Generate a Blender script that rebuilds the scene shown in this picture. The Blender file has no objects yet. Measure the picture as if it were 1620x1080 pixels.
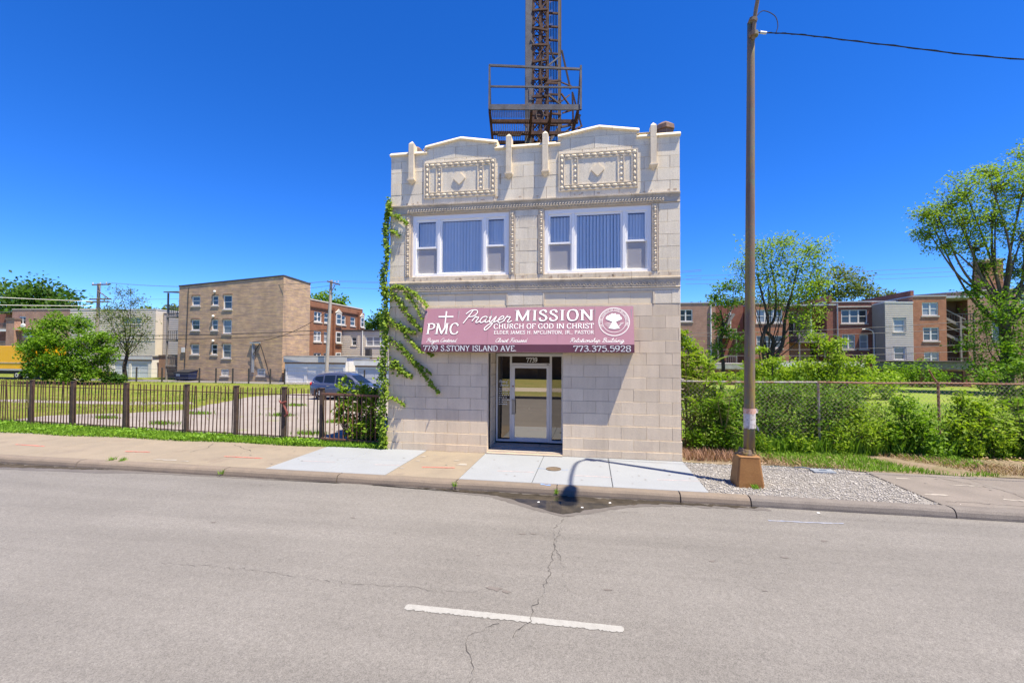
import bpy, math, random
import numpy as np
from mathutils import Vector, Matrix
random.seed(7); rng = np.random.default_rng(11)
R = math.radians
scene = bpy.context.scene
col = scene.collection

# ------------------------------------------------------------------ camera
cam_data = bpy.data.cameras.new('camera'); cam = bpy.data.objects.new('camera', cam_data)
col.objects.link(cam); scene.camera = cam
cam_data.sensor_width = 36.0; cam_data.lens = 16.0; cam_data.clip_start = 0.05; cam_data.clip_end = 3000
YAW, PITCH, ROLL = R(9.8), R(1.51), R(0.29)
fwd = Vector((-math.sin(YAW)*math.cos(PITCH), math.cos(YAW)*math.cos(PITCH), math.sin(PITCH)))
rt = Vector((math.cos(YAW), math.sin(YAW), 0)); up = rt.cross(fwd)
r2 = rt*math.cos(ROLL)+up*math.sin(ROLL); u2 = -rt*math.sin(ROLL)+up*math.cos(ROLL)
m = Matrix((r2, u2, -fwd)).transposed().to_4x4(); m.translation = Vector((0, -11.7, 2.6))
cam.matrix_world = m
# ------------------------------------------------------------------ sky, sun, exposure
SUN = Vector((0.354, -0.165, 1.0)).normalized()          # towards the sun
world = bpy.data.worlds.new('World'); scene.world = world; world.use_nodes = True
wn = world.node_tree.nodes; wl = world.node_tree.links
sky = wn.new('ShaderNodeTexSky'); sky.sky_type = 'NISHITA'; sky.sun_disc = False
sky.sun_elevation = math.asin(SUN.z); sky.sun_rotation = math.atan2(SUN.x, SUN.y)
sky.altitude = 3200; sky.air_density = 1.0; sky.dust_density = 0.0; sky.ozone_density = 8.0
bg = wn['Background']; bg.inputs[1].default_value = 0.075
hs = wn.new('ShaderNodeHueSaturation'); hs.inputs['Saturation'].default_value = 1.235; hs.inputs['Hue'].default_value = .5125; hs.inputs['Value'].default_value = 1.0
wl.new(sky.outputs[0], hs.inputs['Color']); wl.new(hs.outputs[0], bg.inputs[0])
sd = bpy.data.lights.new('sun', 'SUN'); sd.energy = 2.7; sd.angle = R(0.53); sd.color = (1.0, 0.9, 0.72)
sun = bpy.data.objects.new('sun', sd); col.objects.link(sun)
sun.rotation_euler = SUN.to_track_quat('Z', 'Y').to_euler(); sun.location = (20, -20, 60)
scene.view_settings.view_transform = 'Standard'; scene.view_settings.look = 'None'
scene.view_settings.exposure = 1.85; scene.view_settings.gamma = 1.0
scene.render.engine = 'CYCLES'

# ------------------------------------------------------------------ material helpers
def newmat(name):
    mt = bpy.data.materials.new(name); mt.use_nodes = True
    nt = mt.node_tree; b = nt.nodes['Principled BSDF']
    return mt, nt, b
def N(nt, t, **kw):
    n = nt.nodes.new(t)
    for k, v in kw.items(): setattr(n, k, v)
    return n
def c4(c): return (c[0], c[1], c[2], 1.0)
def noise(nt, pos, scale, detail=4, rough=.55):
    n = N(nt, 'ShaderNodeTexNoise'); n.inputs['Scale'].default_value = scale
    n.inputs['Detail'].default_value = detail; n.inputs['Roughness'].default_value = rough
    nt.links.new(pos, n.inputs['Vector']); return n.outputs['Fac']
def ramp(nt, fac, a, b, c1=(0,0,0), c2=(1,1,1)):
    r = N(nt, 'ShaderNodeValToRGB'); e = r.color_ramp.elements
    e[0].position = a; e[1].position = b; e[0].color = c4(c1); e[1].color = c4(c2)
    nt.links.new(fac, r.inputs[0]); return r.outputs[0]
def mixc(nt, fac, a, b, mode='MIX'):
    n = N(nt, 'ShaderNodeMix', data_type='RGBA', blend_type=mode)
    for s, v in ((0, fac), (6, a), (7, b)):
        if isinstance(v, (float, int)): n.inputs[s].default_value = v
        elif isinstance(v, tuple): n.inputs[s].default_value = c4(v)
        else: nt.links.new(v, n.inputs[s])
    return n.outputs[2]
def math_(nt, op, a, b=0.0, c=None):
    n = N(nt, 'ShaderNodeMath', operation=op)
    for s, v in enumerate((a, b, c)):
        if v is None: continue
        if isinstance(v, (float, int)): n.inputs[s].default_value = v
        else: nt.links.new(v, n.inputs[s])
    return n.outputs[0]
def worldpos(nt): return N(nt, 'ShaderNodeNewGeometry').outputs['Position']
def bumpit(nt, b, h, strength, dist=.01):
    n = N(nt, 'ShaderNodeBump'); n.inputs['Strength'].default_value = strength
    n.inputs['Distance'].default_value = dist
    nt.links.new(h, n.inputs['Height']); nt.links.new(n.outputs[0], b.inputs['Normal'])
MAT = {}
def mk(name, c, c2=None, scale=2.0, rough=.8, fine=0, fscale=60, bump=0, bscale=80, rnd=0, metal=0, stain=None, sscale=.8, slo=.55, shi=.75, spec=.3, dist=.01, streak=0):
    """colour c drifting to c2 by noise, fine speckle, per-object variation, blotchy stain"""
    if name in MAT: return MAT[name]
    mt, nt, b = newmat(name); pos = worldpos(nt); out = None
    if c2: out = mixc(nt, ramp(nt, noise(nt, pos, scale), .35, .65), c, c2)
    else:
        rgb = N(nt, 'ShaderNodeRGB'); rgb.outputs[0].default_value = c4(c); out = rgb.outputs[0]
    if stain:
        out = mixc(nt, ramp(nt, noise(nt, pos, sscale, 6, .65), slo, shi), out, stain)
    if streak:
        sm = N(nt, 'ShaderNodeMapping'); sm.inputs['Scale'].default_value = (5,5,.55); nt.links.new(pos, sm.inputs['Vector'])
        out = mixc(nt, 1.0, out, ramp(nt, noise(nt, sm.outputs[0], 1.0, 6, .7), .42, .75, (1.04,)*3, (1-streak,1-streak*1.1,1-streak*1.25)), 'MULTIPLY')
    if fine:
        f = ramp(nt, noise(nt, pos, fscale, 3, .7), .3, .7, (1-fine,)*3, (1+fine*.6,)*3)
        out = mixc(nt, 1.0, out, f, 'MULTIPLY')
    if rnd:
        oi = N(nt, 'ShaderNodeObjectInfo'); f = math_(nt, 'MULTIPLY_ADD', oi.outputs['Random'], 2*rnd, 1-rnd)
        cb = N(nt, 'ShaderNodeCombineXYZ')
        for i in range(3): nt.links.new(f, cb.inputs[i])
        out = mixc(nt, 1.0, out, cb.outputs[0], 'MULTIPLY')
    nt.links.new(out, b.inputs['Base Color'])
    b.inputs['Roughness'].default_value = rough; b.inputs['Metallic'].default_value = metal
    b.inputs['Specular IOR Level'].default_value = spec
    if bump: bumpit(nt, b, noise(nt, pos, bscale, 5, .6), bump, dist)
    MAT[name] = mt; return mt
def brickmat(name, c1, c2, mortar, bw=.21, bh=.07, band=None, stain=None):
    if name in MAT: return MAT[name]
    mt, nt, b = newmat(name); g = N(nt, 'ShaderNodeNewGeometry')
    sp = N(nt, 'ShaderNodeSeparateXYZ'); nt.links.new(g.outputs['Position'], sp.inputs[0])
    sn = N(nt, 'ShaderNodeSeparateXYZ'); nt.links.new(g.outputs['True Normal'], sn.inputs[0])
    side = math_(nt, 'GREATER_THAN', math_(nt, 'ABSOLUTE', sn.outputs[0]), .5)
    mx = N(nt, 'ShaderNodeMix', data_type='FLOAT')
    nt.links.new(side, mx.inputs[0]); nt.links.new(sp.outputs[0], mx.inputs[2]); nt.links.new(sp.outputs[1], mx.inputs[3])
    cb = N(nt, 'ShaderNodeCombineXYZ'); nt.links.new(mx.outputs[0], cb.inputs[0]); nt.links.new(sp.outputs[2], cb.inputs[1])
    br = N(nt, 'ShaderNodeTexBrick'); br.inputs['Scale'].default_value = 1.0
    br.inputs['Brick Width'].default_value = bw; br.inputs['Row Height'].default_value = bh
    br.inputs['Mortar Size'].default_value = .006; br.inputs['Bias'].default_value = 0
    br.inputs['Color1'].default_value = c4(c1); br.inputs['Color2'].default_value = c4(c2); br.inputs['Mortar'].default_value = c4(mortar)
    nt.links.new(cb.outputs[0], br.inputs['Vector']); out = br.outputs['Color']
    if band:
        sc = N(nt, 'ShaderNodeMapping'); sc.inputs['Scale'].default_value = (.5, 4.2, 1)
        nt.links.new(cb.outputs[0], sc.inputs['Vector'])
        out = mixc(nt, ramp(nt, noise(nt, sc.outputs[0], 1.6, 5, .7), .4, .58), out, band)
        s2 = N(nt, 'ShaderNodeMapping'); s2.inputs['Scale'].default_value = (.6, 6, 1); s2.inputs['Location'].default_value = (7, 3, 0); nt.links.new(cb.outputs[0], s2.inputs['Vector'])
        out = mixc(nt, ramp(nt, noise(nt, s2.outputs[0], 1.6, 5, .75), .55, .66), out, (.62,.46,.2))
    out = mixc(nt, 1.0, out, ramp(nt, noise(nt, g.outputs['Position'], 1.3, 6, .7), .25, .75, (.72,)*3, (1.2,)*3), 'MULTIPLY')
    if stain: out = mixc(nt, ramp(nt, noise(nt, g.outputs['Position'], .5, 6, .7), .55, .72), out, stain)
    nt.links.new(out, b.inputs['Base Color']); b.inputs['Roughness'].default_value = .9; b.inputs['Specular IOR Level'].default_value = .15
    bumpit(nt, b, br.outputs['Fac'], -.5, .01)
    MAT[name] = mt; return mt
def leafmat(name, c1, c2, trans=.45, dead=None):
    if name in MAT: return MAT[name]
    mt, nt, b = newmat(name); nt.nodes.remove(b); g = N(nt, 'ShaderNodeNewGeometry')
    c = mixc(nt, g.outputs['Random Per Island'], c1, c2)
    if dead:
        c = mixc(nt, ramp(nt, noise(nt, g.outputs['Position'], 1.2, 3), .56, .7), c, dead)
    d = N(nt, 'ShaderNodeBsdfPrincipled'); d.inputs['Roughness'].default_value = .55; d.inputs['Specular IOR Level'].default_value = .25
    t = N(nt, 'ShaderNodeBsdfTranslucent'); mx = N(nt, 'ShaderNodeMixShader'); mx.inputs[0].default_value = trans
    nt.links.new(c, d.inputs['Base Color'])
    tc = mixc(nt, 1.0, c, (1.25, 1.3, .6), 'MULTIPLY'); nt.links.new(tc, t.inputs['Color'])
    nt.links.new(d.outputs[0], mx.inputs[1]); nt.links.new(t.outputs[0], mx.inputs[2])
    nt.links.new(mx.outputs[0], nt.nodes['Material Output'].inputs[0])
    MAT[name] = mt; return mt
def glassmat(name, tint=(1,1,1), refl=.25, through=(1,1,1), rough=.0):
    """thin pane: part mirror, part see-through"""
    if name in MAT: return MAT[name]
    mt, nt, b = newmat(name); nt.nodes.remove(b)
    g = N(nt, 'ShaderNodeBsdfGlossy'); g.inputs['Color'].default_value = c4(tint); g.inputs['Roughness'].default_value = rough
    t = N(nt, 'ShaderNodeBsdfTransparent'); t.inputs['Color'].default_value = c4(through)
    lw = N(nt, 'ShaderNodeLayerWeight'); lw.inputs['Blend'].default_value = .25
    f = math_(nt, 'ADD', math_(nt, 'MULTIPLY', lw.outputs['Fresnel'], .9), refl)
    f = math_(nt, 'MINIMUM', f, 1.0)
    mx = N(nt, 'ShaderNodeMixShader'); nt.links.new(f, mx.inputs[0])
    nt.links.new(t.outputs[0], mx.inputs[1]); nt.links.new(g.outputs[0], mx.inputs[2])
    nt.links.new(mx.outputs[0], nt.nodes['Material Output'].inputs[0])
    MAT[name] = mt; return mt

# ------------------------------------------------------------------ mesh helpers
class MB:
    def __init__(s): s.v = []; s.f = []
    def add(s, vs, fs):
        o = len(s.v); s.v += [tuple(p) for p in vs]; s.f += [tuple(i+o for i in f) for f in fs]; return s
    def box(s, x0, x1, y0, y1, z0, z1):
        return s.add([(x0,y0,z0),(x1,y0,z0),(x1,y1,z0),(x0,y1,z0),(x0,y0,z1),(x1,y0,z1),(x1,y1,z1),(x0,y1,z1)],
                     [(0,3,2,1),(4,5,6,7),(0,1,5,4),(1,2,6,5),(2,3,7,6),(3,0,4,7)])
    def bar(s, a, b, w, h=None):
        """square bar from a to b"""
        h = h or w; a = Vector(a); b = Vector(b); d = (b-a).normalized()
        ref = Vector((0,0,1)) if abs(d.z) < .9 else Vector((0,1,0))
        u = d.cross(ref).normalized()*w/2; v = u.cross(d).normalized()*h/2
        return s.add([a-u-v,a+u-v,a+u+v,a-u+v,b-u-v,b+u-v,b+u+v,b-u+v],
                     [(0,1,2,3),(7,6,5,4),(0,4,5,1),(1,5,6,2),(2,6,7,3),(3,7,4,0)])
    def tube(s, pts, rad, n=8, cap=True):
        pts = [Vector(p) for p in pts]; k = len(pts)
        if not hasattr(rad, '__len__'): rad = [rad]*k
        o = len(s.v); prev = None
        for i, p in enumerate(pts):
            d = (pts[min(i+1,k-1)]-pts[max(i-1,0)])
            d = d.normalized() if d.length > 1e-9 else Vector((0,0,1))
            if prev is None:
                ref = Vector((1,0,0)) if abs(d.x) < .8 else Vector((0,1,0)); u = d.cross(ref).normalized()
            else:
                u = (prev-d*prev.dot(d)); u = u.normalized() if u.length > 1e-6 else d.orthogonal().normalized()
            prev = u; w = d.cross(u)
            for j in range(n):
                a = 2*math.pi*j/n; s.v.append(tuple(p+(u*math.cos(a)+w*math.sin(a))*rad[i]))
        for i in range(k-1):
            for j in range(n):
                a = o+i*n+j; b = o+i*n+(j+1)%n; s.f.append((a, b, b+n, a+n))
        if cap:
            s.f.append(tuple(o+n-1-j for j in range(n))); s.f.append(tuple(o+(k-1)*n+j for j in range(n)))
        return s
    def prism(s, poly, y0, y1):
        """polygon in (x,z) extruded in y"""
        n = len(poly)
        s.add([(x,y0,z) for x,z in poly]+[(x,y1,z) for x,z in poly],
              [tuple(range(n)), tuple(range(2*n-1,n-1,-1))]+[(i, n+i, n+(i+1)%n, (i+1)%n) for i in range(n)])
        return s
    def xprism(s, poly, x0, x1):
        """polygon in (y,z) extruded in x"""
        n = len(poly)
        s.add([(x0,y,z) for y,z in poly]+[(x1,y,z) for y,z in poly],
              [tuple(range(n-1,-1,-1)), tuple(range(n,2*n))]+[(i, (i+1)%n, n+(i+1)%n, n+i) for i in range(n)])
        return s
    def zprism(s, poly, z0, z1):
        n = len(poly)
        s.add([(x,y,z0) for x,y in poly]+[(x,y,z1) for x,y in poly],
              [tuple(range(n-1,-1,-1)), tuple(range(n,2*n))]+[(i, (i+1)%n, n+(i+1)%n, n+i) for i in range(n)])
        return s
    def ball(s, c, r, n=8, k=5, sx=1, sy=1, sz=1):
        o = len(s.v)
        for i in range(k+1):
            t = math.pi*i/k
            for j in range(n):
                a = 2*math.pi*j/n
                s.v.append((c[0]+r*sx*math.sin(t)*math.cos(a), c[1]+r*sy*math.sin(t)*math.sin(a), c[2]+r*sz*math.cos(t)))
        for i in range(k):
            for j in range(n):
                a = o+i*n+j; b = o+i*n+(j+1)%n; s.f.append((a+n, b+n, b, a))
        return s
    def sheet(s, poly, z):
        return s.add([(x,y,z) for x,y in poly], [tuple(range(len(poly)))])
    def mesh(s, name):
        me = bpy.data.meshes.new(name); me.from_pydata(s.v, [], s.f); me.update(); return me
    def build(s, name, mat, parent=None, smooth=False, bevel=0, kind=None):
        me = s.mesh(name); return link(name, me, mat, parent, smooth, bevel, kind)
def setmat(me, mat):
    if mat and not me.materials: me.materials.append(mat)
def link(name, me, mat, parent=None, smooth=False, bevel=0, kind=None):
    """geometry in world coordinates, kept in place when parented"""
    setmat(me, mat); o = bpy.data.objects.new(name, me); col.objects.link(o)
    if smooth:
        me.polygons.foreach_set('use_smooth', [True]*len(me.polygons))
    if parent: adopt(o, parent)
    if bevel:
        md = o.modifiers.new('bevel', 'BEVEL'); md.width = bevel; md.segments = 2; md.limit_method = 'ANGLE'; md.angle_limit = R(40)
    if kind: o['kind'] = kind
    return o
WM = {}
def wm(o):
    if o.name in WM: return WM[o.name]
    loc = Matrix.LocRotScale(o.location, o.rotation_euler, o.scale)
    return (wm(o.parent) @ o.matrix_parent_inverse @ loc) if o.parent else loc
def adopt(o, parent):
    o.parent = parent; o.matrix_parent_inverse = wm(parent).inverted()
def tag(o, label=None, cat=None, group=None, kind=None):
    if label: o['label'] = label
    if cat: o['category'] = cat
    if group: o['group'] = group
    if kind: o['kind'] = kind
    return o
def thing(name, label, cat, loc=(0,0,0), group=None, rz=0, sc=1):
    o = bpy.data.objects.new(name, None); o.empty_display_size = .2
    col.objects.link(o); o.location = loc; o.rotation_euler = (0,0,rz); o.scale = (sc,)*3
    return tag(o, label, cat, group)
def place(name, me, mat, parent, loc, rz=0):
    """shared mesh at a world place"""
    setmat(me, mat); o = bpy.data.objects.new(name, me); col.objects.link(o)
    o.location = loc; o.rotation_euler = (0,0,rz); adopt(o, parent); return o
def struct(name, mb, mat, **k):
    return tag(mb.build(name, mat, **k), kind='structure')
def npmesh(name, V, F):
    """V (n,3), F (m,4)"""
    me = bpy.data.meshes.new(name); V = np.asarray(V, np.float32); F = np.asarray(F, np.int32); k = F.shape[1]
    me.vertices.add(len(V)); me.vertices.foreach_set('co', V.ravel())
    me.loops.add(F.size); me.loops.foreach_set('vertex_index', F.ravel())
    me.polygons.add(len(F)); me.polygons.foreach_set('loop_start', np.arange(0, F.size, k, dtype=np.int32))
    me.update(calc_edges=True); me.validate(); return me
def unit(a): return a/np.maximum(np.linalg.norm(a, axis=1, keepdims=True), 1e-9)
def leaves(P, size, aspect=.5, up=.5, out=None, droop=0):
    """rhombic leaves, folded along the rib, at points P -> V,F"""
    n = len(P); P = np.asarray(P, float)
    nr = rng.normal(size=(n,3)); nr[:,2] = np.abs(nr[:,2])+up
    if out is not None: nr += out
    nr = unit(nr); d = rng.normal(size=(n,3)); d[:,2] -= droop
    d = unit(d-nr*np.sum(d*nr, axis=1, keepdims=True)); s = np.cross(nr, d)
    L = (size*(.65+.7*rng.random(n)))[:,None]
    a = P-d*L*.5; c = P+d*L*.5; b = P+s*L*aspect*.5-d*L*.08+nr*L*.08; e = P-s*L*aspect*.5-d*L*.08+nr*L*.08
    V = np.stack([a,b,c,e], 1).reshape(-1,3); F = np.arange(4*n).reshape(n,4); return V, F
def joinVF(lst):
    Vs, Fs, o = [], [], 0
    for V, F in lst: Vs.append(V); Fs.append(F+o); o += len(V)
    return np.concatenate(Vs), np.concatenate(Fs)
def catmull(pts, k=5):
    P = [np.array(p, float) for p in pts]; P = [2*P[0]-P[1]]+P+[2*P[-1]-P[-2]]; out = []
    for i in range(1, len(P)-2):
        for j in range(k):
            t = j/k; a, b, c, d = P[i-1:i+3]
            out.append(.5*(2*b+(c-a)*t+(2*a-5*b+4*c-d)*t*t+(-a+3*b-3*c+d)*t**3))
    out.append(P[-2]); return out

# ================================================================== THE SETTING
# ---- road
def asphalt():
    mt, nt, b = newmat('asphalt'); pos = worldpos(nt)
    base = mixc(nt, ramp(nt, noise(nt, pos, .35, 6, .6), .3, .7), (0.168,0.158,0.147), (0.198,0.187,0.175))
    st = N(nt, 'ShaderNodeMapping'); st.inputs['Scale'].default_value = (.07, 1.1, 1); nt.links.new(pos, st.inputs['Vector'])
    base = mixc(nt, ramp(nt, noise(nt, st.outputs[0], 1.4, 5, .6), .35, .75, (.86,)*3, (1.1,)*3), base, (1,1,1), 'MULTIPLY') if False else mixc(nt, 1.0, base, ramp(nt, noise(nt, st.outputs[0], 1.4, 5, .6), .3, .75, (.84,)*3, (1.1,)*3), 'MULTIPLY')
    vo = N(nt, 'ShaderNodeTexVoronoi'); vo.inputs['Scale'].default_value = 130; nt.links.new(pos, vo.inputs['Vector'])
    base = mixc(nt, 1.0, base, ramp(nt, vo.outputs['Color'], .15, .85, (.78,)*3, (1.3,)*3), 'MULTIPLY')
    base = mixc(nt, 1.0, base, ramp(nt, noise(nt, pos, 22, 4, .75), .3, .7, (.84,)*3, (1.12,)*3), 'MULTIPLY')
    base = mixc(nt, ramp(nt, noise(nt, pos, 1.1, 7, .7), .68, .78), base, (0.091,0.083,0.079))
    nt.links.new(base, b.inputs['Base Color']); b.inputs['Roughness'].default_value = .85; b.inputs['Specular IOR Level'].default_value = .25
    bumpit(nt, b, noise(nt, pos, 160, 3, .7), .5, .006)
    return mt
ASPH = asphalt()
road = struct('road', MB().sheet([(-800,-13.9),(800,-13.9),(800,-2.74),(-800,-2.74)], -.15), ASPH)
crackmat = mk('crack', (.075,.068,.064), rough=.95)
def ribbon2d(pts, w, z, jit=0):
    mb = MB(); P = [np.array(p, float) for p in pts]; L = []; Rr = []
    for i, p in enumerate(P):
        d = P[min(i+1,len(P)-1)]-P[max(i-1,0)]; d = d/max(np.linalg.norm(d),1e-6); nrm = np.array((-d[1],d[0]))
        ww = w*(1+jit*(random.random()-.5)*2)/2
        L.append((*(p+nrm*ww), z)); Rr.append((*(p-nrm*ww), z))
    n = len(P); mb.add(L+Rr, [(i, n+i, n+i+1, i+1) for i in range(n-1)]); return mb
def rough_line(pts, step=.06, amp=.02):
    out = []
    for a, b in zip(pts[:-1], pts[1:]):
        a = np.array(a); b = np.array(b); k = max(2, int(np.linalg.norm(b-a)/step))
        for i in range(k): out.append(a+(b-a)*i/k+np.array((random.gauss(0,amp), random.gauss(0,amp))))
    out.append(np.array(pts[-1])); return out
CR = [[(-0.43,-3.98),(-0.57,-4.51),(-0.51,-5.03),(-0.42,-5.43),(-0.31,-5.86),(-0.34,-6.03),(-0.26,-6.32)],
      [(-0.46,-4.3),(-.5,-5.0),(-0.53,-5.55),(-0.51,-5.90),(-0.53,-6.29),(-0.60,-6.74),(-0.62,-7.01),(-0.74,-7.28)],
      [(-0.92,-7.07),(-1.20,-7.38),(-1.10,-7.60),(-1.02,-7.75),(-0.99,-7.94),(-1.05,-8.6),(-.95,-9.4)],
      [(-2.9,-6.6),(-2.16,-6.56),(-1.69,-6.58),(-1.24,-6.54)], [(0.82,-3.44),(0.01,-3.66),(-0.46,-3.93)],
      [(-2.9,-6.6),(-4.2,-6.52),(-5.5,-6.56)], [(3.2,-2.95),(4.2,-3.15),(6.5,-3.1),(9,-3.2)], [(-6.2,-3.0),(-6.6,-3.25),(-7.4,-3.2)]]
for i, c in enumerate(CR):
    ribbon2d(rough_line(c, .05, .016), (.0045,.005,.005,.003,.005,.003,.003,.004)[i], -.1455 if i != 1 else -.1435, .9).build('crack', crackmat, road)
paint = mk('road_paint', (0.348,0.343,0.326), (0.309,0.303,0.286), 14, .7, fine=.2, fscale=90, stain=(0.193,0.182,0.176), sscale=9, slo=.63, shi=.7)
mb = MB(); n = 130; top = []; bot = []
for i in range(n+1):
    x = -1.98+2.31*i/n; e = .0 if 0 < i < n else .03
    top.append((x, -6.905-e+random.uniform(-.004,.004), -.1445)); bot.append((x, -7.005+e+random.uniform(-.02,.012), -.1445))
mb.add(top+bot, [(i, n+1+i, n+2+i, i+1) for i in range(n)])
tag(mb.build('lane_dash', paint, road))
# further dashes of the same lane line
for k in (-4,-3,-2,-1,1,2,3,4):
    MB().box(-1.98+k*12.2, .33+k*12.2, -7.0, -6.905, -.148, -.1445).build('lane_dash', paint, road)
bluep = mk('blue_marking_paint', (.12,.22,.5), (.25,.35,.55), 20, .8)
redp = mk('red_marking_paint', (.62,.1,.09), (.7,.25,.2), 25, .8)
redfaint = mk('faint_marking_paint', (.45,.33,.34), (.6,.5,.48), 25, .8)
ribbon2d(rough_line([(2.91,-3.45),(3.6,-3.42),(4.08,-3.37)], .05, .006), .035, -.1448, .6).build('blue_mark', mk('faded_blue_paint', (.24,.28,.4), (.3,.3,.33), 16, .9), road)
tar = mk('tar_spot', (.14,.125,.115), (.17,.15,.14), 12, .9)
for (x, y, w) in ((-1.02,-4.75,.06),(-.86,-4.72,.05),(-1.1,-6.42,.1),(-.95,-6.45,.06),(1.6,-5.2,.05),(2.6,-4.9,.05),(-1.5,-5.6,.03),(.2,-6.2,.05),(-3.9,-4.6,.05),(3.4,-4.2,.06),(-6,-5.2,.05),(2.0,-5.9,.04)):
    P = [(x+w*math.cos(t)*random.uniform(.5,1.3), y+w*.5*math.sin(t)*random.uniform(.4,1.3)) for t in np.linspace(0,2*math.pi,12)[:-1]]
    MB().sheet(P, -.1452).build('tar_spot', tar, road)
# gutter: wet dark strip and puddle
wet = mk('wet_asphalt', (.085,.075,.066), (.12,.105,.09), 3, .35, fine=.3, fscale=60, spec=.5)
def blob(pts, amp=.02, step=.08): return [tuple(p) for p in rough_line(pts+[pts[0]], step, amp)[:-1]]
def gsheet(name, pts, z, mat, parent, amp=.02):
    P = blob(pts, amp); cx = sum(p[0] for p in P)/len(P)
    return MB().sheet(P, z).build(name, mat, parent)
gsheet('damp_patch', [(-4.6,-2.79),(-3,-2.92),(-1.95,-3.08),(-1.4,-3.38),(-.9,-3.7),(-.45,-3.92),(.05,-3.62),(.7,-3.2),(1.5,-2.99),(3.2,-2.93),(3.1,-2.79)], -.1462, mk('damp_asphalt', (.125,.113,.105), (.15,.136,.128), 2, .7, fine=.25, fscale=60), road)
gsheet('damp_patch', [(-16,-2.79),(-16,-3.25),(-13,-3.2),(-12,-3.12),(-11,-3.08),(-10,-2.9),(-8.4,-2.86),(-6,-2.84),(-5.2,-2.79)], -.1462, mk('damp_asphalt', (0,0,0)), road, .012)
def watermat():
    mt, nt, b = newmat('puddle_water'); pos = worldpos(nt)
    c = mixc(nt, ramp(nt, noise(nt, pos, 5, 5), .35, .7), (.03,.026,.02), (.075,.062,.046))
    nt.links.new(c, b.inputs['Base Color']); b.inputs['Roughness'].default_value = .04; b.inputs['IOR'].default_value = 1.33
    bumpit(nt, b, noise(nt, pos, 7, 2), .02, .01); return mt
pud = gsheet('puddle', [(-3.6,-2.79),(-2.9,-2.86),(-2.1,-2.92),(-1.6,-3.08),(-1.15,-3.4),(-.7,-3.68),(-.45,-3.78),(-.05,-3.5),(.45,-3.18),(.95,-2.97),(1.9,-2.9),(2.9,-2.87),(3.0,-2.79)], -.1425, watermat(), None)
tag(pud, kind='structure')
pud2 = gsheet('puddle', [(-15.6,-2.79),(-15.6,-3.12),(-13.9,-3.1),(-12.9,-2.98),(-12,-2.92),(-11,-2.79)], -.1425, MAT.get('x') or pud.data.materials[0], None); tag(pud2, kind='structure')
lit = mk('litter_white', (.7,.7,.7), rough=.8)
for (x, y) in [(-.95,-3.25),(.35,-3.05),(-.15,-3.4),(3.9,-2.92)]:
    q = MB(); r = .02
    q.add([(x-r,y-r*.7,-.14),(x+r*1.3,y-r,-.138),(x+r,y+r,-.132),(x-r*.8,y+r*1.2,-.139)], [(0,1,2,3)]); q.add([(x-r,y-r*.7,-.1402),(x+r*1.3,y-r,-.1382),(x+r,y+r,-.1322),(x-r*.8,y+r*1.2,-.1392)], [(3,2,1,0)])
    q.build('floating_scrap', lit, pud)

# ---- kerb
conc_old = mk('kerb_concrete_tan', (0.225,0.182,0.144), (0.193,0.158,0.128), 3, .9, fine=.25, fscale=70, bump=.5, bscale=90, stain=(.2,.17,.145), sscale=2.2, slo=.58, shi=.8, rnd=.06)
conc_grey = mk('kerb_concrete_grey', (0.203,0.182,0.166), (0.171,0.152,0.139), 3, .9, fine=.3, fscale=70, bump=.5, bscale=90, stain=(.2,.18,.165), sscale=2, slo=.58, shi=.8, rnd=.06)
bed = MB().box(-800,-60,-2.52,.05,-.3,-.004).box(60,800,-2.52,.05,-.3,-.004)
bed.box(-60,60,-2.52,.05,-.3,-.055)
sidewalk = struct('sidewalk', bed, mk('sidewalk_bedding', (.2,.17,.14), (.27,.23,.19), 4, .95, fine=.3))
KP = [(-2.525,-.3),(-2.525,-.002),(-2.66,.0),(-2.71,-.014),(-2.745,-.05),(-2.765,-.11),(-2.785,-.3)]
kx = [-60,-40,-27,-23,-19.5,-15.5,-12,-8.05,-5.3,-2.7,-.65,1.65,2.87,6.1,9.3,12.5,16,20,40,60]
curb = struct('curb', MB().xprism([(-2.53,-.3),(-2.53,-.03),(-2.7,-.04),(-2.74,-.14),(-2.74,-.3)], -800, 800), mk('kerb_core', (.12,.1,.09)))
for a, b in zip(kx[:-1], kx[1:]):
    g = .012; q = MB(); n = len(KP); steps = max(2, int((b-a)/.25)); rows = []
    for i in range(steps+1):
        x = a+g+(b-a-2*g)*i/steps; j = random.uniform(-.006,.006)
        rows.append([(x, y+(j if 1 < k < 6 else 0), z+(j*.6 if k in (2,3,4) else 0)) for k, (y, z) in enumerate(KP)])
    vs = sum(rows, []); fs = []
    for i in range(steps):
        for k in range(n-1): fs.append((i*n+k, i*n+k+1, (i+1)*n+k+1, (i+1)*n+k))
    fs += [tuple(range(n-1,-1,-1)), tuple(steps*n+k for k in range(n))]
    q.add(vs, fs).build('curb_stone', conc_old if a < 2.8 else conc_grey, curb)
q = ribbon2d(rough_line([(-.98,-2.6),(-.78,-2.63)], .04, .012), .07, .0045, .6); q.build('blue_mark', bluep, curb)
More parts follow.
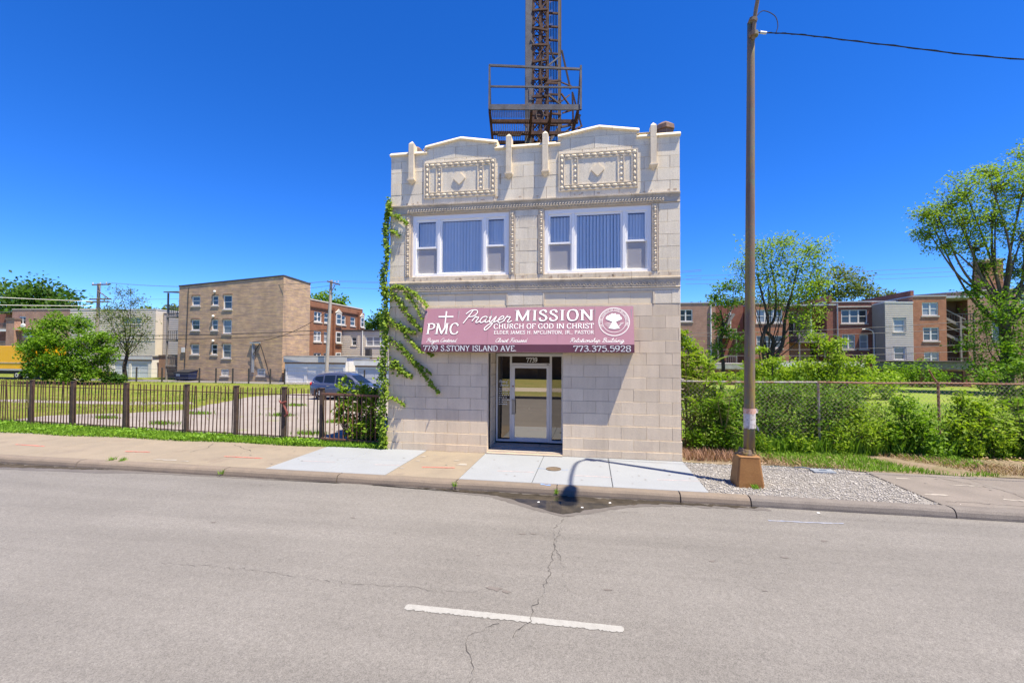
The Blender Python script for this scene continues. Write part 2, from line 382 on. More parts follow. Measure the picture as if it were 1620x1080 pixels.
# ---- sidewalk slabs
tanc = mk('old_tan_slab', (0.279,0.232,0.176), (0.249,0.210,0.162), 1.6, .92, fine=.22, fscale=60, bump=.3, bscale=120, stain=(0.193,0.155,0.128), sscale=1.3, slo=.55, shi=.8, rnd=.05)
whitec = mk('new_white_slab', (0.288,0.306,0.330), (0.272,0.289,0.311), 1.2, .85, fine=.14, fscale=60, bump=.15, bscale=160, stain=(0.246,0.241,0.235), sscale=.9, slo=.6, shi=.85, rnd=.02)
greyc = mk('old_grey_slab', (0.214,0.187,0.166), (0.182,0.160,0.142), 1.6, .92, fine=.25, fscale=60, bump=.35, bscale=120, stain=(.24,.22,.2), sscale=1.1, slo=.56, shi=.78, rnd=.05)
def slab(x0, x1, y0, y1, mat, dz=0):
    g = .006; q = MB(); c = .008
    x0 += g; x1 -= g; y0 += g; y1 -= g; t = dz
    q.add([(x0,y0,-.06),(x1,y0,-.06),(x1,y1,-.06),(x0,y1,-.06),(x0,y0,t-c),(x1,y0,t-c),(x1,y1,t-c),(x0,y1,t-c),
           (x0+c,y0+c,t),(x1-c,y0+c,t),(x1-c,y1-c,t),(x0+c,y1-c,t)],
          [(0,1,5,4),(1,2,6,5),(2,3,7,6),(3,0,4,7),(4,5,9,8),(5,6,10,9),(6,7,11,10),(7,4,8,11),(8,9,10,11)])
    return q.build('slab', mat, sidewalk)
x = -7.18
while x > -60: slab(x-1.72, x, -2.52, -.02, tanc, random.uniform(-.004,.003)); x -= 1.72
for (a, b) in ((-7.18,-5.76),(-5.76,-4.32)):
    slab(a, b, -2.52, -1.28, whitec, .004); slab(a, b, -1.28, .02, whitec, .004)
slab(-4.32,-2.70,-2.52,-.02, tanc)
for (a, b) in ((-2.70,-1.17),(-1.17,.43),(.43,2.21)): slab(a, b, -2.52, -.05, whitec, .005)
x = 6.05
while x < 60: slab(x, x+1.8, -2.52, -.25, greyc, random.uniform(-.004,.003)); x += 1.8
MB().sheet([(2.22,-2.52),(6.05,-2.52),(6.05,-.1),(2.22,-.1)], -.02).build('gravel_bed', mk('gravel_bed', (0.241,0.225,0.209), (0.289,0.273,0.257), 6, .95, fine=.45, fscale=45, bump=.8, bscale=50, dist=.02), sidewalk)
REDS = [((-15.75,-1.50),(-14.69,-1.56),0),((-11.93,-1.67),(-11.24,-1.61),0),((-8.98,-1.68),(-7.92,-1.68),0),((-6.85,-1.74),(-5.97,-1.70),1),((-4.95,-1.75),(-4.35,-1.70),1),((-3.78,-1.76),(-3.03,-1.68),0),((-2.04,-1.77),(-1.22,-1.72),1),((-0.35,-1.82),(0.44,-1.82),1),((1.36,-1.83),(2.18,-1.77),1)]
for a, b, f in REDS:
    ribbon2d(rough_line([a, b], .05, .004), .022 if f else .035, .0085, .5).build('red_mark' if not f else 'faint_mark', redfaint if f else redp, sidewalk)
for a, b in (((-1.19,-1.38),(-.98,-1.39)),((-.68,-1.39),(-.5,-1.385))):
    ribbon2d(rough_line([a, b], .04, .004), .02, .0085, .5).build('blue_mark', bluep, sidewalk)
# sidewalk cracks and chips on the old slabs
for c in ([(-10.6,-.3),(-10.2,-.9),(-10.25,-1.4)], [(-9.9,-.35),(-8.8,-1.0)], [(7.2,-.4),(7.9,-1.4),(7.7,-2.4)], [(6.2,-2.3),(9.5,-2.42)]):
    ribbon2d(rough_line(c, .08, .02), .01, .0055, .7).build('crack', crackmat, sidewalk)
scuff = mk('scuffed_concrete', (0.365,0.335,0.294), (0.329,0.294,0.259), 9, .9)
for (x, y, w, h) in [(-2.95,-1.35,.12,.1),(-3.2,-1.0,.05,.03),(-4.1,-1.2,.05,.04),(-4.15,-.75,.06,.05),(-3.9,-.55,.04,.03),(-4.2,-1.9,.06,.04),(6.5,-.75,.14,.05),(6.35,-1.9,.22,.05),(7.6,-2.0,.3,.03),(7.4,-1.1,.35,.03),(-10.1,-2.25,.35,.04),(-9.5,-2.3,.12,.03)]:
    gsheet('scuff', [(x-w,y-h),(x+w,y-h*.6),(x+w*.8,y+h),(x-w*.7,y+h*.7)], .0075, scuff, sidewalk, .012)
q = MB(); rg = random.Random(5)
for k in range(70):
    x, y = rg.uniform(-9,9.5), rg.uniform(-2.4,-.3)
    if 2.1 < x < 6.2: continue
    w = rg.uniform(.012,.03); q.add([(x+w*math.cos(t)*rg.uniform(.7,1.2), y+w*math.sin(t)*rg.uniform(.7,1.2), .0092) for t in np.linspace(0,2*math.pi,8)[:-1]], [tuple(range(7))])
q.build('gum_spots', mk('gum_dark', (.17,.155,.14), (.24,.22,.2), 9, .9), sidewalk, kind='stuff')
# access cover and valve box
mh = thing('access_cover', 'round rusty iron access cover in the white sidewalk slab before the door', 'manhole cover', (-.82,-1.37,.005))
iron = mk('rusty_iron', (.13,.1,.075), (.2,.15,.1), 30, .7, fine=.4, fscale=90, bump=.4, bscale=90)
q = MB(); k = 24
q.zprism([(-.82+.145*math.cos(2*math.pi*i/k), -1.37+.145*math.sin(2*math.pi*i/k)) for i in range(k)], .0, .0125); q.build('lid', iron, mh)
q = MB()
for i in range(k):
    a, b = 2*math.pi*i/k, 2*math.pi*(i+1)/k
    q.add([(-.82+r*math.cos(t), -1.37+r*math.sin(t), z) for z in (.0,.018) for r in (.148,.17) for t in (a,b)], [(0,1,5,4),(2,6,7,3),(4,5,7,6)])
q.build('ring', iron, mh)
vb = thing('valve_cover', 'small grey-blue square valve cover set in the gravel near the weeds', 'utility cover', (5.11,-.39,0))
slate = mk('cover_slate', (.22,.26,.32), (.3,.32,.35), 8, .7, fine=.2)
MB().box(4.9,5.35,-.52,-.26,-.03,.022).build('lid', slate, vb, bevel=.006); MB().box(5.06,5.2,-.43,-.35,.022,.03).build('finger_plate', mk('cover_dark', (.12,.15,.2), rough=.7), vb)
MB().tube([(4.9,-.3,.03),(4.75,-.28,.05),(4.62,-.2,.02)], .012, 6).build('marker_wire', mk('cover_dark', (0,0,0)), vb)

# ---- ground sheets
def grassground(name, a, b, c, sc=.5):
    mt, nt, bs = newmat(name); pos = worldpos(nt)
    o = mixc(nt, ramp(nt, noise(nt, pos, sc, 6, .65), .35, .65), a, b)
    o = mixc(nt, ramp(nt, noise(nt, pos, sc*2.7, 6, .7), .48, .66), o, c)
    o = mixc(nt, 1.0, o, ramp(nt, noise(nt, pos, 9, 5, .75), .25, .75, (.6,)*3, (1.35,)*3), 'MULTIPLY')
    nt.links.new(o, bs.inputs['Base Color']); bs.inputs['Roughness'].default_value = .95; bs.inputs['Specular IOR Level'].default_value = .1
    bumpit(nt, bs, noise(nt, pos, 14, 5, .75), 1.0, .06); return mt
lawn = grassground('lot_grass', (.12,.18,.02), (.19,.21,.03), (.27,.24,.08), .45)
ground = struct('ground', MB().sheet([(-900,.05),(900,.05),(900,1500),(-900,1500)], -.012), lawn)
pavem = mk('lot_paving', (.31,.275,.25), (.255,.225,.205), .7, .92, fine=.3, fscale=25, bump=.4, bscale=40, stain=(.23,.24,.12), sscale=.9, slo=.6, shi=.68)
PAVE = [(-21.5,1.9),(-21.8,3.2),(-20.8,3.9),(-19.3,4.7),(-17.8,6.2),(-18.4,7.4),(-18.81,9.08),(-19.6,12.0),(-18.2,14.6),(-13.2,14.9),(-8,15.4),(-4,15.2),(-3.5,1.0),(-5.96,.72),(-9,.8),(-11.43,.9),(-16.70,1.6)]
struct('lot_pavement', MB().sheet(blob(PAVE, .09, .3), -.006), pavem)
struct('lot_pavement', MB().sheet(blob([(-40,6.5),(-22,7.2),(-19.5,8.2),(-20.5,8.9),(-24,8.2),(-40,7.4)], .12, .4), -.006), pavem)
alleym = mk('alley_concrete', (0.193,0.182,0.171), (0.160,0.150,0.144), .5, .92, fine=.2, fscale=12)
struct('alley', MB().sheet([(-900,21.9),(-2,21.9),(-2,24.4),(-900,24.4)], -.004), alleym)
dirt = mk('weedy_dirt', (0.195,0.143,0.090), (0.255,0.203,0.143), 2.5, .95, fine=.35, fscale=20, bump=.8, bscale=25, dist=.03, stain=(.16,.16,.06), sscale=1.5, slo=.5, shi=.7)
struct('dirt_strip', MB().sheet(blob([(2.2,-.12),(5.4,-.02),(5.9,-.22),(30,-.22),(30,2.2),(2.25,1.5)], .03, .25), -.003), dirt)
rightlawn = grassground('bright_lawn', (.16,.26,.03), (.24,.31,.05), (.24,.26,.08), .35)
struct('lawn', MB().sheet([(2.3,3.2),(120,4.0),(120,31),(2.3,31)], -.005), rightlawn)
# ---- far side of the street (seen only in the door glass)
struct('far_verge', MB().box(-800,800,-17.5,-14.0,-.4,-.02), mk('verge_grass', (.2,.22,.06), (.3,.26,.1), .7, .95, fine=.4, fscale=10))
struct('far_curb', MB().box(-800,800,-14.0,-13.85,-.4,.0), conc_grey)
struct('far_path', MB().box(-800,800,-21,-17.5,-.4,-.01), mk('far_path_concrete', (.5,.44,.36), (.44,.39,.32), 1, .9))
struct('far_ground', MB().sheet([(-900,-1500),(900,-1500),(900,-21),(-900,-21)], -.03), mk('verge_grass', (0,0,0)))
far = thing('warehouse', 'long brown brick warehouse across the street mirrored in the door glass', 'building', (-4,-34,0))
fb = brickmat('warehouse_brick', (.17,.09,.05), (.22,.12,.06), (.2,.16,.12))
MB().box(-40,34,-48,-34,-.03,8.5).build('wall', fb, far)
MB().box(-40.1,34.1,-48.1,-33.9,8.5,8.75).build('coping', conc_grey, far)
for i in range(18): MB().box(-38+i*4,-37.4+i*4,-34,-33.7,0,8.3).build('pier', fb, far)
for i in range(17):
    w = MB().box(-36.6+i*4,-34.4+i*4,-33.97,-33.92,2.5,5.5).build('window', mk('dark_window', (.05,.05,.05), rough=.2), far)

# ================================================================== THE CHURCH BUILDING
terra = mk('terracotta_cream', (.85,.755,.575), (.8,.705,.535), 1.5, .6, fine=.24, fscale=48, bump=.25, bscale=120, rnd=.06, streak=.13, stain=(.6,.5,.38), sscale=1.6, slo=.55, shi=.85)
terra_pale = mk('terracotta_pale', (.85,.73,.52), (.8,.68,.49), 2.5, .55, fine=.08, fscale=75, rnd=.05, bump=.1, bscale=140)
terra_trim = mk('terracotta_trim', (.78,.67,.49), (.68,.58,.43), 5, .55, streak=.2, fine=.12, fscale=50, rnd=.04, stain=(.45,.37,.25), sscale=2.2, slo=.58, shi=.76)
terra_shade_dirt = mk('terracotta_cornice', (.6,.52,.4), (.5,.43,.33), 4, .7, fine=.2, fscale=50, rnd=.05, stain=(.3,.26,.2), sscale=3, slo=.5, shi=.8)  # cornice tone darkened for its shaded underside, with stains on top
stone = mk('ashlar_pinkish', (.75,.62,.45), (.7,.58,.425), 1.4, .85, fine=.12, fscale=60, bump=.45, bscale=30, rnd=.07, dist=.012, streak=.1, stain=(.6,.49,.37), sscale=1.2, slo=.55, shi=.85)
mortar = mk('mortar', (.64,.54,.43), (.56,.47,.37), 6, .95, fine=.2)
sidebrick = brickmat('common_brick', (.3,.2,.13), (.36,.26,.18), (.3,.27,.23))
vinyl = mk('white_window_trim', (.9,.89,.86), rough=.45)
ch = thing('church_building', 'two-storey cream terracotta church with white upstairs windows and stepped gabled parapet', 'building', (-1.64,0,0))
XL, XR = -5.44, 2.18
prof = [(-5.44,8.01),(-4.41,8.01),(-4.41,8.15),(-3.45,8.33),(-2.48,8.16),(-2.48,8.0),(-.80,8.0),(-.80,8.18),(.21,8.36),(1.17,8.19),(1.17,8.02),(2.18,8.02)]
def ztop(x):
    for (a, za), (b, zb) in zip(prof[:-1], prof[1:]):
        if b > a and a <= x <= b: return za+(zb-za)*(x-a)/(b-a)
    return 8.0
DX0, DX1, DZ = -2.66, -.70, 2.62
WIN = [(-4.80,-2.12,4.67,6.34), (-1.185,1.495,4.67,6.34)]
# masonry body behind the facade
q = MB(); q.box(XL+.03, XL+.3, .3, 15, 0, 7.9); q.box(XR-.3, XR-.03, .3, 15, 0, 7.9); q.box(XL+.3, XR-.3, 14.7, 15, 0, 7.9)
q.box(XL+.3, XR-.3, 2.6, 2.8, 0, 7.3); q.box(XL+.3, XR-.3, .3, 14.7, 3.3, 3.5)
q.build('masonry_body', sidebrick, ch)
MB().box(XL+.3, XR-.3, .3, 14.7, 7.3, 7.45).build('roof', mk('tar_roof', (.06,.06,.06), rough=.9), ch)
# front backing wall with openings
bk = MB(); y0, y1 = .012, .3
bk.box(XL+.01, DX0, y0, y1, 0, 3.85); bk.box(DX1, XR-.01, y0, y1, 0, 3.85); bk.box(DX0, DX1, y0, y1, DZ, 3.85)
bk.box(XL+.01, XR-.01, y0+.02, y1, 3.851, 4.67)
bk.box(XL+.01, WIN[0][0], y0, y1, 4.671, 6.34); bk.box(WIN[0][1], WIN[1][0], y0, y1, 4.671, 6.34); bk.box(WIN[1][1], XR-.01, y0, y1, 4.671, 6.34)
bk.box(XL+.01, XR-.01, y0, y1, 6.341, 7.9)
pr = [(XL+.01,7.901)]+[(x, z-.01) for x, z in prof]; pr[1] = (XL+.01, 8.0); pr[-1] = (XR-.01, 8.01); pr += [(XR-.01,7.901)]
bk.prism(pr, y0, y1)
front = bk.build('front_wall', mortar, ch)
BC = {}
def block(w, h, mat, parent, x, z, y=0.0, name='stone_block', d=.1, c=.004, gap=.005, rough=0):
    key = (round(w,3), round(h,3), mat.name, round(d,2), round(c,3))
    if key not in BC:
        q = MB(); a = gap/2; W = w-a; Hh = h-a
        q.add([(a,d,a),(W,d,a),(W,d,Hh),(a,d,Hh),(a,c,a),(W,c,a),(W,c,Hh),(a,c,Hh),(a+c,0,a+c),(W-c,0,a+c),(W-c,0,Hh-c),(a+c,0,Hh-c)],
              [(0,1,5,4),(1,2,6,5),(2,3,7,6),(3,0,4,7),(4,5,9,8),(5,6,10,9),(6,7,11,10),(7,4,8,11),(8,9,10,11)])
        BC[key] = q.mesh(name)
    return place(name, BC[key], mat, parent, (x, y+random.uniform(-.0025,.0025), z))
def course(x0, x1, z0, z1, off, mat, name, y=0.0, L=.615, d=.1, skip=None):
    x = x0-off; 
    while x < x1-.01:
        a, b = max(x, x0), min(x+L, x1)
        if b-a > .04 and not (skip and skip(a, b, z0, z1)): block(b-a, z1-z0, mat, front, a, z0, y, name, d)
        x += L
# ground floor ashlar
ZS = [.0,.19,.475,.80,1.105,1.41,1.72,2.02,2.33,2.62,2.93,3.24,3.545,3.85]
for i, (a, b) in enumerate(zip(ZS[:-1], ZS[1:])):
    y = [-.04,-.03,-.02,-.012,-.007,-.003][i] if i < 6 else 0.0
    o = (0.0 if i % 2 else .3075)
    if b <= 2.63:
        course(XL-(.03 if i < 2 else 0), DX0, a, b, .3075-o+.15, stone, 'stone_block', y, d=.1-y)
        course(DX1, XR+(.02 if i < 2 else 0), a, b, o+.09, stone, 'stone_block', y, d=.1-y)
        # jamb returns inside the doorway
        for (x0, x1) in ((DX0-.1, DX0), (DX1, DX1+.1)):
            q = MB().box(x0+(.0 if x0 < -2 else .0), x1, .14, .56, a+.004, b-.004) if o else MB().box(x0, x1, .14, .33, a+.004, b-.004)
            q.build('stone_block', stone, front)
            q = MB().box(x0, x1, .566 if o else .336, 1.02, a+.004, b-.004); q.build('stone_block', stone, front)
    else:
        course(XL, XR, a, b, o+.12, stone, 'stone_block', y)
MB().box(DX0-.1, DX1+.1, .3, 1.1, DZ, DZ+.1).build('doorway_soffit', mk('plaster', (.55,.5,.45), rough=.9), ch)
MB().box(DX0-.3, DX0-.1, .3, 1.3, 0, DZ).box(DX1+.1, DX1+.3, .3, 1.3, 0, DZ).build('doorway_side', mortar, ch)
# band of pale recessed panels
for (a, b) in ((-4.5,-2.17),(-1.18,1.53)):
    n = 5
    for k in range(n): block((b-a)/n, .31, terra_pale, front, a+(b-a)*k/n, 3.855, .016, 'terracotta_tile', .06, .003, .004)
    q = MB(); q.box(a-.03,b+.03,-.012,.06,4.165,4.19); q.box(a-.03,a,-.01,.06,3.853,4.163); q.box(b,b+.03,-.01,.06,3.853,4.163); q.build('panel_fillet', terra_trim, ch)
for (a, b) in ((XL,-4.53),(-2.14,-1.21),(1.56,XR)): course(a, b, 3.855, 4.19, .2, terra, 'terracotta_tile', -.004)
course(XL, XR, 4.193, 4.25, .1, terra_pale, 'terracotta_tile', -.006, L=.615)
# cornices
def cornice(z0, z1, p, name):
    h = z1-z0
    P = [(.06,z0),(-.012,z0),(-.03,z0+.02),(-.018,z0+.04),(-.02,z0+h*.55),(-p*.5,z0+h*.72),(-p*.62,z0+h*.84),(-p,z0+h*.86),(-p,z1-.004),(-.02,z1+.012),(.06,z1+.012)]
    n = 13; L = (XR-XL)/n
    for k in range(n):
        q = MB().xprism([(y, z) for y, z in P][::-1], XL+k*L+.003, XL+(k+1)*L-.003); q.build('cornice_stone', terra_shade_dirt, front)
cornice(6.365, 6.62, .065, 'c'); cornice(4.252, 4.515, .05, 'c')
# running ornament under the cornices
q = MB(); x = XL+.5
while x < XR-.42:
    q.tube([(x,-.022,6.40),(x+.015,-.045,6.43),(x+.035,-.05,6.47),(x+.06,-.04,6.49)], [.014,.016,.014,.006], 5)
    q.ball((x+.045,-.03,6.425), .018, 6, 4); x += .075
q.build('leaf_ornament', terra_trim, ch)
q = MB(); x = XL+.45
while x < XR-.1:
    q.tube([(x+.05+.045*math.cos(t)*(1-t/9), -.028, 4.36+.04*math.sin(t)*(1-t/9)) for t in np.linspace(-.5,5.2,10)], .009, 4)
    q.tube([(x-.03,-.026,4.315),(x+.03,-.026,4.325),(x+.1,-.026,4.315)], .007, 4); x += .145
q.build('scroll_ornament', terra_shade_dirt, ch)
# upper wall tiles
course(XL, XR, 4.53, 4.665, .15, terra_trim, 'terracotta_tile', -.006, L=.44)
zz = [4.665,4.97,5.275,5.58,5.885,6.19,6.36]
for i, (a, b) in enumerate(zip(zz[:-1], zz[1:])):
    course(XL, -4.99, a, b, .0 if i % 2 else .33, terra, 'terracotta_tile'); course(-1.955, -1.345, a, b, .12 if i % 2 else .34, terra, 'terracotta_tile', L=.46); course(1.665, XR, a, b, .1 if i % 2 else .4, terra, 'terracotta_tile')
def clipped(a, b, z0, z1):
    xs = sorted({a, b}|{x for x, _ in prof if a < x < b}); e = 1e-4; top = []
    for i, x in enumerate(xs):
        if i > 0: top.append((x, min(z1, ztop(x-e))))
        if i < len(xs)-1: top.append((x, min(z1, ztop(x+e))))
    return top
zz = [6.635,6.925,7.235,7.545,7.855,8.165,8.475]
PAN = [(-4.47,-2.48), (-.82,1.17)]
for i, (a, b) in enumerate(zip(zz[:-1], zz[1:])):
    x = XL-(.3075 if i % 2 else 0)
    while x < XR-.01:
        x0, x1 = max(x, XL)+.0035, min(x+.615, XR)-.0035; x += .615
        if x1-x0 < .05: continue
        if any(p0+.05 < x0 and x1 < p1-.05 for p0, p1 in PAN) and 6.9 < a and b < 7.75: continue
        top = clipped(x0, x1, a, b-.006)
        if max(z for _, z in top) < a+.03: continue
        top = [(px, max(pz, a+.005)) for px, pz in top]
        if max(z for _, z in top) >= b-.0065 and min(z for _, z in top) >= b-.0065: block(x1-x0, b-a, terra, front, x0, a, 0, 'terracotta_tile')
        else: MB().prism([(x0,a),(x1,a)]+top[::-1], 0, .1).build('terracotta_tile', terra, front)
# frieze panels
for p0, p1 in PAN:
    z0, z1 = 6.79, 7.77; q = MB(); f = -.03
    def ring(x0, x1, za, zb, w, y):
        q.box(x0,x1,y,.01,za,za+w); q.box(x0,x1,y,.01,zb-w,zb); q.box(x0,x0+w,y,.01,za+w,zb-w); q.box(x1-w,x1,y,.01,za+w,zb-w)
    MB().box(p0+.03,p1-.03,-.008,.01,z0+.03,z1-.03).build('panel_field', terra, ch)
    ring(p0,p1,z0,z1,.03,f); ring(p0+.135,p1-.135,z0+.135,z1-.135,.02,f)
    for s in (p0+.335, p1-.5): q.box(s,s+.02,f,.01,z0+.156,z1-.156); q.box(s+.145,s+.165,f,.01,z0+.156,z1-.156)
    pan = q.build('frieze_panel', terra_trim, ch)
    q = MB(); n = 10
    for k in range(n):
        x = p0+.14+(p1-p0-.28)*(k+.5)/n
        for z in (z0+.082, z1-.082): q.ball((x,-.012,z), .085, 8, 4, 1, .42, .46); q.ball((x+.095,-.012,z), .022, 6, 3, .6, .9, 1.6)
    for k in range(5):
        z = z0+.14+(z1-z0-.28)*(k+.5)/5
        for x in (p0+.082, p1-.082): q.ball((x,-.012,z), .075, 8, 4, .5, .42, 1); q.ball((x,-.012,z+.07), .02, 6, 3, 1.5, .9, .7)
        for x in (p0+.4275, p1-.4075):
            if 0 < k < 5: pass
            q.ball((x,-.006,z), .06, 6, 4, .8, .4, .9)
    for x in (p0+.082, p1-.082):
        for z in (z0+.082, z1-.082): q.ball((x,-.01,z), .06, 8, 4, 1, .6, 1)
    q.build('bead_border', terra_trim, pan, smooth=True)
    cx, cz = (p0+p1)/2, 7.29
    MB().prism([(cx-.165,cz),(cx,cz-.17),(cx+.165,cz),(cx,cz+.17)], -.045, .0).build('diamond', terra_pale, pan)
# bead mouldings beside the windows
for x in (-4.925,-2.03,-1.27,1.58):
    q = MB(); q.box(x-.06,x-.045,-.02,.03,4.67,6.355); q.box(x+.045,x+.06,-.02,.03,4.67,6.355); q.box(x-.045,x+.045,-.004,.03,4.67,6.355)
    for k in range(9):
        z = 4.74+k*.182; q.ball((x,-.006,z), .045, 8, 4, .85, .7, 1.3); q.ball((x,-.012,z+.07), .035, 8, 4, 1, .8, .55)
    q.build('bead_molding', terra_trim, ch)
# spalled spots
q = MB()
for k in range(46):
    row = k % 3; x = random.uniform(XL+.1, XR-.1); z = (4.59,6.69,4.59)[row]+random.uniform(-.025,.02); w = random.uniform(.02,.06); h = random.uniform(.015,.035)
    q.add([(x+w*math.cos(t)*random.uniform(.6,1.2), -.0105, z+h*math.sin(t)*random.uniform(.6,1.2)) for t in np.linspace(0,2*math.pi,9)[:-1]], [tuple(range(7,-1,-1))])
q.v = [(x, y if z < 5 else -.0035, z) for x, y, z in q.v]
q.build('spalled_spots', mk('spall_brown', (.5,.38,.26), (.6,.47,.33), 20, .9), ch, kind='stuff')
# rust streaks
q = MB()
for (x, z, w, h) in [(-1.94,4.66,.018,.16),(-2.74,7.42,.02,.3),(-2.36,7.35,.03,.28),(-2.45,6.75,.06,.06),(-5.1,6.9,.012,.12),(-1.9,5.45,.02,.05)]:
    q.add([(x-w,-.0045,z),(x+w,-.0045,z),(x+w*.5,-.0045,z-h),(x-w*.4,-.0045,z-h)], [(0,3,2,1)])
q.v = [(x, y if z > 5 else -.0105, z) for x, y, z in q.v]
q.build('rust_streaks', mk('rust_stain', (.42,.3,.17), (.5,.4,.28), 15, .9), ch, kind='stuff')
# coping
def cop(x0, z0, x1, z1, t=.115, yf=-.05, yb=.33):
    a, b = (x0, z0), (x1, z1); V = []
    for (x, z) in (a, b): V += [(x,-.02,z-t),(x,yf-.012,z-t+.015),(x,yf-.012,z-t+.035),(x,yf+.075,z),(x,yb,z),(x,yb,z-t)]
    MB().add(V, [(i,i+1,i+7,i+6) for i in range(5)]+[(5,0,6,11),(5,4,3,2,1,0),(6,7,8,9,10,11)]).build('coping_stone', terra_pale, ch)
def copline(x0, z0, x1, z1, n):
    for k in range(n):
        g = .003; a, b = x0+(x1-x0)*k/n+g, x0+(x1-x0)*(k+1)/n-g; f = lambda x: z0+(z1-z0)*(x-x0)/(x1-x0)
        cop(a, f(a), b, f(b))
copline(-5.46,8.12,-4.38,8.12,2); copline(-4.45,8.265,-3.45,8.445,3); copline(-3.45,8.445,-2.44,8.27,3)
copline(-2.51,8.11,-.77,8.11,4); copline(-.84,8.29,.21,8.465,3); copline(.21,8.465,1.21,8.30,3); copline(1.13,8.135,2.2,8.135,2)
for (a, b, zl, zh) in ((-4.45,-4.37,8.121,8.15),(-2.51,-2.44,8.111,8.155),(-.84,-.76,8.111,8.175),(1.13,1.21,8.136,8.185)):
    MB().box(a+.005, b-.005, -.046, .325, zl+.001, zh).build('coping_return', terra_pale, ch)
# pinnacles
for x in (-4.815,-2.12,-1.16,1.54):
    w = .075; q = MB()
    q.box(x-w,x+w,-.11,.03,7.32,7.99); q.box(x-w,x+w,-.11,.14,7.991,8.29)
    q.add([(x-w,-.11,8.291),(x+w,-.11,8.291),(x+w,.14,8.291),(x-w,.14,8.291),(x,-.03,8.39),(x,.06,8.39)], [(0,1,4),(1,2,5,4),(2,3,5),(3,0,4,5)])
    pn = q.build('pinnacle', terra_trim, ch, bevel=.006)
    q = MB(); q.box(x-.1,x+.1,-.135,.02,7.29,7.318)
    q.add([(x-.1,-.135,7.289),(x+.1,-.135,7.289),(x+.1,.02,7.289),(x-.1,.02,7.289),(x,-.03,7.18),(x,.02,7.18)], [(0,4,1),(1,4,5,2),(3,5,4,0)])
    q.build('corbel', terra_trim, pn)
# chimney caps on the party walls
clay = mk('clay_chimney', (.2,.12,.09), (.25,.16,.12), 8, .7, fine=.2)
for (x, y, z, s) in ((1.98,1.0,7.98,1.05),(-5.12,1.0,7.95,.9)):
    q = MB(); k = 6
    def hexr(r, zz): return [(x+r*math.cos(math.pi*(2*i+1)/k), y+r*math.sin(math.pi*(2*i+1)/k), zz) for i in range(k)]
    rings = [hexr(.21*s,z), hexr(.2*s,z+.62*s), hexr(.25*s,z+.63*s), hexr(.24*s,z+.74*s), hexr(.1*s,z+.84*s)]
    q.add(sum(rings, []), [(r*k+i, r*k+(i+1)%k, (r+1)*k+(i+1)%k, (r+1)*k+i) for r in range(4) for i in range(k)]+[tuple(4*k+i for i in range(k))])
    q.build('chimney', clay, ch)
# upstairs windows
glass_up = glassmat('upstairs_glass', (.9,.95,1.0), .12, (1,1,1))
blind = mk('blind_vane', (.97,.96,.93), rough=.6)
screen = newmat('insect_screen')[0]; nt = screen.node_tree
d = N(nt, 'ShaderNodeBsdfDiffuse'); d.inputs[0].default_value = (.52,.49,.47,1); t = N(nt, 'ShaderNodeBsdfTransparent'); mx = N(nt, 'ShaderNodeMixShader'); mx.inputs[0].default_value = .62
nt.links.new(t.outputs[0], mx.inputs[1]); nt.links.new(d.outputs[0], mx.inputs[2]); nt.links.new(mx.outputs[0], nt.nodes['Material Output'].inputs[0])
slat_me = {}
for (wx0, wx1, wz0, wz1) in WIN:
    ox = wx0+4.80; q = MB(); yf = .045
    q.box(wx0,wx0+.1,yf,.2,wz0,wz1); q.box(wx1-.1,wx1,yf,.2,wz0,wz1); q.box(wx0+.1,wx1-.1,yf,.2,wz1-.12,wz1); q.box(wx0+.1,wx1-.1,yf-.02,.2,wz0,wz0+.06)
    q.box(-4.10+ox,-4.02+ox,yf+.004,.2,wz0+.06,wz1-.12); q.box(-2.82+ox,-2.74+ox,yf+.004,.2,wz0+.06,wz1-.12)
    win = q.build('window', vinyl, ch, bevel=.005)
    def sash(x0, x1, z0, z1, y, w=.05):
        q = MB(); q.box(x0,x1,y,y+.04,z0,z0+w); q.box(x0,x1,y,y+.04,z1-w,z1); q.box(x0,x0+w,y,y+.04,z0+w,z1-w); q.box(x1-w,x1,y,y+.04,z0+w,z1-w)
        q.build('sash', vinyl, win)
        MB().add([(x0+w,y+.02,z0+w),(x1-w,y+.02,z0+w),(x1-w,y+.02,z1-w),(x0+w,y+.02,z1-w)], [(0,1,2,3)]).build('pane', glass_up, win)
    zb, zt = wz0+.062, wz1-.122
    sash(-4.018+ox,-2.822+ox,zb,zt,.075)
    for (a, b) in ((-4.698+ox,-4.102+ox),(-2.738+ox,-2.222+ox)):
        sash(a, b, 5.44, zt, .07); sash(a, b, zb, 5.50, .115)
        MB().add([(a+.03,.1,zb+.03),(b-.03,.1,zb+.03),(b-.03,.1,5.43),(a+.03,.1,5.43)], [(0,1,2,3)]).build('insect_screen', screen, win)
    for (a, b, pitch) in ((-3.98+ox,-2.86+ox,.088),(-4.66+ox,-4.14+ox,.088),(-2.70+ox,-2.26+ox,.088)):
        n = int((b-a)/pitch)
        for k in range(n+1):
            key = 'v'
            if key not in slat_me:
                qq = MB(); s = np.linspace(-.044,.044,4); zlo, zhi = 0, 1.42
                qq.add([(x, -.006*(1-(x/.044)**2), z) for z in (zlo, zhi) for x in s], [(i,i+1,i+5,i+4) for i in range(3)]); slat_me[key] = qq.mesh('blind_slat')
            o = place('blind_slat', slat_me[key], blind, win, (a+(b-a)*(k+.5)/(n+1), .15 if b-a > 1 else .19, 4.74), R(29+random.uniform(-6,6)))
